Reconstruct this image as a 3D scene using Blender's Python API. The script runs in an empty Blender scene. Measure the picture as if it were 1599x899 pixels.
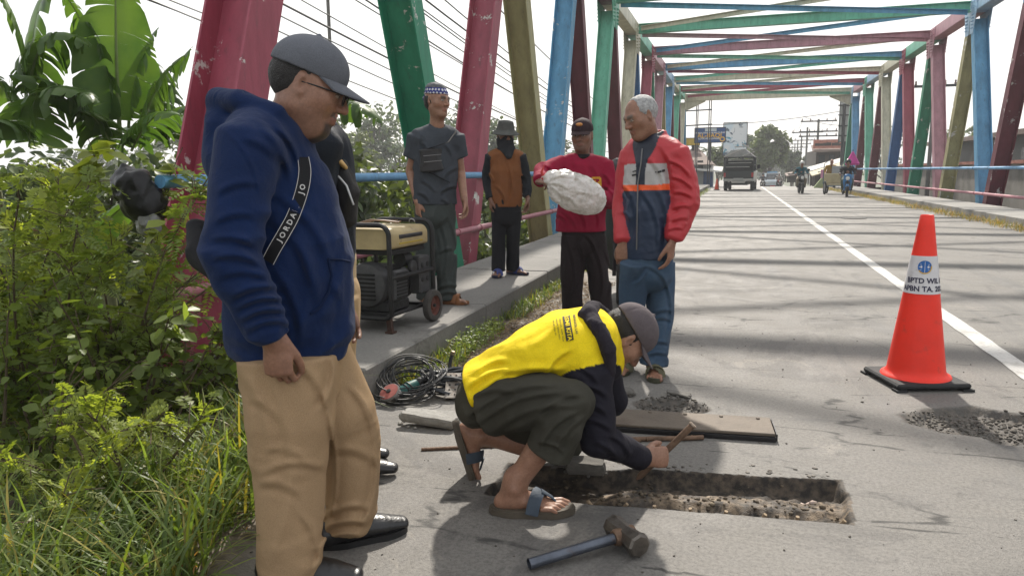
import bpy, math, random
import numpy as np
from mathutils import Vector, Matrix
from mathutils.bvhtree import BVHTree

SC = bpy.context.scene
COL = SC.collection
rnd = random.Random(7)
NR = np.random.RandomState(11)

# ------------------------------------------------------------------ camera
CAM_H = 1.22
F_PX, YAW, PITCH, ROLL = 1153.08, .2947, .1549, -.0118
cF = Vector((-math.sin(YAW)*math.cos(PITCH), math.cos(YAW)*math.cos(PITCH), -math.sin(PITCH)))
cR = Vector((math.cos(YAW), math.sin(YAW), 0))
cU = cR.cross(cF)
cX = cR*math.cos(ROLL) + cU*math.sin(ROLL)
cY = cU*math.cos(ROLL) - cR*math.sin(ROLL)
cam_data = bpy.data.cameras.new('camera')
cam = bpy.data.objects.new('camera', cam_data)
COL.objects.link(cam)
cam.matrix_world = Matrix(((cX.x, cY.x, -cF.x, 0), (cX.y, cY.y, -cF.y, 0), (cX.z, cY.z, -cF.z, CAM_H), (0, 0, 0, 1)))
cam_data.sensor_width = 36
cam_data.lens = 36*F_PX/1599
cam_data.clip_start = .05
cam_data.clip_end = 4000
SC.camera = cam

# ------------------------------------------------------------------ sky, sun, exposure
SUN_EL = math.radians(43)
SUN_AZ = math.radians(-9)          # measured from +Y (along the bridge) towards +X
world = bpy.data.worlds.new('World'); SC.world = world
world.use_nodes = True
wn = world.node_tree; wn.nodes.clear()
w_out = wn.nodes.new('ShaderNodeOutputWorld'); w_bg = wn.nodes.new('ShaderNodeBackground')
w_sky = wn.nodes.new('ShaderNodeTexSky'); w_sky.sky_type = 'NISHITA'; w_sky.sun_disc = False
w_sky.sun_elevation = SUN_EL; w_sky.sun_rotation = SUN_AZ
w_sky.dust_density = 4.0; w_sky.air_density = 1.2
w_mix = wn.nodes.new('ShaderNodeMix'); w_mix.data_type = 'RGBA'
w_mix.inputs[0].default_value = .82
w_mix.inputs[7].default_value = (6.95, 7.0, 7.05, 1)     # thin white cloud over the whole sky
wn.links.new(w_sky.outputs[0], w_mix.inputs[6])
wn.links.new(w_mix.outputs[2], w_bg.inputs[0])
w_bg.inputs[1].default_value = .1
wn.links.new(w_bg.outputs[0], w_out.inputs[0])

sun_data = bpy.data.lights.new('sun', 'SUN'); sun_data.energy = 3.7; sun_data.angle = math.radians(1.8)
sun_data.color = (1, .935, .84)
sun = bpy.data.objects.new('sun', sun_data); COL.objects.link(sun)
sdir = Vector((math.sin(SUN_AZ)*math.cos(SUN_EL), math.cos(SUN_AZ)*math.cos(SUN_EL), math.sin(SUN_EL)))
sun.rotation_euler = sdir.to_track_quat('Z', 'Y').to_euler()
sun.location = sdir*60

SC.view_settings.view_transform = 'Standard'
SC.view_settings.look = 'None'
SC.view_settings.exposure = .80
SC.view_settings.gamma = 1
SC.view_settings.use_curve_mapping = False
SC.cycles.use_denoising = True
SC.cycles.max_bounces = 8
SC.cycles.transparent_max_bounces = 12
SC.cycles.caustics_reflective = False
SC.cycles.caustics_refractive = False

# ------------------------------------------------------------------ pixel to place
def ray(px, py):
    u0, v0 = px-799.5, py-449.5
    c, s = math.cos(ROLL), math.sin(ROLL)
    u, v = u0*c+v0*s, -u0*s+v0*c
    return cF*F_PX + cR*u - cU*v
def G(px, py, z=0.):                      # the point of the level z under a pixel
    d = ray(px, py); t = (z-CAM_H)/d.z
    return Vector((0, 0, CAM_H)) + d*t
FH = Vector((-math.sin(YAW), math.cos(YAW), 0))
def D(px, py, depth):                     # the point at a level distance in front of the lens
    d = ray(px, py); t = depth/d.dot(FH)
    return Vector((0, 0, CAM_H)) + d*t
def atX(px, py, X):
    d = ray(px, py); return Vector((0, 0, CAM_H)) + d*(X/d.x)
def atY(px, py, Y):
    d = ray(px, py); return Vector((0, 0, CAM_H)) + d*(Y/d.y)

# ------------------------------------------------------------------ materials
def lin(r, g, b):
    f = lambda c: (c/255/12.92) if c/255 <= .04045 else ((c/255+.055)/1.055)**2.4
    return (f(r), f(g), f(b))
def nn(nt, typ, **kw):
    n = nt.nodes.new(typ)
    for k, v in kw.items(): setattr(n, k, v)
    return n
def ramp(nt, fac, p0, p1, c0=(0, 0, 0), c1=(1, 1, 1)):
    r = nn(nt, 'ShaderNodeValToRGB')
    r.color_ramp.elements[0].position = p0; r.color_ramp.elements[1].position = p1
    r.color_ramp.elements[0].color = (*c0, 1); r.color_ramp.elements[1].color = (*c1, 1)
    nt.links.new(fac, r.inputs[0]); return r.outputs[0]
def noise(nt, vec, scale, detail=4, rough=.55, dist=0):
    n = nn(nt, 'ShaderNodeTexNoise'); n.inputs['Scale'].default_value = scale
    n.inputs['Detail'].default_value = detail; n.inputs['Roughness'].default_value = rough
    n.inputs['Distortion'].default_value = dist
    if vec is not None: nt.links.new(vec, n.inputs['Vector'])
    return n.outputs[0]
def mixc(nt, fac, a, b, mode='MIX'):
    m = nn(nt, 'ShaderNodeMix'); m.data_type = 'RGBA'; m.blend_type = mode
    for s, v in ((0, fac), (6, a), (7, b)):
        if hasattr(v, 'node'): nt.links.new(v, m.inputs[s])
        elif s == 0: m.inputs[0].default_value = v
        else: m.inputs[s].default_value = (*v[:3], 1)
    return m.outputs[2]
def base_mat(name):
    m = bpy.data.materials.new(name); m.use_nodes = True
    nt = m.node_tree; b = nt.nodes['Principled BSDF']
    return m, nt, b
def bump(nt, b, h, strength, dist=.01):
    n = nn(nt, 'ShaderNodeBump'); n.inputs['Strength'].default_value = strength; n.inputs['Distance'].default_value = dist
    nt.links.new(h, n.inputs['Height']); nt.links.new(n.outputs[0], b.inputs['Normal'])
MATS = {}
def mat(name, col, rough=.7, var=.12, vs=6., bs=0., bsc=60., metal=0., spec=.4, col2=None, c2lo=.55, c2hi=.7, c2s=5., attr=None, sheen=0., dist=.01, trans=0.):
    """plain procedural paint / cloth / steel: colour with uneven tone, optional second colour in patches, fine relief"""
    if name in MATS: return MATS[name]
    m, nt, b = base_mat(name); MATS[name] = m
    co = nn(nt, 'ShaderNodeTexCoord').outputs['Object']
    f = noise(nt, co, vs, 5, .6)
    if attr:
        a = nn(nt, 'ShaderNodeAttribute', attribute_name=attr); src = a.outputs['Color']
        lo = mixc(nt, 1, src, (1-var,)*3, 'MULTIPLY'); hi = mixc(nt, 1, src, (1+var,)*3, 'MULTIPLY')
    else:
        lo = tuple(c*(1-var) for c in col); hi = tuple(min(1, c*(1+var)) for c in col)
    c = mixc(nt, ramp(nt, f, .3, .7), lo, hi)
    if col2:
        f2 = noise(nt, co, c2s, 8, .65)
        c = mixc(nt, ramp(nt, f2, c2lo, c2hi), c, col2)
    nt.links.new(c, b.inputs['Base Color'])
    b.inputs['Roughness'].default_value = rough; b.inputs['Metallic'].default_value = metal
    b.inputs['Specular IOR Level'].default_value = spec
    if sheen: b.inputs['Sheen Weight'].default_value = sheen
    if trans:
        b.inputs['Transmission Weight'].default_value = trans
    if bs: bump(nt, b, noise(nt, co, bsc, 4, .6), bs, dist)
    return m

# ------------------------------------------------------------------ objects
def link(o, parent=None):
    COL.objects.link(o)
    if parent is not None: o.parent = parent
    return o
def tag(o, label=None, cat=None, group=None, kind=None):
    if label: o['label'] = label
    if cat: o['category'] = cat
    if group: o['group'] = group
    if kind: o['kind'] = kind
    return o
def thing(name, label, cat, loc=(0, 0, 0), rz=0, group=None, rot=None):
    o = bpy.data.objects.new(name, None); link(o)
    o.location = loc; o.rotation_euler = rot if rot else (0, 0, rz); o.empty_display_size = .1
    return tag(o, label, cat, group)
def world_of(o):
    m = Matrix.LocRotScale(o.location, o.rotation_euler, o.scale)
    return world_of(o.parent) @ m if o.parent else m
def copy_tree(o, parent=None):
    c = o.copy(); link(c, parent)
    for ch in list(o.children): copy_tree(ch, c)
    return c
def np_mesh(name, verts, faces, mats, smooth=True, midx=None, cols=None, auto=None):
    """faces: (n,3) or (n,4) array, or list of index tuples"""
    me = bpy.data.meshes.new(name)
    if isinstance(faces, np.ndarray):
        v = np.asarray(verts, np.float32); k = faces.shape[1]
        me.vertices.add(len(v)); me.vertices.foreach_set('co', v.ravel())
        me.loops.add(faces.size); me.loops.foreach_set('vertex_index', faces.astype(np.int32).ravel())
        me.polygons.add(len(faces)); me.polygons.foreach_set('loop_start', np.arange(len(faces), dtype=np.int32)*k)
        me.update(calc_edges=True)
    else:
        me.from_pydata([tuple(p) for p in verts], [], faces); me.update()
    for m in (mats if isinstance(mats, (list, tuple)) else [mats]): me.materials.append(m)
    if midx is not None: me.polygons.foreach_set('material_index', np.asarray(midx, np.int32))
    if smooth: me.polygons.foreach_set('use_smooth', np.ones(len(me.polygons), bool))
    if cols is not None:
        a = me.color_attributes.new('Col', 'FLOAT_COLOR', 'POINT')
        c = np.ones((len(me.vertices), 4), np.float32); c[:, :cols.shape[1]] = cols
        a.data.foreach_set('color', c.ravel())
    if auto is not None:
        try: me.set_sharp_from_angle(angle=math.radians(auto))
        except Exception: pass
    me.validate(); return me
def obj(name, me, parent=None, kind=None):
    o = bpy.data.objects.new(name, me); link(o, parent)
    if kind: o['kind'] = kind
    return o

def frame_of(d, up=Vector((0, 0, 1))):
    d = Vector(d).normalized(); r = d.cross(up)
    if r.length < 1e-4: r = d.cross(Vector((0, 1, 0)))
    r.normalize(); return r, r.cross(d).normalized()
class MB:
    """collects shapes of one part"""
    def __init__(s): s.v = []; s.f = []
    def add(s, vs, fs):
        o = len(s.v); s.v += [Vector(v) for v in vs]; s.f += [tuple(i+o for i in f) for f in fs]; return s
    def box(s, lo, hi, bev=0.):
        x0, y0, z0 = lo; x1, y1, z1 = hi
        if bev <= 0:
            return s.add([(x0, y0, z0), (x1, y0, z0), (x1, y1, z0), (x0, y1, z0), (x0, y0, z1), (x1, y0, z1), (x1, y1, z1), (x0, y1, z1)],
                         [(0, 3, 2, 1), (4, 5, 6, 7), (0, 1, 5, 4), (1, 2, 6, 5), (2, 3, 7, 6), (3, 0, 4, 7)])
        b = min(bev, (x1-x0)*.45, (y1-y0)*.45, (z1-z0)*.45); vs = []; idx = {}
        for i, (sx, X) in enumerate(((1, x0), (-1, x1))):
            for j, (sy, Y) in enumerate(((1, y0), (-1, y1))):
                for k, (sz, Z) in enumerate(((1, z0), (-1, z1))):
                    for a in range(3):
                        p = [X+sx*b, Y+sy*b, Z+sz*b]; p[a] = (X, Y, Z)[a]
                        idx[i, j, k, a] = len(vs); vs.append(p)
        fs = []
        for a in range(3):
            for e in range(2):
                q = []
                for (m, n) in ((0, 0), (1, 0), (1, 1), (0, 1)):
                    t = [0, 0, 0]; t[a] = e; t[(a+1) % 3] = m; t[(a+2) % 3] = n; q.append(idx[t[0], t[1], t[2], a])
                fs.append(tuple(q if e else q[::-1]))
        for a in range(3):
            b1, b2 = (a+1) % 3, (a+2) % 3
            for m in range(2):
                for n in range(2):
                    t0 = [0]*3; t0[b1] = m; t0[b2] = n; t1 = list(t0); t1[a] = 1
                    q = [idx[t0[0], t0[1], t0[2], b1], idx[t1[0], t1[1], t1[2], b1], idx[t1[0], t1[1], t1[2], b2], idx[t0[0], t0[1], t0[2], b2]]
                    fs.append(tuple(q if (m == n) else q[::-1]))
        for i in range(2):
            for j in range(2):
                for k in range(2):
                    q = [idx[i, j, k, 0], idx[i, j, k, 1], idx[i, j, k, 2]]
                    fs.append(tuple(q if (i+j+k) % 2 else q[::-1]))
        return s.add(vs, fs)
    def tube(s, pts, r, n=8, cap=True, rb=None, up=Vector((0, 0, 1))):
        pts = [Vector(p) for p in pts]; m = len(pts)
        rr = r if isinstance(r, (list, tuple)) else [r]*m
        rbb = rb if isinstance(rb, (list, tuple)) else ([rb]*m if rb else rr)
        vs = []; prev = None
        for i, p in enumerate(pts):
            t = (pts[min(i+1, m-1)]-pts[max(i-1, 0)])
            if t.length < 1e-9: t = Vector((0, 0, 1))
            t.normalize()
            if prev is None: a, b = frame_of(t, up)
            else:
                a = prev - t*prev.dot(t)
                if a.length < 1e-6: a, b = frame_of(t, up)
                a.normalize(); b = a.cross(t)
            prev = a
            for k in range(n):
                an = 2*math.pi*k/n; vs.append(p + a*math.cos(an)*rr[i] + b*math.sin(an)*rbb[i])
        fs = [(i*n+k, i*n+(k+1) % n, (i+1)*n+(k+1) % n, (i+1)*n+k) for i in range(m-1) for k in range(n)]
        if cap: fs += [tuple(range(n))[::-1], tuple(range((m-1)*n, m*n))]
        return s.add(vs, fs)
    def bar(s, a, b, w, h, up=Vector((0, 0, 1))):
        a, b = Vector(a), Vector(b); r, u = frame_of(b-a, up); vs = []
        for p in (a, b):
            for (i, j) in ((-1, -1), (1, -1), (1, 1), (-1, 1)): vs.append(p + r*i*w/2 + u*j*h/2)
        return s.add(vs, [(0, 3, 2, 1), (4, 5, 6, 7), (0, 1, 5, 4), (1, 2, 6, 5), (2, 3, 7, 6), (3, 0, 4, 7)])
    def lathe(s, prof, n=24, o=(0, 0, 0), axis=Vector((0, 0, 1)), cap=True):
        a, b = frame_of(axis); ax = Vector(axis).normalized(); o = Vector(o); vs = []
        for (r, z) in prof:
            for k in range(n):
                an = 2*math.pi*k/n; vs.append(o + ax*z + a*math.cos(an)*r + b*math.sin(an)*r)
        m = len(prof)
        fs = [(i*n+k, i*n+(k+1) % n, (i+1)*n+(k+1) % n, (i+1)*n+k) for i in range(m-1) for k in range(n)]
        if cap: fs += [tuple(range(n))[::-1], tuple(range((m-1)*n, m*n))]
        return s.add(vs, fs)
    def prism(s, poly, z0, z1, M=None):
        n = len(poly); vs = [Vector((x, y, z0)) for x, y in poly]+[Vector((x, y, z1)) for x, y in poly]
        if M is not None: vs = [M @ v for v in vs]
        return s.add(vs, [tuple(range(n))[::-1], tuple(range(n, 2*n))]+[(i, (i+1) % n, n+(i+1) % n, n+i) for i in range(n)])
    def torus(s, c, R, r, axis=Vector((0, 0, 1)), n=28, m=8, a0=0, a1=2*math.pi):
        u, w = frame_of(axis); c = Vector(c); full = abs(a1-a0-2*math.pi) < 1e-6
        pts = [c+u*R*math.cos(a0+(a1-a0)*i/n)+w*R*math.sin(a0+(a1-a0)*i/n) for i in range(n+(0 if full else 1))]
        if not full: return s.tube(pts, r, m)
        ax = Vector(axis).normalized(); vs = []
        for i, p in enumerate(pts):
            rad = (p-c).normalized()
            for k in range(m):
                an = 2*math.pi*k/m; vs.append(p+rad*math.cos(an)*r+ax*math.sin(an)*r)
        return s.add(vs, [(i*m+k, i*m+(k+1) % m, ((i+1) % n)*m+(k+1) % m, ((i+1) % n)*m+k) for i in range(n) for k in range(m)])
    def ball(s, c, r, nu=12, nv=8):
        rx, ry, rz = r if isinstance(r, (tuple, list)) else (r, r, r); c = Vector(c); vs = []
        for i in range(nv+1):
            t = math.pi*i/nv
            for k in range(nu):
                a = 2*math.pi*k/nu; vs.append(c+Vector((rx*math.sin(t)*math.cos(a), ry*math.sin(t)*math.sin(a), rz*math.cos(t))))
        return s.add(vs, [(i*nu+k, (i+1)*nu+k, (i+1)*nu+(k+1) % nu, i*nu+(k+1) % nu) for i in range(nv) for k in range(nu)])
    def xf(s, M):
        s.v = [M @ v for v in s.v]; return s
    def mesh(s, name, m, smooth=False, auto=None):
        me = np_mesh(name, s.v, s.f, m, smooth, auto=auto if auto else (35 if smooth else None)); return me
    def build(s, name, m, parent=None, smooth=False, kind=None, auto=None):
        return obj(name, s.mesh(name, m, smooth, auto), parent, kind)

# value noise on numpy arrays (n,3)
_P = np.random.RandomState(3).rand(32, 32, 32).astype(np.float32)
def vnoise(p, s=1.):
    q = np.asarray(p)*s; i = np.floor(q).astype(int); f = q-i; f = f*f*(3-2*f); r = 0
    for dx in (0, 1):
        for dy in (0, 1):
            for dz in (0, 1):
                w = (f[..., 0] if dx else 1-f[..., 0])*(f[..., 1] if dy else 1-f[..., 1])*(f[..., 2] if dz else 1-f[..., 2])
                r = r + w*_P[(i[..., 0]+dx) % 32, (i[..., 1]+dy) % 32, (i[..., 2]+dz) % 32]
    return r*2-1
def fnoise(p, s=1., o=3):
    r = 0; a = 1.; t = 0
    for k in range(o): r = r+a*vnoise(np.asarray(p)+k*7.3, s*2**k); t += a; a *= .5
    return r/t

# text as flat mesh vertices in (x, y), triangulated
def text_mesh(txt, size=1., bold=0., align='CENTER', subdiv=0):
    cu = bpy.data.curves.new('lettering', 'FONT'); cu.body = txt; cu.size = size; cu.align_x = align; cu.align_y = 'CENTER'
    cu.offset = bold; cu.resolution_u = 2; cu.fill_mode = 'FRONT'
    o = bpy.data.objects.new('lettering', cu); COL.objects.link(o)
    bpy.context.view_layer.update()
    me = bpy.data.meshes.new_from_object(o.evaluated_get(bpy.context.evaluated_depsgraph_get()))
    bpy.data.objects.remove(o); bpy.data.curves.remove(cu)
    vs = [Vector(v.co) for v in me.vertices]; fs = [tuple(p.vertices) for p in me.polygons]
    bpy.data.meshes.remove(me)
    return vs, fs
# ================================================================== SETTING
X_KL, X_KR, X_CL = -1.86, 5.48, 1.695          # kerbs and centre line
SW_H = .20
# ---- ground: one sheet to the horizon, with the river's cut under the bridge
def smooth(a, b, x):
    t = np.clip((x-a)/(b-a), 0, 1); return t*t*(3-2*t)
def far_drop(Y): return -.036*np.clip(np.asarray(Y, float)-57, 0, 90)
def ground_h(X, Y):
    cut = smooth(3.6, 12, Y)*(1-smooth(47, 55.5, Y))
    away = 1-smooth(60, 160, np.abs(X))*.0
    side = smooth(-2.2, -5.5, X)
    z = -.42 - 3.4*cut*away
    near_left = smooth(-2.05, -2.4, X)*smooth(6.5, 3.2, Y)
    z = z - side*1.0*(1-cut)*smooth(40, 0, Y) + near_left*.30*smooth(4.6, 3.0, Y)
    p = np.stack([X, Y, X*0], -1)
    return z + fnoise(p, .35, 3)*.12 + far_drop(Y)
gx = np.unique(np.concatenate([np.linspace(-60, 60, 121), np.linspace(-6, -1.5, 31), -np.geomspace(60, 1600, 14), np.geomspace(60, 1600, 14)]))
gy = np.unique(np.concatenate([np.linspace(-20, 90, 111), np.linspace(0, 6, 31), np.geomspace(90, 1700, 14), -np.geomspace(20, 300, 6)]))
def grid_mesh(name, xs, ys, zf, m, smooth_=True, cols=None):
    X, Y = np.meshgrid(xs, ys, indexing='ij'); Z = zf(X, Y)
    v = np.stack([X, Y, Z], -1).reshape(-1, 3); nx, ny = len(xs), len(ys)
    i = np.arange(nx*ny).reshape(nx, ny)
    f = np.stack([i[:-1, :-1], i[1:, :-1], i[1:, 1:], i[:-1, 1:]], -1).reshape(-1, 4)
    c = cols(X, Y, Z).reshape(-1, 3) if cols else None
    return np_mesh(name, v, f, m, smooth_, cols=c)
def mk_ground_mat():
    m, nt, b = base_mat('ground_earth'); co = nn(nt, 'ShaderNodeTexCoord').outputs['Object']
    f = noise(nt, co, 1.3, 6, .6); g = noise(nt, co, 9, 5, .6)
    c = mixc(nt, ramp(nt, f, .38, .6), (.035, .055, .018), (.10, .085, .05))
    c = mixc(nt, ramp(nt, g, .4, .7), c, (.05, .07, .02))
    nt.links.new(c, b.inputs['Base Color']); b.inputs['Roughness'].default_value = .95
    bump(nt, b, g, .6, .05); return m
tag(obj('ground', grid_mesh('ground', gx, gy, ground_h, mk_ground_mat())), kind='structure')
m_water, nt, b = base_mat('river_water')
b.inputs['Base Color'].default_value = (.12, .11, .07, 1); b.inputs['Roughness'].default_value = .08
bump(nt, b, noise(nt, nn(nt, 'ShaderNodeTexCoord').outputs['Object'], 2.5, 3), .15, .1)
mb = MB().add([(-300, 14, -3.55), (300, 14, -3.55), (300, 45, -3.55), (-300, 45, -3.55)], [(0, 1, 2, 3)])
tag(mb.build('river', m_water), kind='structure')

# ---- road: one sheet, real depth at the opened joint and the potholes
TR_A, TR_B = (-.86, 2.525), (.43, 2.645)      # near edge of the trench
TR_C, TR_D = (-.86, 2.84), (.44, 3.035)       # far edge
def trench_s(X, Y):
    t = (X-TR_A[0])/(TR_B[0]-TR_A[0])
    yn = TR_A[1]+(TR_B[1]-TR_A[1])*t; yf = TR_C[1]+(TR_D[1]-TR_C[1])*t
    p = np.stack([X, Y, X*0], -1)
    yf = yf + fnoise(p*[1, 0, 0], 6, 4)*.035; yn = yn + fnoise(p*[1, 0, 0]+3, 9, 3)*.008
    s = (yf-Y)/(yf-yn)                       # 0 far edge, 1 near edge
    ex = np.minimum(X-(TR_A[0]+fnoise(p, 7, 2)*.03), TR_B[0]+fnoise(p*[0, 1, 0]+9, 8, 3)*.03-X)
    return s, ex
POTS = [(-.29, 3.82, .20, .17, .035), (1.28, 3.92, .46, .25, .04)]
def road_h(X, Y):
    p = np.stack([X, Y, X*0], -1)
    z = fnoise(p, 1.1, 2)*.004 + far_drop(Y)
    near = (Y < 6) & (Y > 1) & (X < 3)
    s, ex = trench_s(X, Y)
    n1 = fnoise(p, 14, 4); n2 = fnoise(p+5, 45, 3)
    prof = np.interp(s, [0, .03, .09, .38, .43, .66, .74, .93, .975, 1.0], [0, -.028, -.062, -.070, -.026, -.022, -.045, -.05, -.012, 0])
    crumb = np.where((s > .38) & (s < .98), n1*.016*smooth(-.7, .2, X)+n2*.008, n1*.014+n2*.006)
    inside = (s > 0) & (s < 1) & (ex > 0)
    tz = (prof+crumb*smooth(0, .06, s)*smooth(1, .97, s))*smooth(0, .03, ex)
    left_dark = smooth(-.35, -.62, X)*(s > .3)*(s < .97)
    tz = tz - left_dark*.05*smooth(0, .05, ex)
    z = np.where(inside & near, tz, z)
    for (cx, cy, rx, ry, d) in POTS:
        r = np.sqrt(((X-cx)/rx)**2+((Y-cy)/ry)**2) + fnoise(p+2, 5, 3)*.35
        z = np.where(r < 1.02, z - d*smooth(1.02, .8, r) + np.where(r < .9, n2*.012+n1*.006, 0), z)
    # small chips and flakes of the surface
    z = z - smooth(.52, .62, fnoise(p+11, 6, 3))*.006*smooth(7, 4, Y)
    return z
rx = np.unique(np.round(np.concatenate([np.arange(X_KL-.02, -1, .06), np.arange(-1, .55, .0085), np.arange(.55, 1.8, .014), np.arange(1.8, X_KR+.03, .16), [X_KR+.02], np.linspace(-60, X_KL-.02, 2)[1:]]), 4))
ry = np.unique(np.round(np.concatenate([[-25, -12, -6], np.arange(-3, 2.45, .07), np.arange(2.45, 3.12, .0065), np.arange(3.12, 4.3, .014), np.arange(4.3, 9, .10), np.arange(9, 60, .8), np.arange(60, 420, 8)]), 4))
def road_cols(X, Y, Z):
    p = np.stack([X, Y, X*0], -1)
    s, ex = trench_s(X, Y); inside = (s > -.01) & (s < 1.01) & (ex > -.01) & (Y < 4)
    pot = np.zeros_like(X)
    for (cx, cy, rx_, ry_, d) in POTS:
        r = np.sqrt(((X-cx)/rx_)**2+((Y-cy)/ry_)**2) + fnoise(p+2, 5, 3)*.35
        pot = np.maximum(pot, smooth(1.06, .96, r))
    ledge = ((s > .38) & (s < .74)).astype(float)*smooth(-.62, -.45, X)*smooth(-.35, .1, fnoise(p+4, 9, 3)+.18)
    dirt = smooth(-1.25, -1.7, X+fnoise(p, 2.2, 3)*.22)*smooth(3.4, 4.2, Y)*smooth(26, 8, Y)
    dirt = np.maximum(dirt, smooth(-1.3, -1.65, X+fnoise(p, 3, 3)*.15)*smooth(3.0, 2.2, Y)*.9)
    return np.stack([np.where(inside, np.where(ledge > .3, .55, 1.), pot*.6), dirt, np.where(inside, ledge, 0)], -1)
def mk_road_mat():
    m, nt, b = base_mat('worn_asphalt'); co = nn(nt, 'ShaderNodeTexCoord').outputs['Object']
    a = nn(nt, 'ShaderNodeAttribute', attribute_name='Col'); sep = nn(nt, 'ShaderNodeSeparateColor'); nt.links.new(a.outputs['Color'], sep.inputs[0])
    big = noise(nt, co, .55, 5, .6, .4); mid = noise(nt, co, 3.2, 6, .65, .3); fine = noise(nt, co, 70, 3, .6); sp = noise(nt, co, 210, 2, .5)
    c = mixc(nt, ramp(nt, big, .35, .68), (.140, .132, .121), (.190, .179, .164))
    c = mixc(nt, ramp(nt, mid, .42, .75), c, (.208, .197, .179))
    mm = mixc(nt, ramp(nt, fine, .32, .6), (.72, .72, .72), (1.06, 1.06, 1.06)); c = mixc(nt, 1, c, mm, 'MULTIPLY')
    c = mixc(nt, ramp(nt, sp, .60, .72), c, (.09, .086, .08))
    st = nn(nt, 'ShaderNodeMapping'); st.inputs['Scale'].default_value = (2.2, .25, 1); nt.links.new(co, st.inputs[0])
    c = mixc(nt, ramp(nt, noise(nt, st.outputs[0], 1.4, 6, .6, .5), .56, .70), c, (.115, .112, .108))       # oily wheel tracks
    pv_ = noise(nt, co, .9, 9, .72, 1.2); c = mixc(nt, ramp(nt, pv_, .53, .56), c, mixc(nt, 1, c, (.80, .80, .81), 'MULTIPLY')); c = mixc(nt, ramp(nt, noise(nt, co, 1.7, 9, .7, .9), .60, .63), c, mixc(nt, 1, c, (1.22, 1.20, 1.16), 'MULTIPLY'))     # worn patches
    pit = noise(nt, co, 26, 6, .75, .5); c = mixc(nt, ramp(nt, pit, .66, .71), c, (.075, .07, .064))
    # crossways streaks and cracks of the old wearing course
    cw = nn(nt, 'ShaderNodeMapping'); cw.inputs['Scale'].default_value = (.5, 2.6, 1); nt.links.new(co, cw.inputs[0])
    c = mixc(nt, ramp(nt, noise(nt, cw.outputs[0], 1.6, 8, .7, .6), .60, .74), c, (.10, .098, .095))
    vo = nn(nt, 'ShaderNodeTexVoronoi', feature='DISTANCE_TO_EDGE'); vo.inputs['Scale'].default_value = .9
    wv = nn(nt, 'ShaderNodeMix'); wv.data_type = 'VECTOR'; wv.inputs[0].default_value = .22
    nz = nn(nt, 'ShaderNodeTexNoise'); nz.inputs['Scale'].default_value = 3; nz.inputs['Detail'].default_value = 6; nt.links.new(cw.outputs[0], nz.inputs[0])
    nt.links.new(cw.outputs[0], wv.inputs[4]); nt.links.new(nz.outputs[1], wv.inputs[5]); nt.links.new(wv.outputs[1], vo.inputs['Vector'])
    crk = ramp(nt, vo.outputs[0], .003, .012, (1, 1, 1), (0, 0, 0))
    crk2 = mixc(nt, 1, crk, ramp(nt, mid, .46, .54), 'MULTIPLY')
    c = mixc(nt, crk2, c, (.05, .048, .045))
    # litter-brown earth washed along the kerb, dark fill of the open joint, pale concrete ledge in it
    c = mixc(nt, sep.outputs[1], c, mixc(nt, ramp(nt, noise(nt, co, 22, 5), .35, .65), (.085, .064, .045), (.19, .155, .115)))
    hole = mixc(nt, ramp(nt, noise(nt, co, 30, 5), .4, .65), (.020, .017, .014), (.088, .068, .050))
    ledge = mixc(nt, ramp(nt, noise(nt, co, 18, 6, .7), .42, .60), (.045, .034, .025), (.23, .172, .115))
    c = mixc(nt, sep.outputs[0], c, hole); c = mixc(nt, sep.outputs[2], c, ledge)
    nt.links.new(c, b.inputs['Base Color'])
    b.inputs['Specular IOR Level'].default_value = .35
    nt.links.new(ramp(nt, mid, .3, .7, (.6,)*3, (.85,)*3), b.inputs['Roughness'])
    h = mixc(nt, .35, fine, mid); h = mixc(nt, .5, h, ramp(nt, sp, .4, .7), 'ADD')
    bump(nt, b, h, .42, .006); return m
M_ROAD = mk_road_mat()
road = tag(obj('road', grid_mesh('road', rx, ry, road_h, M_ROAD, True, road_cols)), kind='structure')
# painted centre line
def mk_paint():
    m, nt, b = base_mat('road_paint'); co = nn(nt, 'ShaderNodeTexCoord').outputs['Object']
    c = mixc(nt, ramp(nt, noise(nt, co, 4, 8, .7), .30, .5), (.26, .25, .23), (.50, .49, .465))
    c = mixc(nt, ramp(nt, noise(nt, co, 45, 4, .7), .55, .7), c, (.25, .24, .225))
    nt.links.new(c, b.inputs['Base Color']); b.inputs['Roughness'].default_value = .75
    bump(nt, b, noise(nt, co, 70, 3), .3, .004); return m
ly = np.concatenate([np.arange(2.2, 9, .05), np.arange(9, 62, .4)])
lx = np.linspace(X_CL-.065, X_CL+.065, 5)
def line_h(X, Y): return road_h(X, Y)+.004
me = grid_mesh('centre_line', lx, ly, line_h, mk_paint())
v = np.empty(len(me.vertices)*3, np.float32); me.vertices.foreach_get('co', v); v = v.reshape(-1, 3)
v[:, 0] += fnoise(v*[0, 1, 0]+v*[3, 0, 0], 3, 3)*.012; me.vertices.foreach_set('co', v.ravel())
obj('centre_line', me, road)
# iron cover let into the far lane
mb = MB(); mb.lathe([(.30, 0), (.30, .012), (.28, .014), (.0, .014)], 28, G(1333, 341)+Vector((0, 0, .002)))
mb.build('drain_cover', mat('cast_iron', (.035, .034, .033), .6, .2, 20, .3, 90, .6), road)

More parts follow.
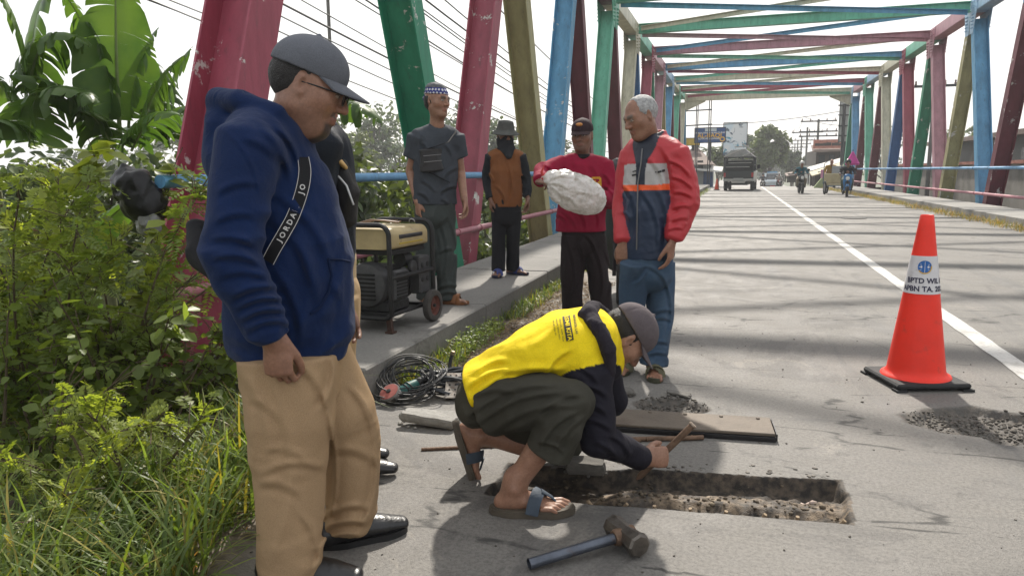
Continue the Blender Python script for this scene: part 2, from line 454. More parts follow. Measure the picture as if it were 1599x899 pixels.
# ---- pavements
def mk_conc(name, ca, cb, dirt=(.06, .055, .045), ds=.58):
    m, nt, b = base_mat(name); co = nn(nt, 'ShaderNodeTexCoord').outputs['Object']
    g = nn(nt, 'ShaderNodeNewGeometry').outputs['Position']
    big = noise(nt, g, .9, 6, .65); fine = noise(nt, g, 55, 4, .65)
    c = mixc(nt, ramp(nt, big, .35, .65), ca, cb)
    c = mixc(nt, ramp(nt, noise(nt, g, 3.1, 8, .7, .6), ds, ds+.16), c, dirt)
    c = mixc(nt, 1, c, mixc(nt, ramp(nt, fine, .3, .65), (.75,)*3, (1.05,)*3), 'MULTIPLY')
    nt.links.new(c, b.inputs['Base Color']); b.inputs['Roughness'].default_value = .88
    bump(nt, b, fine, .4, .006); return m
M_CONC = mk_conc('pavement_concrete', (.15, .145, .135), (.215, .205, .188))
M_CONC2 = mk_conc('old_concrete', (.085, .08, .072), (.15, .14, .125))
M_CONC_PALE = mk_conc('pale_concrete', (.22, .212, .198), (.30, .29, .268), (.13, .12, .10), .62)
def pavement(name, x0, x1, y0, y1, step, m):
    root = tag(bpy.data.objects.new(name, None), kind='structure'); link(root)
    root.location = (x0, y0, 0)
    n = int(round((y1-y0)/step))
    mesh = None
    for k in range(n):
        if mesh is None:
            b_ = MB(); b_.box((0, .004, -.30), (x1-x0, step-.004, SW_H), .012); mesh = b_.mesh('slab', m)
        o = obj('slab', mesh, root); o.location = (0, k*step, (rnd.random()-.5)*.008)
    return root
pv = pavement('left_pavement', -2.90, X_KL, 3.42, 55.4, 2.0, M_CONC)
pavement('right_pavement', X_KR, 6.62, 1.4, 55.4, 2.0, M_CONC_PALE)
# the deck under the road sheet
mb = MB(); mb.box((X_KL-.0, 3.2, -.55), (X_KR, 55, -.14)); mb.build('bridge_deck', M_CONC2)
tag(bpy.data.objects['bridge_deck'], kind='structure')
# abutment and road embankment on the camera's side, and beyond
mb = MB(); mb.box((-2.2, -25, -1.6), (X_KR+.9, 3.18, -.16)); tag(mb.build('near_embankment', M_CONC2), kind='structure')
tag(obj('far_street', grid_mesh('far_street', np.array([-7., -3, 0, 3, 6, 9, 13]), np.arange(55.5, 400, 4), lambda X, Y: far_drop(Y)-.05+X*0, mk_conc('street_dust', (.17, .16, .145), (.23, .215, .19)))), kind='structure')

# ================================================================== BRIDGE
def steel(name, col, chip=None, clo=.66, chi=.70, cs=3.5):
    m, nt, b = base_mat(name); g = nn(nt, 'ShaderNodeNewGeometry').outputs['Position']
    mp = nn(nt, 'ShaderNodeMapping'); mp.inputs['Scale'].default_value = (1, 1, .22); nt.links.new(g, mp.inputs[0])
    run = noise(nt, mp.outputs[0], 5, 6, .65)
    lo = tuple(c*.78 for c in col); hi = tuple(min(.9, c*1.12+.008) for c in col)
    c = mixc(nt, ramp(nt, run, .32, .66), lo, hi)
    c = mixc(nt, ramp(nt, noise(nt, mp.outputs[0], 13, 8, .7), .56, .74), c, tuple(.42*x+.028 for x in col))       # grime runs
    c = mixc(nt, ramp(nt, noise(nt, g, 26, 5, .7), .70, .74), c, (.09, .045, .028))                            # rust specks
    if chip: c = mixc(nt, ramp(nt, noise(nt, g, cs, 9, .72), clo, chi), c, chip)
    nt.links.new(c, b.inputs['Base Color'])
    b.inputs['Roughness'].default_value = .5; b.inputs['Specular IOR Level'].default_value = .45
    bump(nt, b, noise(nt, g, 40, 4), .12, .01); return m
SPAL = dict(crimson=(.31, .052, .085), maroon=(.135, .022, .036), pink=(.40, .20, .24), green=(.022, .24, .135), mint=(.12, .42, .29),
            khaki=(.34, .31, .15), beige=(.50, .48, .36), blue=(.09, .29, .48), navy=(.03, .13, .33), sky=(.30, .46, .62))
STEEL = {k: steel('paint_'+k, v) for k, v in SPAL.items()}
CHIP = {k: steel('chipped_paint_'+k, SPAL[k], (.58, .56, .53), .60, .625, 2.6) for k in ('crimson', 'maroon', 'green', 'khaki', 'blue')}
XL, XR = -3.665, 6.91
ZT, ZB = 6.10, -.35
YT = [6.8+5*k for k in range(10)]
bridge = thing('truss_bridge', 'steel truss road bridge with crimson, green, blue and khaki painted girders', 'bridge', (0, 0, 0))
def hbeam(a, b, w, h, tw=.014, tf=.02, up=Vector((0, 0, 1))):
    """web across X, two flanges lying in the plane of the truss"""
    a, b = Vector(a), Vector(b); m = MB(); r, u = frame_of(b-a, up)
    m.bar(a, b, w-2*tf, tw, up)
    for s in (-1, 1):
        o = r*s*(w/2-tf/2); m.bar(a+o, b+o, tf, h, up)
    return m
def member(X, ya, za, yb, zb, m, w=.40, h=.30):
    return hbeam((X, ya, za), (X, yb, zb), w, h).build('diagonal', m, bridge)
S, C = STEEL, CHIP
# near leg, far leg of each inverted V, by the node it hangs from
LEFT = [('C.crimson', 'C.green'), ('C.crimson', 'khaki'), ('C.blue', 'maroon'), ('mint', 'maroon'), ('beige', 'navy'), ('crimson', 'green'), ('pink', 'khaki'), ('blue', 'maroon'), ('mint', 'maroon'), ('beige', 'blue')]
RIGHT = [('crimson', 'green'), ('blue', 'khaki'), ('mint', 'navy'), ('blue', 'C.maroon'), ('blue', 'C.khaki'), ('pink', 'C.green'), ('crimson', 'navy'), ('beige', 'C.maroon'), ('mint', 'C.maroon'), ('blue', 'green')]
def sm(k): return C[k[2:]] if k.startswith('C.') else S[k]
for X, seq in ((XL, LEFT), (XR, RIGHT)):
    for i, (n_, f_) in enumerate(seq):
        e0, e1 = i == 0, i == len(seq)-1
        hn = .36 if e0 else .31; hf = .36 if e1 else .31; sh_ = .38 if e0 else 0.
        member(X, YT[i]-2.5+.12-sh_, ZB, YT[i]-.17-sh_, ZT-.42, sm(n_), .42 if e0 else .40, hn)
        member(X, YT[i]+.17, ZT-.42, YT[i]+2.5-.12, ZB, sm(f_), .42 if e1 else .40, hf)
CH_L = ['mint', 'crimson', 'maroon', 'beige', 'mint', 'pink', 'sky', 'beige', 'mint']
CH_R = ['beige', 'mint', 'blue', 'sky', 'pink', 'mint', 'beige', 'sky', 'pink']
for X, seq in ((XL, CH_L), (XR, CH_R)):
    for i, k in enumerate(seq):
        m = MB(); m.box((X-.2, YT[i]+.02, ZT-.22), (X+.2, YT[i+1]-.02, ZT+.20), .015)
        m.build('top_chord', S[k], bridge)
    m = MB(); m.box((X-.2, 3.9, ZB-.3), (X+.2, 54.7, ZB+.1)); m.build('bottom_chord', S['maroon' if X < 0 else 'blue'], bridge)
# gussets with bolt heads at the top nodes
def gusset(X, y, s, m):
    g = MB(); xi = X+s*.207
    poly = [(-.62, .17), (.62, .17), (.62, -.18), (.40, -.86), (.05, -.86), (0, -.60), (-.05, -.86), (-.40, -.86), (-.62, -.18)]
    M_ = Matrix.Translation((xi, y, ZT)) @ Matrix(((0, 0, 1, 0), (1, 0, 0, 0), (0, 1, 0, 0), (0, 0, 0, 1)))
    # the notch keeps the polygon concave, so it is laid as two quads and a strip
    for q in ([(-.62, .17), (.62, .17), (.62, -.18), (-.62, -.18)], [(-.62, -.182), (-.002, -.182), (-.06, -.86), (-.40, -.86)], [(.002, -.182), (.62, -.182), (.40, -.86), (.06, -.86)]):
        g.prism(q, -.007, .007, M_)
    o = g.build('gusset_plate', m, bridge)
    b_ = MB()
    for (u, w_) in [(sx*(.11+.05*0)+sx*.12*j*.0+sx*(.13+.13*i_), -.30-.10*j) for sx in (-1, 1) for i_ in range(2) for j in range(5)] + [(-.5+.2*i_, z_) for i_ in range(6) for z_ in (-.10, .08)]:
        b_.lathe([(.022, 0), (.022, .02), (.012, .022), (.012, .045)], 6, (xi+s*.007, y+u, ZT+w_), Vector((s, 0, 0)))
    b_.build('bolt_heads', m, o, kind='stuff')
GL = ['mint', 'crimson', 'blue', 'mint', 'beige', 'crimson', 'pink', 'sky', 'mint', 'beige']
GR = ['beige', 'blue', 'mint', 'blue', 'sky', 'pink', 'crimson', 'beige', 'mint', 'sky']
for i in range(10):
    gusset(XL, YT[i], 1, S[GL[i]]); gusset(XR, YT[i], -1, S[GR[i]])
    gusset(XL, YT[i], -1, S[GL[i]]); gusset(XR, YT[i], 1, S[GR[i]])
# cross beams and wind bracing between the top chords
CB = ['beige', 'khaki', 'crimson', 'mint', 'mint', 'pink', 'blue', 'beige', 'crimson', 'beige']
xi0, xi1 = XL+.235, XR-.235
for i, k in enumerate(CB):
    dep = .46 if i in (0, 9) else .32
    zt = ZT+.13; m = MB(); y = YT[i]
    m.box((xi0, y-.12, zt-.018), (xi1, y+.12, zt)); m.box((xi0, y-.12, zt-dep), (xi1, y+.12, zt-dep+.018)); m.box((xi0, y-.01, zt-dep+.018), (xi1, y+.01, zt-.018))
    m.build('cross_beam', S[k], bridge)
    if i in (0, 9):
        for s, x in ((1, xi0), (-1, xi1)):
            g = MB(); P = [(x, zt-dep-.002), (x+s*1.25, zt-dep-.002), (x+s*1.25, zt-dep-.06), (x, zt-dep-.62)]
            vs = [Vector((p[0], y-.012, p[1])) for p in P]+[Vector((p[0], y+.012, p[1])) for p in P]
            g.add(vs, [(0, 1, 2, 3), (7, 6, 5, 4), (0, 4, 5, 1), (1, 5, 6, 2), (2, 6, 7, 3), (3, 7, 4, 0)])
            g.bar((x+s*.0, y, zt-dep-.62), (x+s*1.25, y, zt-dep-.06), .22, .016, Vector((0, 1, 0)).cross(Vector((s, 0, .45))))
            g.build('knee_bracket', S[k], bridge)
BR = [('mint', 'blue'), ('khaki', 'crimson'), ('mint', 'blue'), ('blue', 'beige'), ('pink', 'blue'), ('mint', 'beige'), ('crimson', 'mint'), ('blue', 'beige'), ('mint', 'crimson')]
for i, (a, b_) in enumerate(BR):
    y0, y1 = YT[i]+.14, YT[i+1]-.14
    for k, (xa, xb), dz in ((a, (xi0+.1, xi1-.1), 0), (b_, (xi1-.1, xi0+.1), .12)):
        m = MB(); z = ZT-.06+dz*0+(.085 if dz else -.085)
        m.bar((xa, y0, z), (xb, y1, z), .15, .016); m.bar((xa, y0, z-.072), (xb, y1, z-.072), .016, .13)
        m.build('wind_brace', S[k], bridge)
# hand rails
m_railb, m_railp = steel('rail_blue', (.10, .27, .47), (.22, .2, .18), .70, .73, 9), steel('rail_pink', (.36, .13, .16), (.22, .2, .18), .70, .73, 9)
for s, X in ((1, XL+.255), (-1, XR-.255)):
    for z, r, m_ in ((1.19, .042, m_railb), (.47, .040, m_railp)):
        m = MB(); y0 = 3.78 if s > 0 else 1.6
        m.tube([(X, y, z) for y in np.arange(y0, 55, 1.25)], r, 12); rl = m.build('hand_rail', m_, bridge, True)
        b_ = MB()
        for i in range(10):
            for sg in (-1, 1):
                t = (z-ZB)/(ZT-.42-ZB); y = YT[i]+sg*(2.38+(.17-2.38)*t)
                b_.lathe([(r+.010, -.02), (r+.010, .02)], 12, (X, y, z), Vector((0, 1, 0)))
                b_.box((X-.062 if s > 0 else X-.02, y-.022, z-.02), (X+.02 if s > 0 else X+.062, y+.022, z+.02))
        b_.build('rail_clamps', m_, rl, kind='stuff')
# ================================================================== SOFT FORMS (bodies, clothes, bags): blended solids, meshed on a grid
V3 = lambda p: np.array((p[0], p[1], p[2]), float)
class Tube:
    def __init__(s, pts, a, b=None, right=None, k=.02, cap=1., mode='u'):
        s.P = np.array([V3(p) for p in pts]); n = len(s.P)
        s.a = np.full(n, a, float) if np.isscalar(a) else np.array(a, float)
        s.b = s.a.copy() if b is None else (np.full(n, b, float) if np.isscalar(b) else np.array(b, float))
        s.right = None if right is None else V3(right); s.k, s.cap, s.mode = k, cap, mode
    def bbox(s):
        r = max(s.a.max(), s.b.max()); return s.P.min(0)-r, s.P.max(0)+r
    def sd(s, q):
        best = None
        for i in range(len(s.P)-1):
            p0, p1 = s.P[i], s.P[i+1]; d = p1-p0; L = np.linalg.norm(d)+1e-9; t = d/L
            R = s.right if s.right is not None else (np.array([0, 1., 0]) if abs(t[1]) < .9 else np.array([1., 0, 0]))
            R = R-t*(R@t); R /= np.linalg.norm(R)+1e-9; F = np.cross(t, R)
            v = q-p0; h = v@t; tt = np.clip(h/L, 0, 1); w = h-tt*L
            a = s.a[i]+(s.a[i+1]-s.a[i])*tt; b = s.b[i]+(s.b[i+1]-s.b[i])*tt; m = np.minimum(a, b)
            e0 = i == 0; e1 = i == len(s.P)-2
            cw = np.where(((w < 0) & e0) | ((w > 0) & e1), m*s.cap, m)
            e = np.sqrt((v@R/a)**2+(v@F/b)**2+(w/cw)**2)
            dd = (e-1)*m
            best = dd if best is None else np.minimum(best, dd)
        return best
class Ell:
    def __init__(s, c, r, ax=None, k=.02, mode='u'):
        s.c = V3(c); s.r = np.array(r if hasattr(r, '__len__') else (r,)*3, float)
        s.ax = np.eye(3) if ax is None else np.array([V3(x) for x in ax]); s.k, s.mode = k, mode
    def bbox(s): m = s.r.max(); return s.c-m, s.c+m
    def sd(s, q):
        v = (q-s.c)@s.ax.T; k0 = np.linalg.norm(v/s.r, axis=-1)+1e-9; k1 = np.linalg.norm(v/s.r**2, axis=-1)+1e-9
        return k0*(k0-1)/k1
class Plane:            # keeps the side the normal points away from
    def __init__(s, p, n, k=0): s.p = V3(p); n = V3(n); s.n = n/np.linalg.norm(n); s.k = k; s.mode = 'p'
    def bbox(s): return None
    def sd(s, q): return (q-s.p)@s.n
def sdf_mesh(prims, vox, disp=None, dmax=.02):
    bb = [p.bbox() for p in prims if p.mode == 'u']
    lo = np.min([b[0] for b in bb], 0)-3*vox-dmax; hi = np.max([b[1] for b in bb], 0)+3*vox+dmax
    n = np.ceil((hi-lo)/vox).astype(int)+1
    ax = [lo[i]+vox*np.arange(n[i]) for i in range(3)]
    Fd = np.full(n, .08, np.float32)
    for p in prims:
        b = p.bbox(); mg = p.k+3*vox+dmax
        if b is None: sl = [slice(0, n[i]) for i in range(3)]
        else: sl = [slice(max(0, int((b[0][i]-mg-lo[i])/vox)), min(n[i], int((b[1][i]+mg-lo[i])/vox)+2)) for i in range(3)]
        sl = tuple(sl)
        q = np.stack(np.meshgrid(ax[0][sl[0]], ax[1][sl[1]], ax[2][sl[2]], indexing='ij'), -1)
        if q.size == 0: continue
        d = p.sd(q).astype(np.float32); f = Fd[sl]
        if p.mode == 'u':
            if p.k > 0: h = np.maximum(p.k-np.abs(f-d), 0)/p.k; r = np.minimum(f, d)-h*h*p.k*.25
            else: r = np.minimum(f, d)
        elif p.mode == 's':
            d = -d; h = np.maximum(p.k-np.abs(f-d), 0)/max(p.k, 1e-6); r = np.maximum(f, d)+h*h*p.k*.25
        else: r = np.maximum(f, d)
        Fd[sl] = r
    if disp is not None:
        m = np.abs(Fd) < dmax+2.5*vox; idx = np.nonzero(m)
        q = np.stack([ax[i][idx[i]] for i in range(3)], -1); Fd[idx] += disp(q).astype(np.float32)
    return surface_nets(Fd, lo, vox)
def surface_nets(Fd, lo, vox):
    S_ = Fd < 0; nx, ny, nz = Fd.shape
    c = [S_[i:nx-1+i, j:ny-1+j, k:nz-1+k] for i in (0, 1) for j in (0, 1) for k in (0, 1)]
    cnt = sum(x.astype(np.int8) for x in c); act = (cnt > 0) & (cnt < 8)
    ii = np.nonzero(act); vid = np.full(act.shape, -1, np.int64); vid[ii] = np.arange(len(ii[0]))
    pos = np.zeros((len(ii[0]), 3)); w = np.zeros(len(ii[0]))
    corner = {(i, j, k): Fd[ii[0]+i, ii[1]+j, ii[2]+k] for i in (0, 1) for j in (0, 1) for k in (0, 1)}
    for a in range(3):
        for m in (0, 1):
            for o in (0, 1):
                e0 = [0, 0, 0]; e0[(a+1) % 3] = m; e0[(a+2) % 3] = o; e1 = list(e0); e1[a] = 1
                f0, f1 = corner[tuple(e0)], corner[tuple(e1)]; cr = (f0 < 0) != (f1 < 0)
                t = np.where(cr, f0/np.where(cr, f0-f1, 1), 0); p = np.zeros((len(t), 3)); p[:] = e0; p[:, a] = t
                pos += np.where(cr[:, None], p, 0); w += cr
    pos = pos/w[:, None]+np.stack(ii, -1); verts = lo+pos*vox
    faces = []
    for a in range(3):
        b, d = (a+1) % 3, (a+2) % 3
        s0 = [slice(1, -1)]*3; s0[a] = slice(0, -1); s1 = list(s0); s1[a] = slice(1, None)
        A, B = S_[tuple(s0)], S_[tuple(s1)]; cr = np.nonzero(A != B)
        base = np.stack(cr, -1); off = np.ones(3, int); off[a] = 0; base = base+off
        q = []
        for (m, o) in ((-1, -1), (0, -1), (0, 0), (-1, 0)):
            p = base.copy(); p[:, b] += m; p[:, d] += o; q.append(vid[p[:, 0], p[:, 1], p[:, 2]])
        q = np.stack(q, -1); flip = ~A[cr]; q[flip] = q[flip][:, ::-1]; faces.append(q)
    f = np.concatenate(faces); f = f[(f >= 0).all(1)]
    return verts, f
def soft(name, prims, vox, m, root, disp=None, dmax=.012, colf=None, kind=None):
    v, f = sdf_mesh(prims, vox, disp, dmax if disp else 0)
    cols = colf(v) if colf else None
    base = V3(root.location) if root is not None else np.zeros(3)
    o = obj(name, np_mesh(name, v-base, f, m, True, cols=cols), root, kind)
    return o
def folds(amp=.006, s=(9, 9, 5), seed=0, dirn=None, warp=1.):
    """cloth folds: ridged noise stretched along the cloth's run"""
    def f(q):
        p = q*np.array(s)+seed*3.7
        w = np.stack([vnoise(p*.5+9, 1), vnoise(p*.5+19, 1), vnoise(p*.5+29, 1)], -1)*warp
        r = 1-np.abs(vnoise(p+w, 1))*2
        return -amp*(r*.8+.5*vnoise(p*2.3+5, 1))
    return f

_cam = np.array([V3(cX), V3(cY), V3(cF)])
def to_px(q):
    v = (q-np.array((0, 0, CAM_H)))@_cam.T; return 799.5+F_PX*v[..., 0]/v[..., 2], 449.5-F_PX*v[..., 1]/v[..., 2]
def creases(lines, dlim=99.):
    """single folds of the cloth: each a ridge with a valley beside it along a polyline (x0,y0,x1,y1,width,height), no deeper than dlim"""
    def f(q):
        u, w_ = to_px(q); near = smooth(dlim, dlim-.08, q@aFh); r = np.zeros(q.shape[:-1])
        for (x0, y0, x1, y1, w, a) in lines:
            dx, dy = x1-x0, y1-y0; L = math.hypot(dx, dy); t = ((u-x0)*dx+(w_-y0)*dy)/L/L; bow = .10*L*np.sin(np.clip(t, 0, 1)*math.pi)
            s_ = ((u-x0)*-dy+(w_-y0)*dx)/L+bow; e = smooth(-.12, .25, t)*smooth(1.12, .75, t)
            r += e*(-a*np.exp(-(s_/w)**2)+.75*a*np.exp(-((s_-1.7*w)/w)**2))
        return r*near
    return f
aFh = V3(FH)
# ------------------------------------------------------------------ skin, cloth
def skin_mat(name, rough=.5):
    m, nt, b = base_mat(name); co = nn(nt, 'ShaderNodeTexCoord').outputs['Object']
    a = nn(nt, 'ShaderNodeAttribute', attribute_name='Col')
    c = mixc(nt, 1, a.outputs['Color'], mixc(nt, ramp(nt, noise(nt, co, 25, 5, .6), .3, .7), (.84, .80, .77), (1.12, 1.10, 1.08)), 'MULTIPLY')
    c = mixc(nt, 1, c, mixc(nt, ramp(nt, noise(nt, co, 110, 4, .7), .38, .62), (.88, .86, .85), (1.06, 1.06, 1.06)), 'MULTIPLY')
    nt.links.new(c, b.inputs['Base Color']); nt.links.new(ramp(nt, noise(nt, co, 40, 3), .35, .65, (.36,)*3, (.58,)*3), b.inputs['Roughness'])
    b.inputs['Subsurface Weight'].default_value = .12; b.inputs['Subsurface Radius'].default_value = (.012, .005, .003); b.inputs['Subsurface Scale'].default_value = .6
    b.inputs['Specular IOR Level'].default_value = .42
    bump(nt, b, noise(nt, co, 160, 4), .18, .003); return m
M_SKIN = skin_mat('skin')
def cloth(name, col, var=.16, rough=.85, bs=.35, bsc=28, weave=True, sheen=.0, attr=None, spec=.2):
    if name in MATS: return MATS[name]
    m, nt, b = base_mat(name); MATS[name] = m
    co = nn(nt, 'ShaderNodeTexCoord').outputs['Object']
    src = col
    if attr: src = nn(nt, 'ShaderNodeAttribute', attribute_name=attr).outputs['Color']
    f = noise(nt, co, 5, 6, .65)
    mul = mixc(nt, ramp(nt, f, .3, .7), (1-var,)*3, (1+var,)*3)
    c = mixc(nt, 1, src, mul, 'MULTIPLY')
    fine = noise(nt, co, 420, 2, .5)
    c = mixc(nt, 1, c, mixc(nt, ramp(nt, fine, .35, .65), (.86,)*3, (1.1,)*3), 'MULTIPLY')
    nt.links.new(c, b.inputs['Base Color']); b.inputs['Roughness'].default_value = rough
    b.inputs['Specular IOR Level'].default_value = spec
    b.inputs['Sheen Weight'].default_value = sheen; b.inputs['Sheen Roughness'].default_value = .5
    h = mixc(nt, .10, mixc(nt, .4, noise(nt, co, bsc*.45, 4, .5, 1.4), noise(nt, co, bsc, 5, .55, .8)), fine)
    bump(nt, b, h, min(1, bs*1.3), .020); return m

# ------------------------------------------------------------------ the figure
def nrm(v): v = V3(v); return v/np.linalg.norm(v)
def Lp(p): return Vector(tuple(p))
SKIN = dict(mid=(.29, .160, .108), dark=(.185, .098, .066), tan=(.265, .142, .096))
def head_prims(c, f, u, s=1., ears=True, jaw=1.):
    f = nrm(f); u = nrm(u); u = u-f*(u@f); u /= np.linalg.norm(u); r = np.cross(f, u); c = V3(c)
    P = lambda x, y, z: c+(r*x+f*y+u*z)*s
    ax = (r, f, u); E = lambda p, rad, k=.02, m='u': Ell(P(*p), np.array(rad)*s, ax, k*s, m)
    Tt = lambda pts, a, b=None, k=.015, m='u': Tube([P(*p) for p in pts], np.array(a)*s, None if b is None else np.array(b)*s, r, k*s, 1, m)
    pr = [E((0, -.014, .033), (.074, .095, .082)), E((0, .014, -.03), (.067*jaw, .074, .086), .04),
          E((0, .055, -.098), (.026, .024, .019), .03), Tt([(-.050*jaw, -.004, -.055), (-.024, .048, -.096)], [.016, .013], None, .05), Tt([(.050*jaw, -.004, -.055), (.024, .048, -.096)], [.016, .013], None, .05),
          Tt([(-.045, .070, .022), (0, .088, .020), (.045, .070, .022)], [.010, .010, .010], None, .022),
          E((-.046, .050, -.020), (.022, .02, .018), .035), E((.046, .050, -.020), (.022, .02, .018), .035),
          E((-.032, .097, .003), (.018, .014, .011), .012, 's'), E((.032, .097, .003), (.018, .014, .011), .012, 's'),
          E((-.032, .0765, .002), (.0145, .0135, .012), .004), E((.032, .0765, .002), (.0145, .0135, .012), .004),
          Tt([(0, .086, .012), (0, .104, -.018), (0, .108, -.028)], [.008, .011, .012], None, .012), E((-.013, .095, -.031), (.009, .011, .008), .008), E((.013, .095, -.031), (.009, .011, .008), .008),
          Tt([(-.022, .080, -.064), (0, .090, -.0585), (.022, .080, -.064)], [.004, .006, .004], None, .008), Tt([(-.019, .079, -.071), (0, .088, -.071), (.019, .079, -.071)], [.004, .0065, .004], None, .008),
          Tt([(-.024, .087, -.068), (0, .099, -.065), (.024, .087, -.068)], [.0015, .0024, .0015], None, .004, 's')]
    if ears:
        for sx in (-1, 1):
            e = nrm(r*sx*.8-f*.55); pr += [Ell(P(sx*.077, -.012, -.002), np.array((.009, .019, .033))*s, (e, nrm(np.cross(u, e)), u), .01*s), Ell(P(sx*.088, -.002, .002), np.array((.008, .010, .018))*s, (e, nrm(np.cross(u, e)), u), .006*s, 's')]
    return pr, (c, r, f, u, s)
def head_cols(fr, skin, lips=(.62, .42, .42), goatee=0., stubble=0., brow=(.02, .015, .012)):
    c, r, f, u, s = fr; skin = np.array(skin)
    def cf(v):
        q = (v-c)/s; x, y, z = q@r, q@f, q@u; col = np.tile(skin, (len(v), 1))
        near = (np.linalg.norm(q, axis=1) < .17)
        def put(m, cc, a=1.):
            m = (m*near*a)[:, None]; col[:] = col*(1-m)+np.array(cc)*m
        put(((np.abs(x) < .06) & (z < -.02) & (z > -.045) & (y > .05)).astype(float), skin*np.array((1.1, .97, .95)), .6)
        put(smooth(.013, .009, np.abs(z-.0235+(np.abs(x)-.03)**2*4))*smooth(.052, .046, np.abs(x))*smooth(.008, .014, np.abs(x))*(y > .05), brow, .8)
        ex = (np.abs(x)-.032)/.0155; ez = (z-.002)/.0062; ee = ex**2+ez**2
        put(((ee < 1) & (y > .07)).astype(float), (.32, .28, .25)); put((((np.abs(x)-.031)**2+(z-.002)**2 < .0058**2) & (y > .07) & (ee < 1)).astype(float), (.012, .008, .006))
        put(smooth(1.6, 1.0, ee)*(ee > .95)*(y > .06)*(z > .002), (.02, .015, .012), .85)
        put(((np.abs(z+.065) < .0125) & (np.abs(x) < .026) & (y > .07)).astype(float), skin*np.array((.92, .66, .66)), .8)
        if goatee:
            put(smooth(.046, .034, np.abs(x))*smooth(-.070, -.080, z)*(y > .025), (.015, .012, .011), goatee); put(smooth(.032, .026, np.abs(x))*((z < -.040) & (z > -.055) & (y > .07)), (.015, .012, .011), goatee*.75)
        if stubble: put(((z < -.045) & (y > -.0)).astype(float), (.05, .045, .04), stubble)
        return col
    return cf
def hand_prims(w, d, n, th, curl=(.35, .4, .45, .5), s=1., spread=.0, thumb=(.85, .38, .42), k=.006):
    """w wrist, d along the hand, n palm normal (fingers curl towards it), th towards the thumb"""
    w = V3(w); d = nrm(d); n = V3(n); n = n-d*(n@d); n = nrm(n); t = np.cross(n, d)
    if t@V3(th) < 0: t = -t
    P = lambda a, b, c_: w+(d*a+t*b+n*c_)*s
    pr = [Tube([P(-.02, 0, 0), P(.02, 0, .0), P(.055, .002, .0), P(.088, .0, .0)], np.array((.026, .031, .039, .038))*s, np.array((.020, .017, .0145, .012))*s, t, .01)]
    for i in range(4):
        b0 = (.0285, .0095, -.0095, -.0275)[i]; L = np.array(((.036, .024, .02), (.041, .027, .022), (.038, .026, .021), (.029, .020, .019))[i])
        a0 = (.088, .091, .088, .080)[i]; p = np.array((a0-.012, b0, 0.)); pts = [p, np.array((a0, b0, 0))]; an = 0
        for j in range(3):
            an += curl[i]*(1., 1.15, .7)[j]; pts.append(pts[-1]+L[j]*np.array((math.cos(an), spread*(1.5-i)*.3, math.sin(an))))
        pr.append(Tube([P(*q) for q in pts], np.array((.0088, .0084, .0081, .0076, .0062))*s, None, None, k*.25))
    tv = np.array(thumb); tv = tv/np.linalg.norm(tv); p0 = np.array((.018, .024, .006)); p1 = p0+tv*.042; p2 = p1+nrm(tv+np.array((.35, -.25, .25)))*.032; p3 = p2+nrm(tv+np.array((.6, -.55, .3)))*.024
    pr.append(Tube([P(*p0), P(*p1), P(*p2), P(*p3)], np.array((.016, .0125, .011, .008))*s, None, None, .010))
    return pr
def foot_prims(an, toe, s=1., up=(0, 0, 1), side=1):
    """bare foot from the ankle; toe = direction, side = +1 when the big toe is on the right of it"""
    an = V3(an); u = nrm(up); d = V3(toe); d = nrm(d-u*(d@u)); r = np.cross(d, u)
    P = lambda a, b, c_: an+(d*a+r*b+u*c_)*s
    pr = [Tube([P(-.045, 0, -.058), P(-.01, 0, -.048), P(.06, .004*side, -.052), P(.125, .006*side, -.066)], np.array((.027, .031, .034, .042))*s, np.array((.026, .03, .028, .015))*s, r, .03),
          Tube([P(0, 0, .03), P(-.01, 0, -.035)], np.array((.034, .033))*s, None, None, .04),
          Ell(P(0, .034, .0), .012*s, None, .02), Ell(P(0, -.034, -.004), .012*s, None, .02)]
    for i in range(5):
        b0 = side*(.030-.0165*i-(.003 if i else 0)); a0 = .138-.008*max(0, i-1)-(.0 if i else .002); L = (.046, .042, .038, .033, .028)[i]; rr = (.0125, .0085, .0083, .008, .0078)[i]
        pr.append(Tube([P(a0-.02, b0*.95, -.066), P(a0+L*.5, b0*1.05, -.064), P(a0+L, b0*1.08, -.072)], [rr*s, rr*s, rr*.85*s], None, None, .005))
    return pr
def join_np(parts):
    vs, fs, o = [], [], 0
    for v, f in parts: vs.append(v); fs.append(f+o); o += len(v)
    return np.concatenate(vs), np.concatenate(fs)
def limb(pts, a, b=None, right=None, k=.025, cap=1.): return Tube(pts, a, b, right, k, cap)
def body_mesh(root, skin, head, fine, coarse, cf, vox=.005, name='body'):
    """one mesh: fine head, hands and feet on a plainer trunk that the clothes hide"""
    parts = [sdf_mesh(head, min(vox, .0045))]
    for f_ in fine: parts.append(sdf_mesh(f_, vox))
    if coarse: parts.append(sdf_mesh(coarse, .013))
    v, f = join_np(parts); base = V3(root.location)
    return obj(name, np_mesh(name, v-base, f, M_SKIN, True, cols=cf(v)), root)
def sole_poly(L=.27, w=.047, side=1, n=28):
    pts = []
    for i in range(n):
        a = 2*math.pi*i/n; y = math.cos(a); x = math.sin(a)
        ww = w*(1.0+.16*y)*(.86 if abs(y) < .35 else 1); pts.append((x*ww+side*.006*y, y*L/2))
    return pts
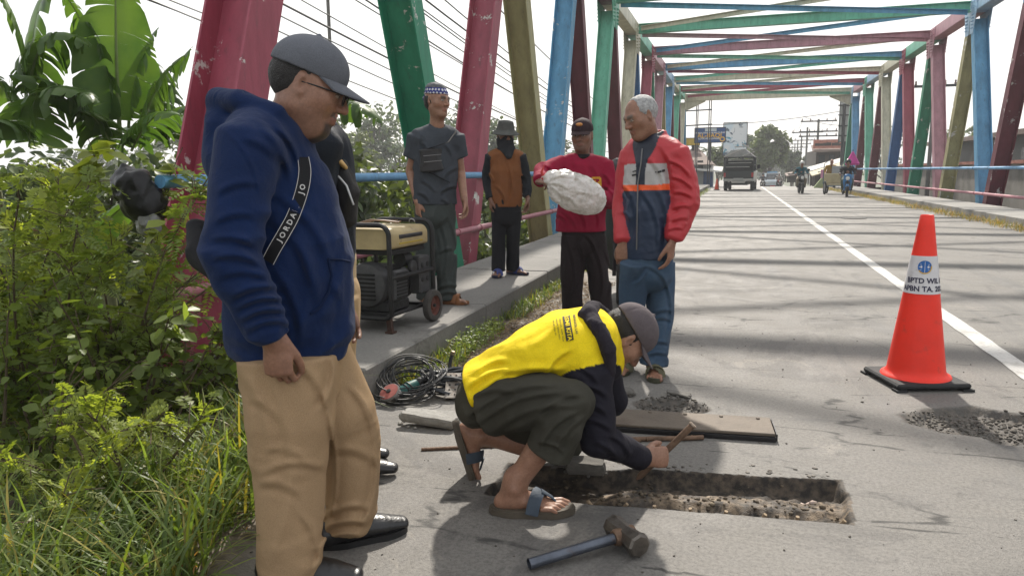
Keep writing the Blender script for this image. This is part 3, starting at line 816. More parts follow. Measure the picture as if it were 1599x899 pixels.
def sandal(root, an, toe, s, side, m_sole, m_strap, up=(0, 0, 1), kind='cross', z_off=-.088, name='sandal', L=.275):
    an = V3(an); u = nrm(up); d = V3(toe); d = nrm(d-u*(d@u)); r = np.cross(d, u); base = V3(root.location)
    M_ = Matrix(((r[0], d[0], u[0], 0), (r[1], d[1], u[1], 0), (r[2], d[2], u[2], 0), (0, 0, 0, 1)))
    c = an+d*.058*s+u*(z_off*s)-base
    mb = MB(); poly = sole_poly(L*s, .05*s, side); mb.prism(poly, -.024*s, -.006*s); mb.prism([(x*.95, y*.97) for x, y in poly], -.006*s, .0015*s)
    for v in mb.v: v.z += .012*s*max(0, abs(v.y/(L*s*.5))-.6)
    mb.xf(Matrix.Translation(Lp(c)) @ M_)
    so = mb.build(name, m_sole, root, True, auto=40)
    st = MB()
    def band(y0, y1, h, w0=.048, w1=.048, wd=.03):
        pts = []
        for i in range(9):
            a = math.pi*i/8; t = i/8; pts.append(Vector((math.cos(a)*(w0*(1-t)+w1*t)*s, (y0*(1-t)+y1*t)*s, (math.sin(a)**.8*h-.008)*s)))
        st.tube(pts, .003*s, 8, True, wd*.5*s, up=Vector((0, 1, 0)))
    if kind == 'cross': band(.01, .05, .062, wd=.045); band(.06, .02, .062, wd=.035)
    elif kind == 'thong': band(.0, .045, .060, wd=.042); st.tube([Vector((.01*side*s, .03*s, .052*s)), Vector((.014*side*s, .065*s, .028*s)), Vector((.016*side*s, .085*s, .002*s))], [.016*s, .011*s, .006*s], 8, True, .004*s)
    else: band(.02, .03, .055, wd=.07); band(-.06, -.02, .085, .044, .044, .02)
    st.xf(Matrix.Translation(Lp(c)) @ M_); st.build('strap', m_strap, so, True, auto=50)
    return so
def cap_prims(fr, lift=.0, brim=1., tilt=0.):
    """peaked cap: crown over the skull, peak in front"""
    c, r, f, u, s = fr; P = lambda x, y, z: c+(r*x+f*y+u*z)*s; ax = (r, f, u)
    crown = [Ell(P(0, -.010, .046+lift), np.array((.086, .108, .088))*s, ax, .01), Plane(P(0, 0, .030+lift*.5), -u-f*.10)]
    return crown
def make_cap(root, fr, m, m2=None, vox=.004, name='cap', drop=0., peak=.075, peak_dip=.35, crown_h=.088):
    c, r, f, u, s = fr; P = lambda x, y, z: c+(r*x+f*y+u*z)*s; ax = (r, f, u)
    crown = [Ell(P(0, -.010, .042+drop), np.array((.0855, .107, crown_h))*s, ax, .01), Ell(P(0, -.010, .042+drop+crown_h), .008*s, ax, .004), Plane(P(0, 0, .028+drop), -u-f*.08)]
    seam = lambda q: .0016*np.exp(-((np.arctan2((q-c)@r, (q-c)@f+.010) % (math.pi/3)-math.pi/6)/.035)**2)
    cp = soft(name, crown, vox, m, root, disp=seam, dmax=.004)
    # peak: a curved plate
    vs, fs = [], []; n, k = 14, 6; base = V3(root.location)
    for lay in (0, 1):
        for i in range(n+1):
            a = -1.15+2.3*i/n
            for j in range(k+1):
                t = j/k; rx, ry = .084, .098; sx, sy = math.sin(a)*rx, math.cos(a)*ry-.012
                ex = math.sin(a)*(rx-.004); ey = math.cos(a)*ry+peak*math.cos(a*.95)**.7*1.0-.012
                x, y = sx*(1-t)+ex*t, sy*(1-t)+ey*t; z = .030+drop-.004*lay-(y-sy)*peak_dip-.9*(x*x)*t*2.2
                vs.append(P(x, y, z)-base)
    L_ = (n+1)*(k+1)
    for lay in (0, 1):
        for i in range(n):
            for j in range(k):
                q = (lay*L_+i*(k+1)+j, lay*L_+(i+1)*(k+1)+j, lay*L_+(i+1)*(k+1)+j+1, lay*L_+i*(k+1)+j+1); fs.append(q if lay else q[::-1])
    for i in range(n): a, b = i*(k+1)+k, (i+1)*(k+1)+k; fs.append((a, b, b+L_, a+L_))
    pk = obj('peak', np_mesh('peak', vs, fs, m2 or m, True, auto=60), cp)
    return cp
def hair_prims(fr, th=.008, line=.045, back=-.06, side=.0):
    c, r, f, u, s = fr; P = lambda x, y, z: c+(r*x+f*y+u*z)*s; ax = (r, f, u)
    return [Ell(P(0, -.016, .034), np.array((.074+th, .095+th, .082+th))*s, ax, .01), Plane(P(0, .060, line+.02), nrm(f*.8-u*.75)), Plane(P(0, .0, back), -u+f*.35*0), Ell(P(0, .065, -.035), np.array((.12, .085, .075))*s, ax, .01, 's')]
def strap_path(root, pts, w, t, m, name='strap', n=40, upref=None, parent=None):
    """flat webbing along a smooth path; pts are (point, outward normal)"""
    P = [Vector(tuple(p[0])) for p in pts]; N = [Vector(tuple(p[1])).normalized() for p in pts]
    def cr(A, t):
        k = min(int(t), len(A)-2); u = t-k; a = A[max(k-1, 0)]; b = A[k]; c = A[k+1]; d = A[min(k+2, len(A)-1)]
        return .5*((2*b)+(-a+c)*u+(2*a-5*b+4*c-d)*u*u+(-a+3*b-3*c+d)*u**3)
    S_ = [(cr(P, (len(P)-1)*i/n), cr(N, (len(P)-1)*i/n).normalized()) for i in range(n+1)]
    vs, fs = [], []; base = Vector(tuple(V3(root.location)))
    for i, (p, nm) in enumerate(S_):
        tg = (S_[min(i+1, n)][0]-S_[max(i-1, 0)][0]).normalized(); sd_ = tg.cross(nm).normalized(); nm = sd_.cross(tg).normalized()
        for (a, b) in ((-1, -1), (1, -1), (1, 1), (-1, 1)): vs.append(p+sd_*a*w/2+nm*b*t/2-base)
    for i in range(n):
        for k in range(4): fs.append((i*4+k, i*4+(k+1) % 4, (i+1)*4+(k+1) % 4, (i+1)*4+k))
    fs += [(3, 2, 1, 0), (n*4, n*4+1, n*4+2, n*4+3)]
    o = obj(name, np_mesh(name, vs, fs, m, True, auto=40), parent or root)
    return o, S_
# ================================================================== PEOPLE
aF, aR, aZ = V3(FH), V3(cR), np.array((0., 0, 1))
def DV(px, py, d): return V3(D(px, py, d))
def gz(px, d, z=0.):                 # a point at level z, in the column of a pixel, at that distance
    p0, p1 = D(px, 300, d), D(px, 800, d); t = (z-p0.z)/(p1.z-p0.z); return V3(p0+(p1-p0)*t)
def person_root(label, p, group=None):
    return thing('person', label, 'person', (float(p[0]), float(p[1]), float(p[2])), 0, group)
def arm(sh, el, wr, r=(.052, .044, .034), k=.03, cap=.4): return Tube([sh, el, wr], r, None, None, k, cap)
def leg(hp, kn, an, r, b=None, k=.04, cap=.15, right=None): return Tube([hp, kn, an], r, b, right, k, cap)
BLACKRUB = mat('black_rubber', (.014, .014, .015), .55, .2, 20, .2, 80)
LEATHER = mat('black_leather', (.012, .012, .013), .32, .2, 12, .25, 60, spec=.55)

# ---------- man in navy hoodie -------------------------------------------------
def hoodie_man():
    d = 2.21; f = nrm(aR+aF*.06); r = np.cross(f, aZ)            # faces right; his right side is towards us
    root = person_root('stout man in navy hooded sweatshirt, grey cap and khaki trousers looking down', gz(460, d))
    hc = DV(482, 138, d); hf = nrm(f*math.cos(.33)-aZ*math.sin(.33)+aF*.05); hu = nrm(aZ*math.cos(.33)+f*math.sin(.33))
    hp, fr = head_prims(hc, hf, hu, 1.06, True, 1.12)
    nb = DV(418, 205, d); shR, shL = DV(388, 222, 2.02), DV(428, 222, 2.40)
    elR, wrR = DV(360, 398, 1.93), DV(428, 528, 1.95); elL, wrL = DV(470, 395, 2.46), DV(520, 470, 2.42)
    hipR, hipL = DV(447, 560, 2.12), DV(488, 560, 2.28); knR, knL = DV(452, 735, 2.09), DV(547, 690, 2.31)
    anR, anL = gz(455, 2.07, .09), gz(540, 2.315, .09)
    neck = Tube([nb+f*.02-aZ*.04, hc-hu*.07*1.06-hf*.015], [.075, .066], None, None, .03)
    double = Ell(hc-hu*.115+hf*.015, (.05, .05, .035), None, .04)
    handR = hand_prims(wrR, nrm(DV(438, 600, 1.95)-wrR), r*-1+f*.15, f+r*.1, (.75, .8, .85, .9), 1.08)
    handL = hand_prims(wrL, nrm(f*.5-aZ), r, f, (.5, .55, .6, .6), 1.05)
    coarse = [Tube([hipR*.5+hipL*.5, nb-aZ*.16, nb], [.12, .10, .05], None, None, .03), Tube([hipR, knR, anR], [.07, .05, .04]), Tube([hipL, knL, anL], [.07, .05, .04]), Tube([shR, elR, wrR], [.04, .035, .028]), Tube([shL, elL, wrL], [.04, .035, .028])]
    body_mesh(root, None, hp+[neck, double], [handR+[Tube([elR*.3+wrR*.7, wrR], [.036, .028])], handL+[Tube([elL*.3+wrL*.7, wrL], [.036, .028])]], coarse,
              head_cols(fr, SKIN['tan'], goatee=.9, stubble=.12), .0042)
    # hair below the cap
    c, rr, ff, uu, s = fr
    hair = [Ell(c+(-ff*.016+uu*.022)*s, np.array((.078, .098, .085))*s, (rr, ff, uu), .01), Plane(c+uu*(.05)*s, uu), Plane(c-uu*.028*s, -uu+ff*.3), Plane(c+ff*.012*s, ff)]
    soft('hair', hair, .0045, mat('black_hair', (.012, .010, .009), .55, .3, 80, .6, 240), root, folds(.0015, (60, 60, 60), 2), .004)
    make_cap(root, fr, cloth('cap_grey', (.118, .125, .145), .12, .8, .2, 40), vox=.0038, drop=.010, peak=.082, peak_dip=.30)
    # glasses
    g = MB(); P = lambda x, y, z: Lp(c+(rr*x+ff*y+uu*z)*s-V3(root.location))
    for sx in (-1, 1):
        g.tube([P(sx*.080, -.01, .008), P(sx*.074, .05, .010), P(sx*.060, .100, .009)], .0022, 6)
        g.torus(P(sx*.033, .103, .002), .021, .0022, Lp(ff), 16, 6)
    g.tube([P(-.012, .106, .004), P(.012, .106, .004)], .002, 6); g.build('glasses', mat('glasses_frame', (.01, .01, .01), .3), root, True)
    # hoodie
    sp = [DV(452, 548, d), DV(453, 500, d), DV(450, 410, d), DV(434, 310, d), DV(424, 235, d), DV(418, 200, d)]
    T_ = [Tube(sp, [.175, .185, .180, .172, .165, .08], [.172, .188, .192, .168, .120, .075], r, .05, .12),
          Tube([shL-aZ*.01, nb-aZ*.005, shR-aZ*.01], [.075, .082, .078], None, None, .06),
          Tube([shR, shR*.45+elR*.55, elR, elR*.4+wrR*.6, wrR-(wrR-elR)*.12], [.086, .080, .076, .066, .056], None, None, .014, .5),
          Tube([wrR-(wrR-elR)*.20, wrR-(wrR-elR)*.02], [.047, .043], None, None, .008, .25),
          Tube([shL, elL, wrL-(wrL-elL)*.1], [.088, .075, .055], None, None, .045, .5),
          Tube([DV(452, 536, d), DV(452, 548, d)], [.176, .172], [.176, .172], r, .006, .2)]
    # hood lying on the back, round the neck
    hd = [DV(470, 232, 2.16), DV(432, 178, 2.10), DV(375, 156, 2.12), DV(342, 158, 2.2), DV(375, 158, 2.30), DV(440, 182, 2.32), DV(474, 232, 2.26)]
    T_ += [Tube(hd, [.016, .024, .030, .034, .030, .024, .016], None, None, .010), Ell(DV(360, 196, d), (.062, .080, .070), None, .02), Ell(DV(374, 250, d), (.10, .10, .10), None, .06), Ell(DV(400, 158, d), (.075, .10, .024), None, .015, 's')]
    T_.append(Tube([nb+aZ*.01, hc-hu*.04-hf*.04], [.082, .070], None, None, .015, 1, 's'))
    cr_ = creases([(352, 205, 405, 300, 3, .004), (338, 300, 400, 285, 6, .008), (335, 345, 398, 335, 6, .008), (330, 372, 400, 382, 6, .011), (335, 400, 408, 412, 6, .012), (345, 430, 420, 432, 6, .010), (362, 462, 438, 448, 6, .011), (370, 480, 444, 466, 5, .012), (378, 497, 446, 484, 5, .012), (388, 513, 448, 502, 5, .011),
                   (432, 300, 520, 420, 8, .009), (425, 340, 500, 480, 8, .009), (430, 420, 470, 535, 8, .010), (462, 350, 470, 520, 9, .008), (540, 350, 500, 500, 8, .007), (520, 440, 545, 535, 7, .008), (448, 500, 452, 540, 6, .008), (380, 215, 440, 250, 7, .007), (430, 196, 468, 262, 5, .008), (410, 200, 455, 285, 6, .007)], 2.16)
    fold = folds(.0085, (8, 8, 11), 3)
    fa = folds(.006, (20, 20, 8), 8)
    def disp(q):
        z = q[..., 2]; hem = np.exp(-((z-sp[0][2]-.07)/.05)**2); el = np.exp(-(np.linalg.norm(q-elR, axis=-1)/.11)**2); wr = np.exp(-(np.linalg.norm(q-(wrR+(elR-wrR)*.3), axis=-1)/.08)**2)
        return fold(q)*(.55+.8*hem+.8*el)+fa(q)*(.25+1.2*wr)+cr_(q)
    hood = soft('hooded_sweatshirt', T_, .0057, cloth('navy_fleece', (.0048, .0165, .064), .18, .92, .3, 30, sheen=.06), root, disp, .014)
    # pocket welt, zip
    m_d = cloth('navy_fleece_dark', (.004, .012, .045), .1, .9)
    bvh_ = bvh_of(hood)
    def on(px, py, off=.003):
        o = Vector((0, 0, CAM_H)); dr = (D(px, py, 2.)-o).normalized(); h = bvh_.ray_cast(o-root.location, dr)
        return (h[0]+h[1]*off if h[0] is not None else D(px, py, 2.2)-root.location)
    pk = MB(); pk.tube([on(x, y) for x, y in ((512, 404), (517, 430), (512, 455), (500, 478), (484, 490))], .0045, 6); pk.tube([on(x, y) for x, y in ((512, 404), (530, 405), (545, 408))], .0035, 6)
    pk.build('pocket', m_d, hood, True)
    # khaki shirt collar showing at the nape
    soft('shirt_collar', [Tube([nb+aZ*.006+f*.02, nb+aZ*.042+f*.045], [.081, .076], None, None, .01, .2)], .0045, cloth('khaki_shirt', (.40, .31, .20), .08), root)
    # trousers
    tr = [Tube([DV(455, 600, d), DV(455, 540, d), DV(453, 500, d)], [.155, .160, .15], [.155, .152, .14], r, .05, .3),
          Tube([hipR, DV(452, 650, 2.10), knR, DV(455, 830, 2.07), gz(457, 2.065, .035)], [.128, .122, .103, .094, .090], [.135, .130, .102, .092, .088], r, .03, .12),
          Tube([hipL, DV(532, 640, 2.29), knL, DV(548, 790, 2.315), gz(540, 2.32, .06)], [.122, .108, .093, .083, .075], [.122, .108, .096, .080, .072], r, .014, .12)]
    ct = creases([(497, 590, 492, 890, 3.5, .007), (545, 600, 585, 690, 6, .008), (585, 690, 560, 830, 5, .008), (455, 560, 510, 630, 7, .008), (520, 552, 500, 640, 6, .010), (395, 620, 440, 660, 7, .007), (410, 735, 505, 728, 6, .008), (405, 752, 470, 770, 7, .007), (415, 700, 480, 715, 7, .006), (505, 805, 575, 790, 5, .010), (505, 825, 572, 815, 5, .011), (508, 842, 566, 836, 4, .010), (525, 700, 590, 720, 7, .008), (430, 600, 425, 880, 8, .006), (470, 800, 500, 880, 6, .007), (380, 580, 420, 720, 8, .006)], 2.4)
    ft = folds(.008, (7, 7, 2.2), 5); fb = folds(.008, (6, 6, 16), 6)
    def dt(q):
        low = smooth(.24, .08, q[..., 2]); kn = np.exp(-((q[..., 2]-.42)/.07)**2); cr = np.exp(-((q[..., 2]-.83)/.10)**2)
        return ft(q)*.9+fb(q)*(1.0*low+.5*kn+.6*cr)+ct(q)
    soft('trousers', tr, .0058, cloth('khaki_twill', (.335, .225, .128), .07, .8, .22, 22), root, dt, .016)
    for an, px, dd, tv in ((anR, 455, 2.07, f+aF*-.1), (anL, 540, 2.315, f+aF*.45)):
        t = nrm(tv); a0 = np.array(an); a0[2] = 0; sd = np.cross(t, aZ)
        up_ = [Tube([a0-t*.075+aZ*.045, a0+t*.02+aZ*.05, a0+t*.12+aZ*.040, a0+t*.195+aZ*.030], [.038, .042, .049, .036], [.045, .052, .034, .020], sd, .02), Plane(a0+aZ*.022, -aZ)]
        shoe = soft('shoe', up_, .0042, LEATHER, root)
        mb = MB(); mb.prism(sole_poly(.305, .054, 1), 0, .0215); mb.xf(Matrix.Translation(Lp(a0+t*.058-V3(root.location))) @ Matrix(((sd[0], t[0], 0, 0), (sd[1], t[1], 0, 0), (0, 0, 1, 0), (0, 0, 0, 1))))
        mb.build('sole', BLACKRUB, shoe)
    return root, hood, dict(nb=nb, sp=sp, f=f, r=r, d=d)
def bvh_of(o):
    me = o.data; return BVHTree.FromPolygons([v.co.copy() for v in me.vertices], [tuple(p.vertices) for p in me.polygons])
A_root, A_hood, A = hoodie_man()
# its bag, worn across the body: strap from the collar over the chest, pouch behind the elbow
def cross_bag():
    root = thing('crossbody_bag', 'black waist bag on a lettered strap across the navy sweatshirt', 'bag', tuple(DV(335, 400, 2.16)))
    bv = bvh_of(A_hood); o = Vector((0, 0, CAM_H)); off = Vector(A_root.location)
    pts = []
    for (x, y) in ((470, 246), (474, 270), (470, 300), (459, 335), (445, 362), (430, 388), (420, 408)):
        dr = (D(x, y, 2.)-o).normalized(); h = bv.ray_cast(o-off, dr)
        if h[0] is None: continue
        pts.append((h[0]+off+h[1]*.005, h[1] if h[1].dot(dr) < 0 else -h[1]))
    for i in range(len(pts)):                                   # calm the normals
        a = pts[max(i-1, 0)][1]+pts[i][1]*1+pts[min(i+1, len(pts)-1)][1]+Vector(tuple(A['r']))*2.0; pts[i] = (pts[i][0], a.normalized())
    m_s = cloth('strap_black', (.013, .013, .015), .1, .7, .1)
    st, S_ = strap_path(root, pts, .036, .0025, m_s, n=60)
    # lettering woven along the strap
    vs, fs = text_mesh('J O R D A N      J O', .0205, .0005, 'LEFT')
    L = [0]
    for i in range(1, len(S_)): L.append(L[-1]+(S_[i][0]-S_[i-1][0]).length)
    def on(s_, q):
        s_ = min(max(s_, 0), L[-1]-1e-4); i = max(j for j in range(len(L)) if L[j] <= s_); i = min(i, len(S_)-2)
        t = (s_-L[i])/(L[i+1]-L[i]); p = S_[i][0].lerp(S_[i+1][0], t); n_ = S_[i][1].lerp(S_[i+1][1], t).normalized(); tg = (S_[i+1][0]-S_[i][0]).normalized()
        sd_ = tg.cross(n_).normalized(); n_ = sd_.cross(tg); return p+sd_*q+n_*.0042
    wtot = max(v.x for v in vs); s1 = L[-1]*.80
    out = [on(s1-v.x*1.02, v.y)-Vector(root.location) for v in vs]
    m_w = mat('woven_white', (.62, .61, .59), .8, .08)
    obj('lettering', np_mesh('lettering', out, fs, m_w, False), st, kind='stuff')
    e = MB()
    for q in (-.0165, .0165):
        e.tube([on(L[-1]*i/40, q)-Vector(root.location) for i in range(41)], .0009, 5)
    e.build('edge_stripes', m_w, st)
    pouch = [Tube([DV(312, 360, 2.16), DV(326, 398, 2.12), DV(352, 432, 2.06)], [.050, .070, .048], [.030, .052, .034], A['r'], .03)]
    soft('pouch', pouch, .006, cloth('bag_black', (.014, .014, .016), .15, .75, .3), root, folds(.003, (14, 14, 14), 4), .006)
    z = MB(); z.tube([D(302, 372, 2.10)-Vector(root.location), D(314, 408, 2.05)-Vector(root.location), D(340, 436, 2.0)-Vector(root.location)], .0035, 6); z.build('zip', BLACKRUB, root, True)
cross_bag()

# ---------- companion half hidden behind him -----------------------------------
def companion():
    d = 2.92; f = nrm(aR+aF*.12); r = np.cross(f, aZ)
    root = person_root('man in dark jacket over khaki shirt standing behind the navy hoodie', gz(520, d))
    hc = DV(497, 145, d); hf = nrm(f-aZ*.35); hu = nrm(aZ+f*.35)
    hp, fr = head_prims(hc, hf, hu, 1.0)
    nb = DV(492, 205, d); shR, shL = DV(500, 225, 2.74), DV(500, 225, 3.10); elR, wrR = DV(492, 330, 2.72), DV(512, 415, 2.78); elL, wrL = DV(500, 330, 3.14), DV(530, 420, 3.1)
    hipR, hipL = DV(512, 470, 2.84), DV(512, 470, 3.0); knR, knL = DV(525, 590, 2.84), DV(520, 590, 3.0); anR, anL = gz(540, 2.86, .09), gz(530, 3.02, .09)
    neck = Tube([nb, hc-hu*.07], [.065, .056], None, None, .03)
    body_mesh(root, None, hp+[neck], [hand_prims(wrR, nrm(f*.45-aZ), r*-1, f, (.5, .5, .55, .6))+[Tube([elR*.3+wrR*.7, wrR], [.034, .027])], hand_prims(wrL, nrm(f*.4-aZ), r, f)], [Tube([hipR*.5+hipL*.5, nb-aZ*.15, nb], [.10, .085, .045]), Tube([wrR, elR, shR, nb-aZ*.08, shL, elL, wrL], [.024, .03, .034, .05, .034, .03, .024]), Tube([hipR*.6+knR*.4, knR, anR], [.045, .04, .034]), Tube([hipL*.6+knL*.4, knL, anL], [.045, .04, .034]), Tube([hipR*.5+hipL*.5, hipR*.6+knR*.4], [.05, .045]), Tube([hipR*.5+hipL*.5, hipL*.6+knL*.4], [.05, .045]), Tube([hipR, knR, anR], [.06, .045, .036]), Tube([hipL, knL, anL], [.06, .045, .036])], head_cols(fr, SKIN['mid']), .006)
    soft('hair', hair_prims(fr), .006, mat('black_hair', (.012, .010, .009)), root)
    sp = [DV(510, 480, d), DV(508, 400, d), DV(506, 310, d), DV(500, 240, d), DV(494, 205, d)]
    soft('shirt', [Tube(sp, [.14, .14, .14, .13, .06], [.118, .118, .105, .09, .05], r, .05, .2)], .008, cloth('khaki_shirt', (.40, .31, .20), .08), root, folds(.004, (10, 10, 6), 2), .006)
    T_ = [Tube([DV(503, 425, d), DV(503, 320, d), DV(499, 240, d), DV(490, 200, d)], [.175, .18, .175, .08], [.125, .135, .125, .075], r, .05, .15), Tube([shL, nb, shR], [.07, .07, .07], None, None, .05),
          Tube([shR, elR, wrR-(wrR-elR)*.12], [.072, .062, .048], None, None, .04, .5), Tube([shL, elL, wrL-(wrL-elL)*.12], [.072, .062, .048], None, None, .04, .5), Tube([nb, hc-hu*.05], [.068, .06], None, None, .01, 1, 's')]
    soft('jacket', T_, .007, cloth('jacket_dark', (.012, .016, .024), .15, .75, .3), root, folds(.006, (12, 12, 8), 5), .01)
    soft('collar_flap', [Tube([DV(512, 218, 2.80), DV(528, 250, 2.78), DV(540, 262, 2.78)], [.035, .045, .02], [.012, .012, .008], r, .01)], .006, cloth('tan_flap', (.42, .27, .11), .1), root)
    tr = [Tube([DV(512, 500, d), DV(512, 455, d)], [.15, .15], [.125, .125], r, .05), Tube([hipR, knR, gz(540, 2.86, .05)], [.095, .078, .068], None, None, .05, .15), Tube([hipL, knL, gz(530, 3.02, .05)], [.095, .078, .068], None, None, .05, .15)]
    soft('trousers', tr, .008, cloth('khaki_twill2', (.34, .24, .14), .08), root, folds(.005, (8, 8, 4), 3), .008)
    for an in (anR, anL):
        t = f; a0 = np.array(an); a0[2] = 0; sd = np.cross(t, aZ)
        sh = soft('shoe', [Tube([a0-t*.075+aZ*.045, a0+t*.02+aZ*.05, a0+t*.12+aZ*.040, a0+t*.19+aZ*.030], [.038, .042, .047, .034], [.043, .05, .032, .02], sd, .02), Plane(a0+aZ*.002, -aZ)], .006, LEATHER, root)
    bag = thing('chest_bag', 'black sling bag on the chest of the man behind the navy hoodie', 'bag', tuple(DV(540, 300, 2.85)))
    soft('pouch', [Tube([DV(527, 262, 2.84), DV(541, 300, 2.84), DV(540, 340, 2.84)], [.07, .085, .07], [.04, .048, .04], r, .03)], .006, cloth('bag_black'
, (.014, .014, .016)), bag, folds(.004, (14, 14, 14), 7), .006)
    z = MB(); z.tube([D(528, 275, 2.75)-bag.location, D(541, 290, 2.74)-bag.location, D(552, 320, 2.75)-bag.location], .004, 6); z.build('zip', mat('zip_metal', (.5, .5, .5), .35, metal=.8), bag, True)
    s_ = MB(); s_.tube([D(527, 262, 2.8)-bag.location, D(512, 225, 2.76)-bag.location, D(497, 205, 2.86)-bag.location], .018, 8, True, .003); s_.build('strap', cloth('strap_black', (.013, .013, .015)), bag, True)
companion()

# ---------- man with blue headscarf, on the pavement ---------------------------
def scarf_man():
    d = 5.76; f = nrm(-aF*.85+aR*.55); r = np.cross(f, aZ)
    root = person_root('man in dark grey t-shirt and blue dotted headscarf beside the generator', gz(685, d, SW_H))
    hc = DV(683, 158, d-.03); hf = nrm(-aF*.62+aR*.78-aZ*.06); hu = nrm(aZ+aR*.06)
    hp, fr = head_prims(hc, hf, hu, 1.0, True, .94)
    nb = DV(682, 197, d); shR, shL = DV(653, 213, d-.05), DV(709, 213, d+.06); elR, wrR = DV(641, 268, d), DV(652, 316, d-.10); elL, wrL = DV(719, 268, d+.10), DV(725, 312, d-.03)
    hipR, hipL = DV(666, 330, d), DV(694, 330, d+.03); knR, knL = DV(664, 395, d-.05), DV(695, 395, d); anR, anL = gz(664, d-.02, SW_H+.09), gz(697, d+.02, SW_H+.09)
    neck = Tube([nb-aZ*.03, hc-hu*.07], [.058, .050], None, None, .03)
    armR = [Tube([shR, elR, wrR], [.046, .038, .027], None, None, .03)]+hand_prims(wrR, nrm(-aZ+f*.08), -r, f, (.35, .4, .45, .5))
    armL = [Tube([shL, elL, wrL], [.046, .038, .027], None, None, .03)]+hand_prims(wrL, nrm(-aZ+f*.1+aR*.08), r, f, (.45, .5, .55, .6))
    footL = foot_prims(anL, nrm(aR-aF*.35), 1., side=1)+[Tube([anL, anL+aZ*.15], [.034, .042])]; footR = foot_prims(anR, nrm(aR*.5-aF), 1., side=-1)+[Tube([anR, anR+aZ*.15], [.034, .042])]
    body_mesh(root, None, hp+[neck], [armR, armL, footL, footR], [Tube([hipR*.5+hipL*.5, nb-aZ*.15, nb], [.10, .085, .045]), Tube([wrR, elR, shR, nb-aZ*.08, shL, elL, wrL], [.024, .03, .034, .05, .034, .03, .024]), Tube([hipR*.6+knR*.4, knR, anR], [.045, .04, .034]), Tube([hipL*.6+knL*.4, knL, anL], [.045, .04, .034]), Tube([hipR*.5+hipL*.5, hipR*.6+knR*.4], [.05, .045]), Tube([hipR*.5+hipL*.5, hipL*.6+knL*.4], [.05, .045])], head_cols(fr, SKIN['mid'], stubble=.1), .0058)
    c, rr, ff, uu, s = fr
    soft('hair', [Ell(c+(-ff*.02+uu*.005)*s, np.array((.080, .094, .095))*s, (rr, ff, uu), .01), Plane(c+uu*.03, uu), Plane(c-uu*.07, -uu), Plane(c+ff*.0, ff+uu*.3)], .0055, mat('black_hair', (.012, .010, .009)), root, folds(.004, (40, 40, 20), 1), .006)
    ph = lambda v: np.arctan2((v-c)@rr, (v-c)@ff)
    def sc_col(v):
        col = np.tile(np.array((.018, .024, .16)), (len(v), 1)); z = (v-c)@uu; a = ph(v)*.088/.030; row = np.round(z/.026); fx = (a+.5*(row % 2)) % 1-.5; fz = z/.026-row
        dot = (fx**2+fz**2 < .10) & (z < .093); col[dot] = (.55, .56, .60); top = z > .093; col[top] = (.085, .09, .10); return col
    soft('headscarf', [Ell(c+(-ff*.014+uu*.04)*s, np.array((.081, .101, .083))*s, (rr, ff, uu), .01), Ell(c+(-ff*.03+uu*.095)*s, (.065, .075, .04), (rr, ff, uu), .03), Plane(c+uu*.048, -uu-ff*.0), Tube([c-ff*.10+uu*.055, c-ff*.125+uu*.02], [.018, .022], None, None, .02)], .0045, mat('scarf_print', (1, 1, 1), .85, .1, 30, .2, 60, attr='Col'), root, folds(.003, (30, 30, 30), 4), .005, sc_col)
    sp = [DV(680, 318, d), DV(680, 290, d), DV(681, 250, d), DV(682, 218, d), DV(682, 200, d)]
    T_ = [Tube(sp, [.178, .172, .178, .165, .065], [.118, .115, .122, .098, .058], r, .04, .12), Tube([shL-aZ*.01, nb-aZ*.02, shR-aZ*.01], [.058, .055, .058], None, None, .05),
          Tube([shR+aZ*.0, shR*.42+elR*.58], [.074, .076], None, None, .04, .2), Tube([shL, shL*.42+elL*.58], [.074, .076], None, None, .04, .2), Tube([nb+aZ*.005+f*.02, hc-hu*.05], [.052, .056], None, None, .008, 1, 's')]
    soft('t_shirt', T_, .0065, cloth('tee_grey', (.046, .054, .066), .18, .85, .35, 24), root, lambda q: folds(.008, (9, 9, 6), 9)(q)+creases([(690, 280, 712, 262, 3, .011), (688, 300, 714, 290, 3, .012), (660, 282, 680, 300, 3, .011), (655, 300, 672, 314, 3, .011), (695, 225, 708, 250, 3, .010), (660, 222, 668, 240, 3, .010), (690, 310, 700, 318, 3, .010)], 5.85)(q), .018)
    tr = [Tube([DV(680, 335, d), DV(680, 308, d)], [.160, .155], [.115, .112], r, .04), Tube([hipR, knR, gz(664, d-.02, SW_H+.05)], [.086, .070, .068], None, None, .012, .12), Tube([hipL, knL, gz(698, d+.02, SW_H+.04)], [.086, .074, .076], None, None, .012, .12)]
    soft('trousers', tr, .0065, cloth('trouser_greygreen', (.048, .058, .056), .15, .85, .3, 22), root, lambda q: folds(.008, (10, 10, 5), 6)(q)+creases([(702, 340, 706, 440, 3, .012), (690, 350, 688, 450, 3, .010), (684, 395, 710, 388, 3, .010), (684, 450, 714, 446, 3, .012), (684, 460, 714, 458, 2.5, .012), (668, 345, 675, 440, 3, .010)], 5.9)(q), .018)
    ms, mt = mat('sandal_tan', (.20, .085, .035), .7, .2, 20, .2, 60), mat('sandal_tan2', (.24, .10, .04), .6, .15, 20)
    sandal(root, anL, nrm(aR-aF*.35), 1, 1, ms, mt, z_off=-.066); sandal(root, anR, nrm(aR*.5-aF), 1, -1, ms, mt, z_off=-.066)
    bag = thing('shoulder_bag', 'black crossbody pouch on the grey t-shirt of the headscarf man', 'bag', tuple(DV(672, 253, d-.16)))
    q = DV(673, 250, d-.15); rb, ub = nrm(r*-.97+aZ*.08), nrm(aZ+r*.08)
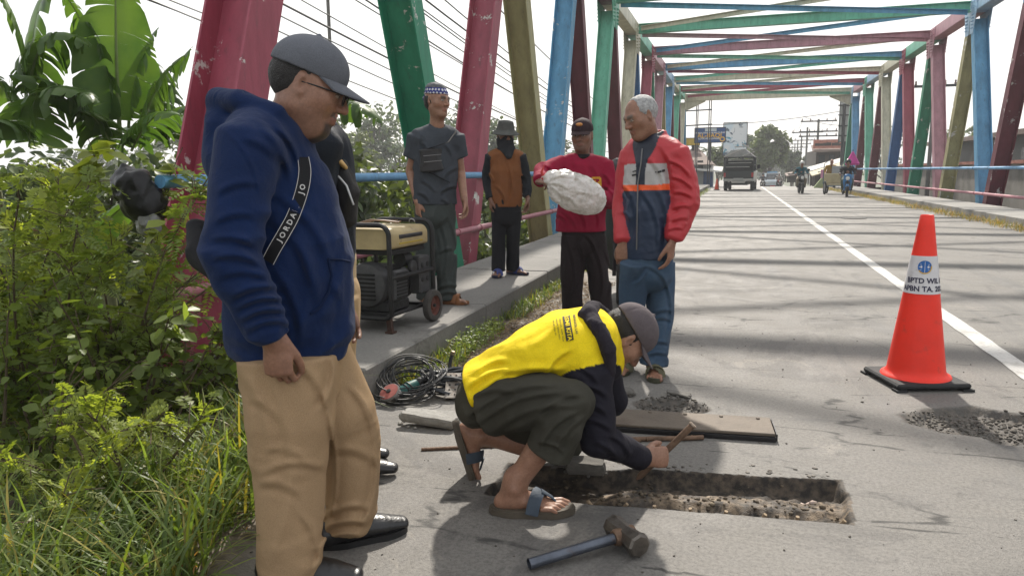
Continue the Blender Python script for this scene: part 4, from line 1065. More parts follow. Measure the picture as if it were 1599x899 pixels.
    soft('pouch', [Tube([q-ub*.078, q+ub*.078], [.092, .088], [.030, .026], rb, .02, .4)], .006, mat('bag_leather', (.016, .016, .018), .45, .2, 12, .3, 40), bag, folds(.003, (14, 14, 14), 2), .006)
    fl = MB(); B = Lp(q-V3(bag.location)); fn = Lp(np.cross(rb, ub)); fn = fn if fn.dot(-FH) > 0 else -fn
    for z_ in (.035, -.01): fl.tube([B+Lp(rb)*(-.075)+Lp(ub)*z_+fn*.033, B+fn*.036+Lp(ub)*z_, B+Lp(rb)*.075+Lp(ub)*z_+fn*.031], .003, 6)
    fl.build('zip', mat('zip_grey', (.2, .2, .2), .4, metal=.6), bag, True)
    st = MB(); st.tube([Lp(q+ub*.07-rb*.08-V3(bag.location)), D(700, 222, d-.13)-bag.location, D(712, 205, d-.0)-bag.location], .014, 8, True, .003)
    st.tube([Lp(q-ub*.05-rb*.09-V3(bag.location)), D(702, 285, d-.10)-bag.location], .012, 8, True, .003); st.build('strap', cloth('strap_black', (.013, .013, .015)), bag, True)
scarf_man()

# ---------- man with bucket hat and mask ---------------------------------------
def bucket_man():
    d = 7.38; f = nrm(-aF+aR*.25); r = np.cross(f, aZ)
    root = person_root('masked man in bucket hat and brown top with black sleeves on the pavement', gz(790, d, SW_H))
    hc = DV(789, 211, d); hf = nrm(f+aR*.1-aZ*.15); hu = nrm(aZ-f*.05)
    hp, fr = head_prims(hc, hf, hu, .98)
    nb = DV(790, 234, d); shR, shL = DV(767, 244, d), DV(812, 244, d+.03); elR, wrR = DV(760, 278, d+.05), DV(766, 312, d-.05); elL, wrL = DV(821, 278, d+.08), DV(824, 309, d-.02)
    hipR, hipL = DV(780, 330, d), DV(802, 330, d); knR, knL = DV(779, 378, d-.03), DV(801, 376, d); anR, anL = gz(778, d-.05, SW_H+.09), gz(800, d+.08, SW_H+.09)
    tR, tL = nrm(-aF-aR*.15), nrm(aR*.8-aF*.5)
    fine = [hand_prims(wrR, -aZ, -r, f, (.7, .7, .75, .8)), hand_prims(wrL, -aZ, r, f, (.4, .45, .5, .5)), foot_prims(anR, tR, 1, side=-1)+[Tube([anR, anR+aZ*.12], [.034, .04])], foot_prims(anL, tL, 1, side=1)+[Tube([anL, anL+aZ*.12], [.034, .04])]]
    body_mesh(root, None, hp+[Tube([nb, hc-hu*.07], [.055, .05])], fine, [Tube([hipR*.5+hipL*.5, nb-aZ*.15, nb], [.10, .085, .045]), Tube([wrR, elR, shR, nb-aZ*.08, shL, elL, wrL], [.024, .03, .034, .05, .034, .03, .024]), Tube([hipR*.6+knR*.4, knR, anR], [.045, .04, .034]), Tube([hipL*.6+knL*.4, knL, anL], [.045, .04, .034]), Tube([hipR*.5+hipL*.5, hipR*.6+knR*.4], [.05, .045]), Tube([hipR*.5+hipL*.5, hipL*.6+knL*.4], [.05, .045])], head_cols(fr, SKIN['dark']), .0062)
    c, rr, ff, uu, s = fr; ax = (rr, ff, uu)
    soft('face_mask', [Ell(c+(ff*.010-uu*.046)*s, np.array((.078, .096, .080))*s, ax, .02), Tube([c-uu*.08, nb+aZ*.005], [.074, .085], None, None, .04), Tube([nb+f*.04+aZ*.0, nb+f*.115-aZ*.07], [.07, .03], [.05, .02], rr, .04), Plane(c-uu*.012, uu-ff*.12)], .006, cloth('mask_black', (.018, .020, .024), .15), root, folds(.005, (18, 18, 22), 3), .007)
    soft('bucket_hat', [Tube([c+uu*.040, c+uu*.125], [.090, .072], [.104, .086], rr, .01, .25), Tube([c+uu*.012, c+uu*.045], [.140, .094], [.150, .106], rr, .014, .1), Tube([c-uu*.05, c+uu*.0135], [.128, .088], [.138, .098], rr, .006, .05, 's')], .005, cloth('hat_grey', (.085, .088, .082), .2, .9, .3, 30), root, folds(.003, (22, 22, 22), 8), .005)
    sp = [DV(791, 322, d), DV(791, 300, d), DV(790, 268, d), DV(790, 245, d), DV(790, 234, d)]
    T_ = [Tube(sp, [.152, .150, .150, .145, .06], [.112, .108, .108, .092, .055], r, .04, .12), Tube([shL-aZ*.015, nb-aZ*.02, shR-aZ*.015], [.05, .052, .05], None, None, .05)]
    slv = [Tube([shR, elR, wrR+(elR-wrR)*.08], [.060, .052, .040], None, None, .010, .3), Tube([shL, elL, wrL+(elL-wrL)*.08], [.060, .052, .040], None, None, .010, .3)]
    def cf(v):
        m = np.minimum(slv[0].sd(v), slv[1].sd(v)) < T_[0].sd(v)
        return np.where(m[:, None], np.array((.014, .017, .021)), np.array((.185, .072, .026)))
    soft('shirt', T_+slv, .0062, cloth('brown_black_shirt', (1, 1, 1), .12, .88, .3, 24, attr='Col'), root, lambda q: folds(.007, (11, 11, 7), 6)(q)+creases([(775, 290, 790, 318, 2.5, .012), (800, 285, 795, 318, 2.5, .012), (762, 270, 770, 285, 2.5, .010), (815, 272, 824, 284, 2.5, .010), (792, 250, 794, 315, 2, .008)], 7.5)(q), .018, cf)
    tr = [Tube([DV(791, 340, d), DV(791, 314, d)], [.150, .145], [.108, .105], r, .04), Tube([hipR, knR, gz(778, d-.05, SW_H+.05)], [.082, .066, .064], None, None, .010, .12), Tube([hipL, knL, gz(801, d+.06, SW_H+.05)], [.082, .066, .064], None, None, .010, .12)]
    soft('trousers', tr, .007, cloth('trouser_black', (.011, .012, .015), .15), root, folds(.006, (10, 10, 6), 2), .01)
    ms, mt = mat('sandal_navy', (.016, .02, .05), .6), mat('sandal_blue', (.02, .035, .16), .5)
    sandal(root, anR, tR, 1, -1, ms, mt, z_off=-.066, kind='thong'); sandal(root, anL, tL, 1, 1, ms, mt, z_off=-.066, kind='thong')
bucket_man()

# ---------- man in crimson shirt with the white bag -----------------------------
def red_man():
    d = 5.9; f = nrm(-aF-aR*.12); r = np.cross(f, aZ)
    root = person_root('man in crimson long-sleeved shirt and dark cap holding the white plastic bag', gz(912, d))
    hc = DV(909, 212, d-.02); hf = nrm(f-aR*.22-aZ*.06); hu = nrm(aZ+f*.03)
    hp, fr = head_prims(hc, hf, hu, 1.0, True, .95)
    nb = DV(910, 246, d); shR, shL = DV(877, 258, d), DV(944, 256, d); elR, wrR = DV(846, 268, d-.12), DV(843, 284, d-.36); elL, wrL = DV(956, 312, d-.02), DV(936, 306, d-.30)
    hipR, hipL = DV(895, 370, d), DV(926, 370, d); knR, knL = DV(892, 435, d-.04), DV(935, 435, d-.02); anR, anL = gz(896, d-.03, .09), gz(940, d-.02, .09)
    tR, tL = nrm(-aF-aR*.3), nrm(-aF+aR*.4)
    fine = [hand_prims(wrR, nrm(-aF*.7+aR*.5+aZ*.0), -aZ+aR*.3, aR*.3+aZ, (.9, .9, .9, .9)), hand_prims(wrL, nrm(-aF*.6-aR*.75+aZ*.05), aF*.5-aR*.1-aZ*.2, aZ, (.35, .35, .35, .4), spread=.25),
            foot_prims(anR, tR, 1, side=-1)+[Tube([anR, anR+aZ*.12], [.034, .04])], foot_prims(anL, tL, 1, side=1)+[Tube([anL, anL+aZ*.12], [.034, .04])]]
    body_mesh(root, None, hp+[Tube([nb-aZ*.03, hc-hu*.07], [.058, .052], None, None, .03)], fine, [Tube([hipR*.5+hipL*.5, nb-aZ*.15, nb], [.10, .085, .045]), Tube([wrR, elR, shR, nb-aZ*.08, shL, elL, wrL], [.024, .03, .034, .05, .034, .03, .024]), Tube([hipR*.6+knR*.4, knR, anR], [.045, .04, .034]), Tube([hipL*.6+knL*.4, knL, anL], [.045, .04, .034]), Tube([hipR*.5+hipL*.5, hipR*.6+knR*.4], [.05, .045]), Tube([hipR*.5+hipL*.5, hipL*.6+knL*.4], [.05, .045])], head_cols(fr, SKIN['dark'], goatee=.35, stubble=.1), .0058)
    c, rr, ff, uu, s = fr
    soft('hair', [Ell(c+(-ff*.018+uu*.02)*s, np.array((.078, .096, .085))*s, (rr, ff, uu), .01), Plane(c+uu*.05, uu), Plane(c-uu*.035, -uu), Plane(c+ff*.015, ff)], .0055, mat('black_hair', (.012, .010, .009)), root)
    cp = make_cap(root, fr, cloth('cap_maroon', (.030, .016, .020), .2, .8), cloth('cap_peak_maroon', (.045, .028, .03), .2, .8), .005, drop=.006, peak=.065, peak_dip=.38)
    em = MB(); q = Lp(c+ff*.095+uu*.085-V3(root.location)); em.ball(q, (.028, .012, .014), 10, 6); em.build('emblem', mat('embroidery_gold', (.45, .20, .06), .8, .3, 90), cp, True)
    sp = [DV(907, 360, d), DV(907, 330, d), DV(909, 295, d), DV(910, 262, d), DV(910, 247, d)]
    T_ = [Tube(sp, [.198, .192, .190, .178, .066], [.132, .128, .125, .105, .06], r, .04, .1), Tube([shL-aZ*.01, nb-aZ*.02, shR-aZ*.01], [.060, .058, .060], None, None, .05)]
    slv = [Tube([shR, elR, wrR+(elR-wrR)*.12], [.074, .062, .046], None, None, .02, .4), Tube([shL, elL, wrL+(elL-wrL)*.12], [.074, .070, .048], None, None, .014, .4)]
    neckcut = Tube([nb+aZ*.012+f*.02, hc-hu*.04], [.054, .058], None, None, .006, 1, 's')
    soft('shirt', T_+slv+[neckcut], .0062, cloth('crimson_cotton', (.235, .007, .032), .14, .85, .35, 22), root, lambda q: folds(.009, (9, 9, 6), 4)(q)+creases([(868, 262, 880, 300, 3, .010), (880, 330, 900, 355, 3, .012), (905, 330, 915, 356, 3, .012), (930, 325, 935, 356, 3, .011), (942, 270, 955, 290, 3, .011), (945, 290, 962, 312, 3, .012), (848, 256, 868, 272, 3, .011), (885, 262, 900, 290, 4, .009), (925, 258, 935, 290, 4, .009), (870, 335, 885, 345, 3, .010)], 6.0)(q), .018)
    soft('collar_rib', [Tube([nb-aZ*.0+f*.012, nb+aZ*.018+f*.012], [.068, .062], None, rr, .01, .25)], .005, cloth('rib_black', (.012, .012, .014)), root)
    lg = MB()                                                     # yellow badge on the chest
    bx = DV(931, 284, d-.16)-V3(root.location); e1, e2 = Lp(nrm(r*-1)), Lp(aZ)
    for (x0, z0, x1, z1) in ((-.032, .03, .03, .03), (-.032, .03, -.032, -.012), (.03, .03, .034, -.035), (-.01, .012, -.004, -.035), (.012, -.006, .034, -.006), (.012, -.03, .034, -.035)):
        lg.bar(Lp(bx)+e1*x0+e2*z0, Lp(bx)+e1*x1+e2*z1, .012, .016)
    lg.build('chest_badge', mat('badge_yellow', (.55, .30, .02), .7, .2, 50), root)
    tr = [Tube([DV(910, 380, d), DV(909, 350, d)], [.178, .170], [.122, .12], r, .04), Tube([hipR, knR, gz(894, d-.03, .06)], [.098, .084, .080], None, None, .012, .12), Tube([hipL, knL, gz(942, d-.02, .06)], [.098, .084, .080], None, None, .012, .12)]
    soft('trousers', tr, .0065, cloth('trouser_maroonblack', (.017, .012, .013), .2), root, lambda q: folds(.008, (9, 9, 4.5), 8)(q)+creases([(885, 375, 892, 470, 3, .012), (905, 375, 900, 470, 3, .010), (925, 380, 938, 470, 3, .012), (945, 390, 950, 470, 3, .010), (912, 365, 930, 390, 3, .010), (912, 365, 895, 390, 3, .010)], 6.1)(q), .018)
    ms = mat('sandal_navy', (.016, .02, .05)); sandal(root, anR, tR, 1, -1, ms, ms, z_off=-.066); sandal(root, anL, tL, 1, 1, ms, ms, z_off=-.066)
    # the bag he holds
    bag = thing('plastic_bag', 'knotted white plastic bag full of white lumps held by the crimson-shirted man', 'plastic bag', tuple(DV(892, 300, d-.40)))
    B = [DV(850, 279, d-.38), DV(862, 281, d-.41), DV(880, 292, d-.45), DV(905, 303, d-.45), DV(925, 312, d-.42), DV(934, 315, d-.40)]
    lum = [Tube(B, [.022, .072, .125, .135, .105, .05], [.022, .065, .11, .12, .10, .05], aZ, .03)]
    lum += [Ell(DV(x, y, d-.47), (.05, .05, .045), None, .06) for x, y in ((872, 283), (888, 312), (915, 322), (926, 298))]
    m, nt, b_ = base_mat('thin_plastic'); co = nn(nt, 'ShaderNodeTexCoord').outputs['Object']
    cc = mixc(nt, ramp(nt, noise(nt, co, 14, 6, .7, .6), .36, .60), (.52, .50, .45), (.80, .79, .77)); cc = mixc(nt, ramp(nt, noise(nt, co, 55, 4, .7), .68, .76), cc, (.34, .30, .26))
    nt.links.new(cc, b_.inputs['Base Color']); b_.inputs['Roughness'].default_value = .22; b_.inputs['Specular IOR Level'].default_value = .7; b_.inputs['Coat Weight'].default_value = .8; b_.inputs['Coat Roughness'].default_value = .08
    vor = nn(nt, 'ShaderNodeTexVoronoi', feature='F1'); vor.inputs['Scale'].default_value = 26; nt.links.new(co, vor.inputs['Vector'])
    hh = mixc(nt, .5, noise(nt, co, 22, 7, .65, 3.0), vor.outputs['Distance']); bump(nt, b_, hh, .38, .012)
    tr_ = nn(nt, 'ShaderNodeBsdfTranslucent'); nt.links.new(cc, tr_.inputs[0]); mx_ = nn(nt, 'ShaderNodeMixShader'); mx_.inputs[0].default_value = .42; nt.links.new(b_.outputs[0], mx_.inputs[1]); nt.links.new(tr_.outputs[0], mx_.inputs[2]); nt.links.new(mx_.outputs[0], nt.nodes['Material Output'].inputs[0])
    soft('filled_sack', lum, .006, m, bag, lambda q: folds(.006, (13, 28, 28), 12)(q)+folds(.003, (45, 45, 45), 2)(q)+creases([(855, 282, 885, 275, 2.5, .008), (855, 286, 890, 296, 2.5, .009), (858, 290, 880, 315, 2.5, .009), (890, 275, 915, 290, 3, .007), (900, 300, 930, 310, 3, .008), (880, 305, 905, 325, 3, .008)], 5.9)(q), .016)
    kn = MB(); k0 = Lp(B[0]-V3(bag.location)); kn.ball(k0, .026, 10, 6); kn.tube([k0, k0+Lp(-aR*.02+aZ*.05), k0+Lp(-aR*.0+aZ*.10)], [.016, .010, .004], 8)
    kn.build('red_tie', mat('tie_red', (.42, .03, .03), .5, .2, 40), bag, True)
red_man()

# ---------- grey-haired man in the three-coloured jacket ------------------------
def jacket_man():
    d = 4.37; f = nrm(-aF*.80-aR*.62); r = np.cross(f, aZ)
    root = person_root('grey-haired man in red, grey and navy windbreaker and blue jeans', gz(1003, d))
    hc = DV(1000, 183, d-.04); hf = nrm(-aR*.86-aF*.40-aZ*.34); hu = nrm(aZ-aR*.30-aF*.05)
    hp, fr = head_prims(hc, hf, hu, 1.0, True, .98)
    nb = DV(1020, 220, d+.02); shR, shL = DV(987, 240, d+.09), DV(1053, 238, d-.09); elR, wrR = DV(976, 320, d+.10), DV(974, 380, d-.02); elL, wrL = DV(1069, 318, d-.10), DV(1050, 378, d-.16)
    hipR, hipL = DV(992, 410, d-.06), DV(1030, 410, d+.06); knR, knL = DV(986, 492, d+.00), DV(1031, 492, d+.02); anR, anL = gz(980, d+.10, .09), gz(1020, d-.03, .09)
    tR, tL = nrm(-aF*.9-aR*.45), nrm(-aF-aR*.12)
    fine = [hand_prims(wrR, nrm(-aZ-aR*.1), aR*.3+aF, -aF*.5-aR*.5, (.55, .6, .65, .7)), hand_prims(wrL, nrm(-aZ-aR*.10), -aR*.6+aF*.4, -aF*.7-aR*.5, (.35, .4, .45, .5), 1.04),
            foot_prims(anR, tR, 1, side=-1)+[Tube([anR, anR+aZ*.12], [.034, .04])], foot_prims(anL, tL, 1, side=-1)+[Tube([anL, anL+aZ*.12], [.034, .04])]]
    neck = Tube([nb-aZ*.03, hc-hu*.07-hf*.02], [.060, .054], None, None, .03)
    body_mesh(root, None, hp+[neck], fine, [Tube([hipR*.5+hipL*.5, nb-aZ*.15, nb], [.10, .085, .045]), Tube([wrR, elR, shR, nb-aZ*.08, shL, elL, wrL], [.024, .03, .034, .05, .034, .03, .024]), Tube([hipR*.6+knR*.4, knR, anR], [.045, .04, .034]), Tube([hipL*.6+knL*.4, knL, anL], [.045, .04, .034]), Tube([hipR*.5+hipL*.5, hipR*.6+knR*.4], [.05, .045]), Tube([hipR*.5+hipL*.5, hipL*.6+knL*.4], [.05, .045])], head_cols(fr, SKIN['tan'], stubble=.05, brow=(.12, .11, .10)), .005)
    c, rr, ff, uu, s = fr; ax = (rr, ff, uu)
    soft('hair', [Ell(c+(-ff*.020+uu*.030)*s, np.array((.081, .098, .090))*s, ax, .01), Plane(c+ff*.030+uu*.075, nrm(ff*.9+uu*.18)), Plane(c-uu*.05, -uu), Ell(c+ff*.07-uu*.03, (.12, .080, .085), ax, .01, 's')], .0045, mat('grey_hair', (.36, .36, .36), .7, .35, 60, .7, 220, col2=(.14, .14, .14), c2s=45), root, folds(.0025, (60, 60, 40), 3), .005)
    sp = [DV(1012, 402, d), DV(1012, 375, d), DV(1013, 320, d), DV(1018, 260, d), DV(1020, 236, d), DV(1020, 222, d+.01)]
    T_ = [Tube(sp, [.150, .155, .158, .160, .150, .068], [.118, .120, .130, .125, .105, .066], r, .045, .1), Tube([shL-aZ*.015, nb-aZ*.02, shR-aZ*.015], [.064, .066, .064], None, None, .055)]
    slv = [Tube([shR, elR, wrR+(elR-wrR)*.08], [.074, .072, .050], None, None, .012, .4), Tube([shL, shL*.5+elL*.5+aR*.012, elL, wrL+(elL-wrL)*.10], [.078, .082, .080, .052], None, None, .012, .4)]
    col_ = [Tube([nb-aZ*.02, nb+aZ*.050+f*.0], [.082, .080], None, None, .025, .2), Tube([nb-aZ*.01, hc-hu*.04-hf*.02], [.068, .066], None, None, .008, 1, 's')]
    z1, z2, z3 = D(1012, 256, d).z, D(1012, 288, d).z, D(1012, 297, d).z
    def cf(v):
        z = v[:, 2]; x = (v-nb)@r; y = (v-nb)@f; col = np.tile(np.array((.43, .026, .036)), (len(v), 1))
        sl = np.minimum(slv[0].sd(v), slv[1].sd(v)) < T_[0].sd(v)+.004; tz = z+.02*(x)
        body = ~sl
        col[body & (tz < z1)] = (.40, .39, .385); col[body & (tz < z2)] = (.78, .10, .018); col[body & (tz < z3)] = (.012, .026, .060)
        zipm = (np.abs(x+.0) < .030+(.05*smooth(z1-.02, z1+.12, z))) & (y > .02) & (z > z1-.12); col[zipm & body] = (.010, .016, .032)
        return col
    cj = creases([(1045, 250, 1078, 275, 3, .012), (1048, 275, 1082, 295, 3, .013), (1052, 300, 1082, 308, 3, .013), (1050, 325, 1078, 322, 3, .013), (1048, 345, 1074, 340, 3, .012), (1040, 360, 1066, 356, 2.5, .010), (1012, 245, 1040, 300, 4, .010), (1005, 300, 1030, 390, 4, .010), (1030, 300, 1040, 390, 4, .009), (985, 300, 990, 390, 4, .009), (975, 290, 985, 310, 3, .010), (972, 330, 984, 345, 3, .010), (1035, 232, 1050, 290, 4, .010)], 4.5)
    fj = folds(.010, (9, 9, 6), 11); fk = folds(.008, (14, 14, 18), 13)
    def dj(q): el = np.exp(-(np.linalg.norm(q-elL, axis=-1)/.12)**2)+np.exp(-(np.linalg.norm(q-wrL, axis=-1)/.12)**2); return fj(q)*.8+fk(q)*(.25+.9*el)+cj(q)
    m_j = cloth('windbreaker', (1, 1, 1), .08, .48, .3, 26, sheen=.0, attr='Col', spec=.45)
    jk = soft('windbreaker_jacket', T_+slv+col_, .0060, m_j, root, dj, .016, cf)
    bv = bvh_of(jk); o = Vector((0, 0, CAM_H)); off = Vector(root.location)
    def on(px, py, e=.004):
        dr = (D(px, py, 3)-o).normalized(); h = bv.ray_cast(o-off, dr); return h[0]-dr*e if h[0] is not None else D(px, py, d-.15)-off
    zp = MB(); zp.tube([on(x, y) for x, y in ((1003, 232), (1001, 255), (996, 285), (995, 330), (994, 390))], .004, 6); zp.build('zip', mat('zip_grey', (.2, .2, .2)), jk, True)
    em = MB()
    for (x0, y0, x1, y1, w) in ((988, 268, 993, 267, .006), (987, 274, 994, 272.5, .009), (1023, 269, 1025, 268.6, .006), (1027, 269, 1033, 267.5, .011), (1034, 267.2, 1038, 266, .013)): em.bar(on(x0, y0), on(x1, y1), .004, w)
    em.build('logo_print', mat('print_black', (.015, .015, .018), .6), jk, kind='stuff')
    tr = [Tube([DV(1011, 425, d), DV(1011, 392, d)], [.158, .15], [.118, .112], r, .04), Tube([hipR, knR, gz(979, d+.09, .05)], [.088, .072, .066], None, None, .010, .12), Tube([hipL, knL, gz(1021, d-.02, .06)], [.092, .078, .078], None, None, .010, .12)]
    def fd(q): low = smooth(.3, .08, q[..., 2]); return folds(.008, (10, 10, 5), 4)(q)*.8+folds(.008, (12, 12, 22), 5)(q)*low+creases([(1012, 415, 1040, 440, 3, .010), (1012, 418, 990, 445, 3, .010), (1018, 490, 1048, 484, 3, .010), (1015, 500, 1046, 498, 3, .010), (975, 490, 1000, 494, 3, .010), (1008, 540, 1042, 534, 3, .011), (1008, 555, 1040, 552, 3, .011), (1036, 430, 1042, 530, 3, .009), (970, 545, 995, 540, 3, .010)], 4.6)(q)
    soft('jeans', tr, .0066, mat('denim', (.030, .058, .100), .9, .4, 4, .25, 300, col2=(.065, .105, .155), c2lo=.45, c2hi=.72, c2s=2.8), root, fd, .014)
    ms, mt = mat('sandal_olive', (.05, .05, .03), .7, .2, 20, .2, 60), mat('sandal_olive2', (.085, .08, .045), .7, .2, 20)
    sandal(root, anR, tR, 1.02, -1, ms, mt, z_off=-.066); sandal(root, anL, tL, 1.02, -1, ms, mt, z_off=-.066)
jacket_man()
# ---------- the worker kneeling at the open joint --------------------------------
def worker():
    f = nrm(aR+aF*.05); r = np.cross(f, aZ)
    root = person_root('kneeling worker in yellow printed shirt with black sleeves chiselling the road joint', gz(820, 2.65))
    hc = DV(976, 527, 2.78); hf = nrm(f*.55-aZ*.83+aF*.02); hu = nrm(f*.80+aZ*.58)
    hp, fr = head_prims(hc, hf, hu, 1.0)
    nb = DV(934, 520, 2.76); shR, shL = DV(920, 582, 2.60), DV(928, 548, 2.93); chs, che = DV(1081, 664, 2.80), DV(994, 748, 2.82); cdir = nrm(chs-che)
    hd_ = nrm(aR*.93-aZ*.05+aF*.25); hn = nrm(aF*.95-aZ*.25); gp = che+(chs-che)*.43
    elR, wrR = DV(934, 685, 2.56), gp-hd_*.078-hn*.030; elL, wrL = DV(955, 625, 2.98), DV(900, 640, 2.95)
    pel = DV(768, 618, 2.72)
    hipR, hipL = DV(768, 630, 2.64), DV(772, 618, 2.82); knR, knL = DV(890, 628, 2.50), np.array(gz(880, 2.98, .07))
    anR, anL = np.array(gz(803, 2.52, .105)), DV(752, 678, 2.86)
    tR, tL = nrm(f+aF*-.12), nrm(f*.45-aZ)
    neck = Tube([nb, hc-hu*.07-hf*.03], [.060, .055], None, None, .03)
    # right hand closed round the chisel
    handR = hand_prims(wrR, hd_, hn, cdir, (1.15, 1.2, 1.2, 1.2), 1.08, thumb=(.75, .45, .5))
    handL = hand_prims(wrL, nrm(-aR*.3-aZ), -aF, aR)
    up_l = nrm(f+aZ*.35)
    fine = [handR+[Tube([elR*.35+wrR*.65, wrR], [.036, .028])], handL, foot_prims(anR, tR, 1.06, side=-1)+[Tube([anR, anR*.4+knR*.6], [.037, .052], None, None, .03)],
            foot_prims(anL, tL, 1.0, up=nrm(f+aZ*.3), side=1)+[Tube([anL, anL+f*.16-aZ*.04], [.037, .05], None, None, .03)]]
    coarse = [Tube([pel, pel*.35+nb*.65, nb], [.09, .08, .045]), Tube([wrR, elR, shR, nb, shL, elL, wrL], [.024, .03, .034, .045, .034, .03, .024]), Tube([hipL, knL, anL], [.06, .05, .038]), Tube([hipR, knR, anR], [.06, .048, .036])]
    body_mesh(root, None, hp+[neck], fine, coarse, head_cols(fr, SKIN['mid']), .0045)
    c, rr, ff, uu, s = fr
    soft('hair', [Ell(c+(-ff*.018+uu*.015)*s, np.array((.079, .098, .09))*s, (rr, ff, uu), .01), Plane(c+uu*.05, uu), Plane(c-uu*.045, -uu+ff*.2), Plane(c+ff*.022, ff)], .0045, mat('black_hair', (.012, .010, .009)), root, folds(.002, (50, 50, 50), 4), .004)
    cp = make_cap(root, fr, cloth('cap_faded', (.10, .083, .088), .25, .88, .25, 30), vox=.0042, drop=.008, peak=.080, peak_dip=.20)
    # shirt: yellow body, black sleeves; the scarf at the neck
    sp = [DV(736, 604, 2.72), DV(772, 590, 2.72), DV(828, 558, 2.72), DV(882, 531, 2.73), DV(920, 522, 2.75), nb]
    T_ = [Tube(sp, [.165, .172, .178, .182, .165, .075], [.078, .094, .104, .110, .098, .070], r, .05, .2), Tube([shL, nb-f*.03, shR], [.072, .072, .075], None, None, .06), Ell(DV(955, 560, 2.74), (.05, .06, .09), None, .05)]
    slv = [Tube([shR, elR, wrR+(elR-wrR)*.06], [.080, .062, .044], None, None, .03, .3), Tube([shL, elL, wrL+(elL-wrL)*.06], [.080, .064, .045], None, None, .04, .3)]
    def cf(v):
        t0 = T_[0].sd(v)-.0; up = ((v-shR)@nrm(elR-shR))
        m = ((slv[0].sd(v) < t0+.02) & (up > -.045)) | ((slv[1].sd(v) < t0) & (((v-shL)@nrm(elL-shL)) > -.03))
        col = np.where(m[:, None], np.array((.014, .013, .020)), np.array((.80, .60, .012))); return col
    fj = folds(.009, (7, 7, 12), 21); fk = folds(.008, (16, 16, 9), 23)
    cs_ = creases([(728, 605, 800, 575, 5, .011), (745, 612, 850, 572, 5, .011), (770, 608, 880, 575, 5, .010), (738, 585, 790, 560, 5, .009), (850, 588, 890, 545, 4, .010), (905, 600, 950, 620, 4, .010), (905, 630, 948, 645, 4, .011), (905, 655, 955, 670, 4, .011), (930, 690, 965, 715, 4, .010), (955, 680, 985, 712, 4, .009), (870, 500, 830, 540, 6, .006), (908, 575, 935, 600, 4, .009)], 2.7)
    def dj(q): return cs_(q)+fj(q)*(.6+.5*np.exp(-(np.linalg.norm(q-sp[1], axis=-1)/.2)**2))+fk(q)*(.2+.9*np.exp(-(np.linalg.norm(q-elR, axis=-1)/.12)**2))
    sh = soft('shirt', T_+slv, .0056, cloth('yellow_black_shirt', (1, 1, 1), .07, .85, .3, 26, attr='Col'), root, dj, .018, cf)
    soft('neck_scarf', [Tube([DV(918, 492, 2.68), DV(934, 512, 2.60), DV(950, 545, 2.56), DV(953, 580, 2.57)], [.028, .036, .034, .020], [.026, .026, .026, .018], r, .02), Tube([DV(918, 492, 2.68), DV(926, 484, 2.78), DV(945, 497, 2.88), DV(955, 545, 2.90)], [.030, .036, .034, .03], None, None, .02)], .005, cloth('scarf_dark', (.024, .020, .027), .25, .9, .4, 40), root, folds(.005, (22, 22, 14), 9), .007)
    # print on the back
    bv = bvh_of(sh); o = Vector((0, 0, CAM_H)); off = Vector(root.location)
    def on(px, py, e=.0022):
        dr = (D(px, py, 2)-o).normalized(); h = bv.ray_cast(o-off, dr); return h[0]-dr*e if h[0] is not None else None
    m_p = mat('shirt_print', (.03, .028, .02), .8, .1); m_y = mat('shirt_print_yellow', (.80, .60, .012), .85)
    def print_text(txt, ax_, ay, ux, uy, vx, vy, size, m_, bold=.0, e=.006):
        vs, fs = text_mesh(txt, size, bold)
        out = [on(ax_+v.x*ux+v.y*vx, ay+v.x*uy+v.y*vy, e) for v in vs]
        if all(q is not None for q in out): obj('print', np_mesh('print', out, fs, m_, False), sh)
    # local axes of the lettering in the picture: reading direction runs down, tops of letters to the right
    U = (.16, .99); W = (.97, -.18)
    def grid_quad(cx, cy, lu, lw, m_, e):
        n = 20; vs, fs = [], []
        for i in range(n+1):
            for j in range(7):
                a, b = (i/n-.5)*lu, (j/6-.5)*lw; vs.append(on(cx+a*U[0]+b*W[0], cy+a*U[1]+b*W[1], e))
        if any(q is None for q in vs): return
        for i in range(n):
            for j in range(6): fs.append((i*7+j, i*7+j+1, (i+1)*7+j+1, (i+1)*7+j))
        obj('print', np_mesh('print', vs, fs, m_, False), sh)
    grid_quad(887, 512, 39, 12, m_p, .005)
    print_text('ISMI KITA', 887, 512, U[0], U[1], W[0], W[1], 9.2, m_y, .25, .008)
    print_text('BENGKEL LAS', 898.5, 506, U[0], U[1], W[0], W[1], 5.0, m_p, .12)
    for i, (t_, sz) in enumerate((('MELAYANI : PAGAR, TRALIS', 2.9), ('KANOPI, TERALIS, PINTU', 2.9), ('HP. 0813 2222 1971', 3.0))): print_text(t_, 877-i*5.6, 515-i*1.5, U[0], U[1], W[0], W[1], sz, m_p, .05)
    # trousers
    tr = [Tube([DV(736, 628, 2.72), DV(765, 622, 2.72), DV(800, 608, 2.72)], [.140, .158, .145], [.082, .098, .09], r, .05, .7), Tube([hipR, DV(830, 622, 2.56), knR, DV(874, 668, 2.49), DV(857, 704, 2.50)], [.114, .100, .081, .080, .080], [.116, .102, .081, .078, .078], r, .03, .10),
          Tube([hipL, DV(830, 660, 2.90), knL+aZ*.03, np.array(gz(815, 2.93, .16))], [.11, .10, .085, .078], None, None, .05, .2)]
    cw_ = creases([(735, 645, 870, 600, 5, .010), (745, 660, 895, 612, 5, .011), (770, 672, 905, 632, 5, .010), (835, 650, 908, 615, 4, .010), (840, 700, 905, 640, 4, .011), (865, 712, 912, 650, 4, .010), (735, 620, 800, 610, 5, .009), (840, 690, 880, 705, 3, .009)], 2.62)
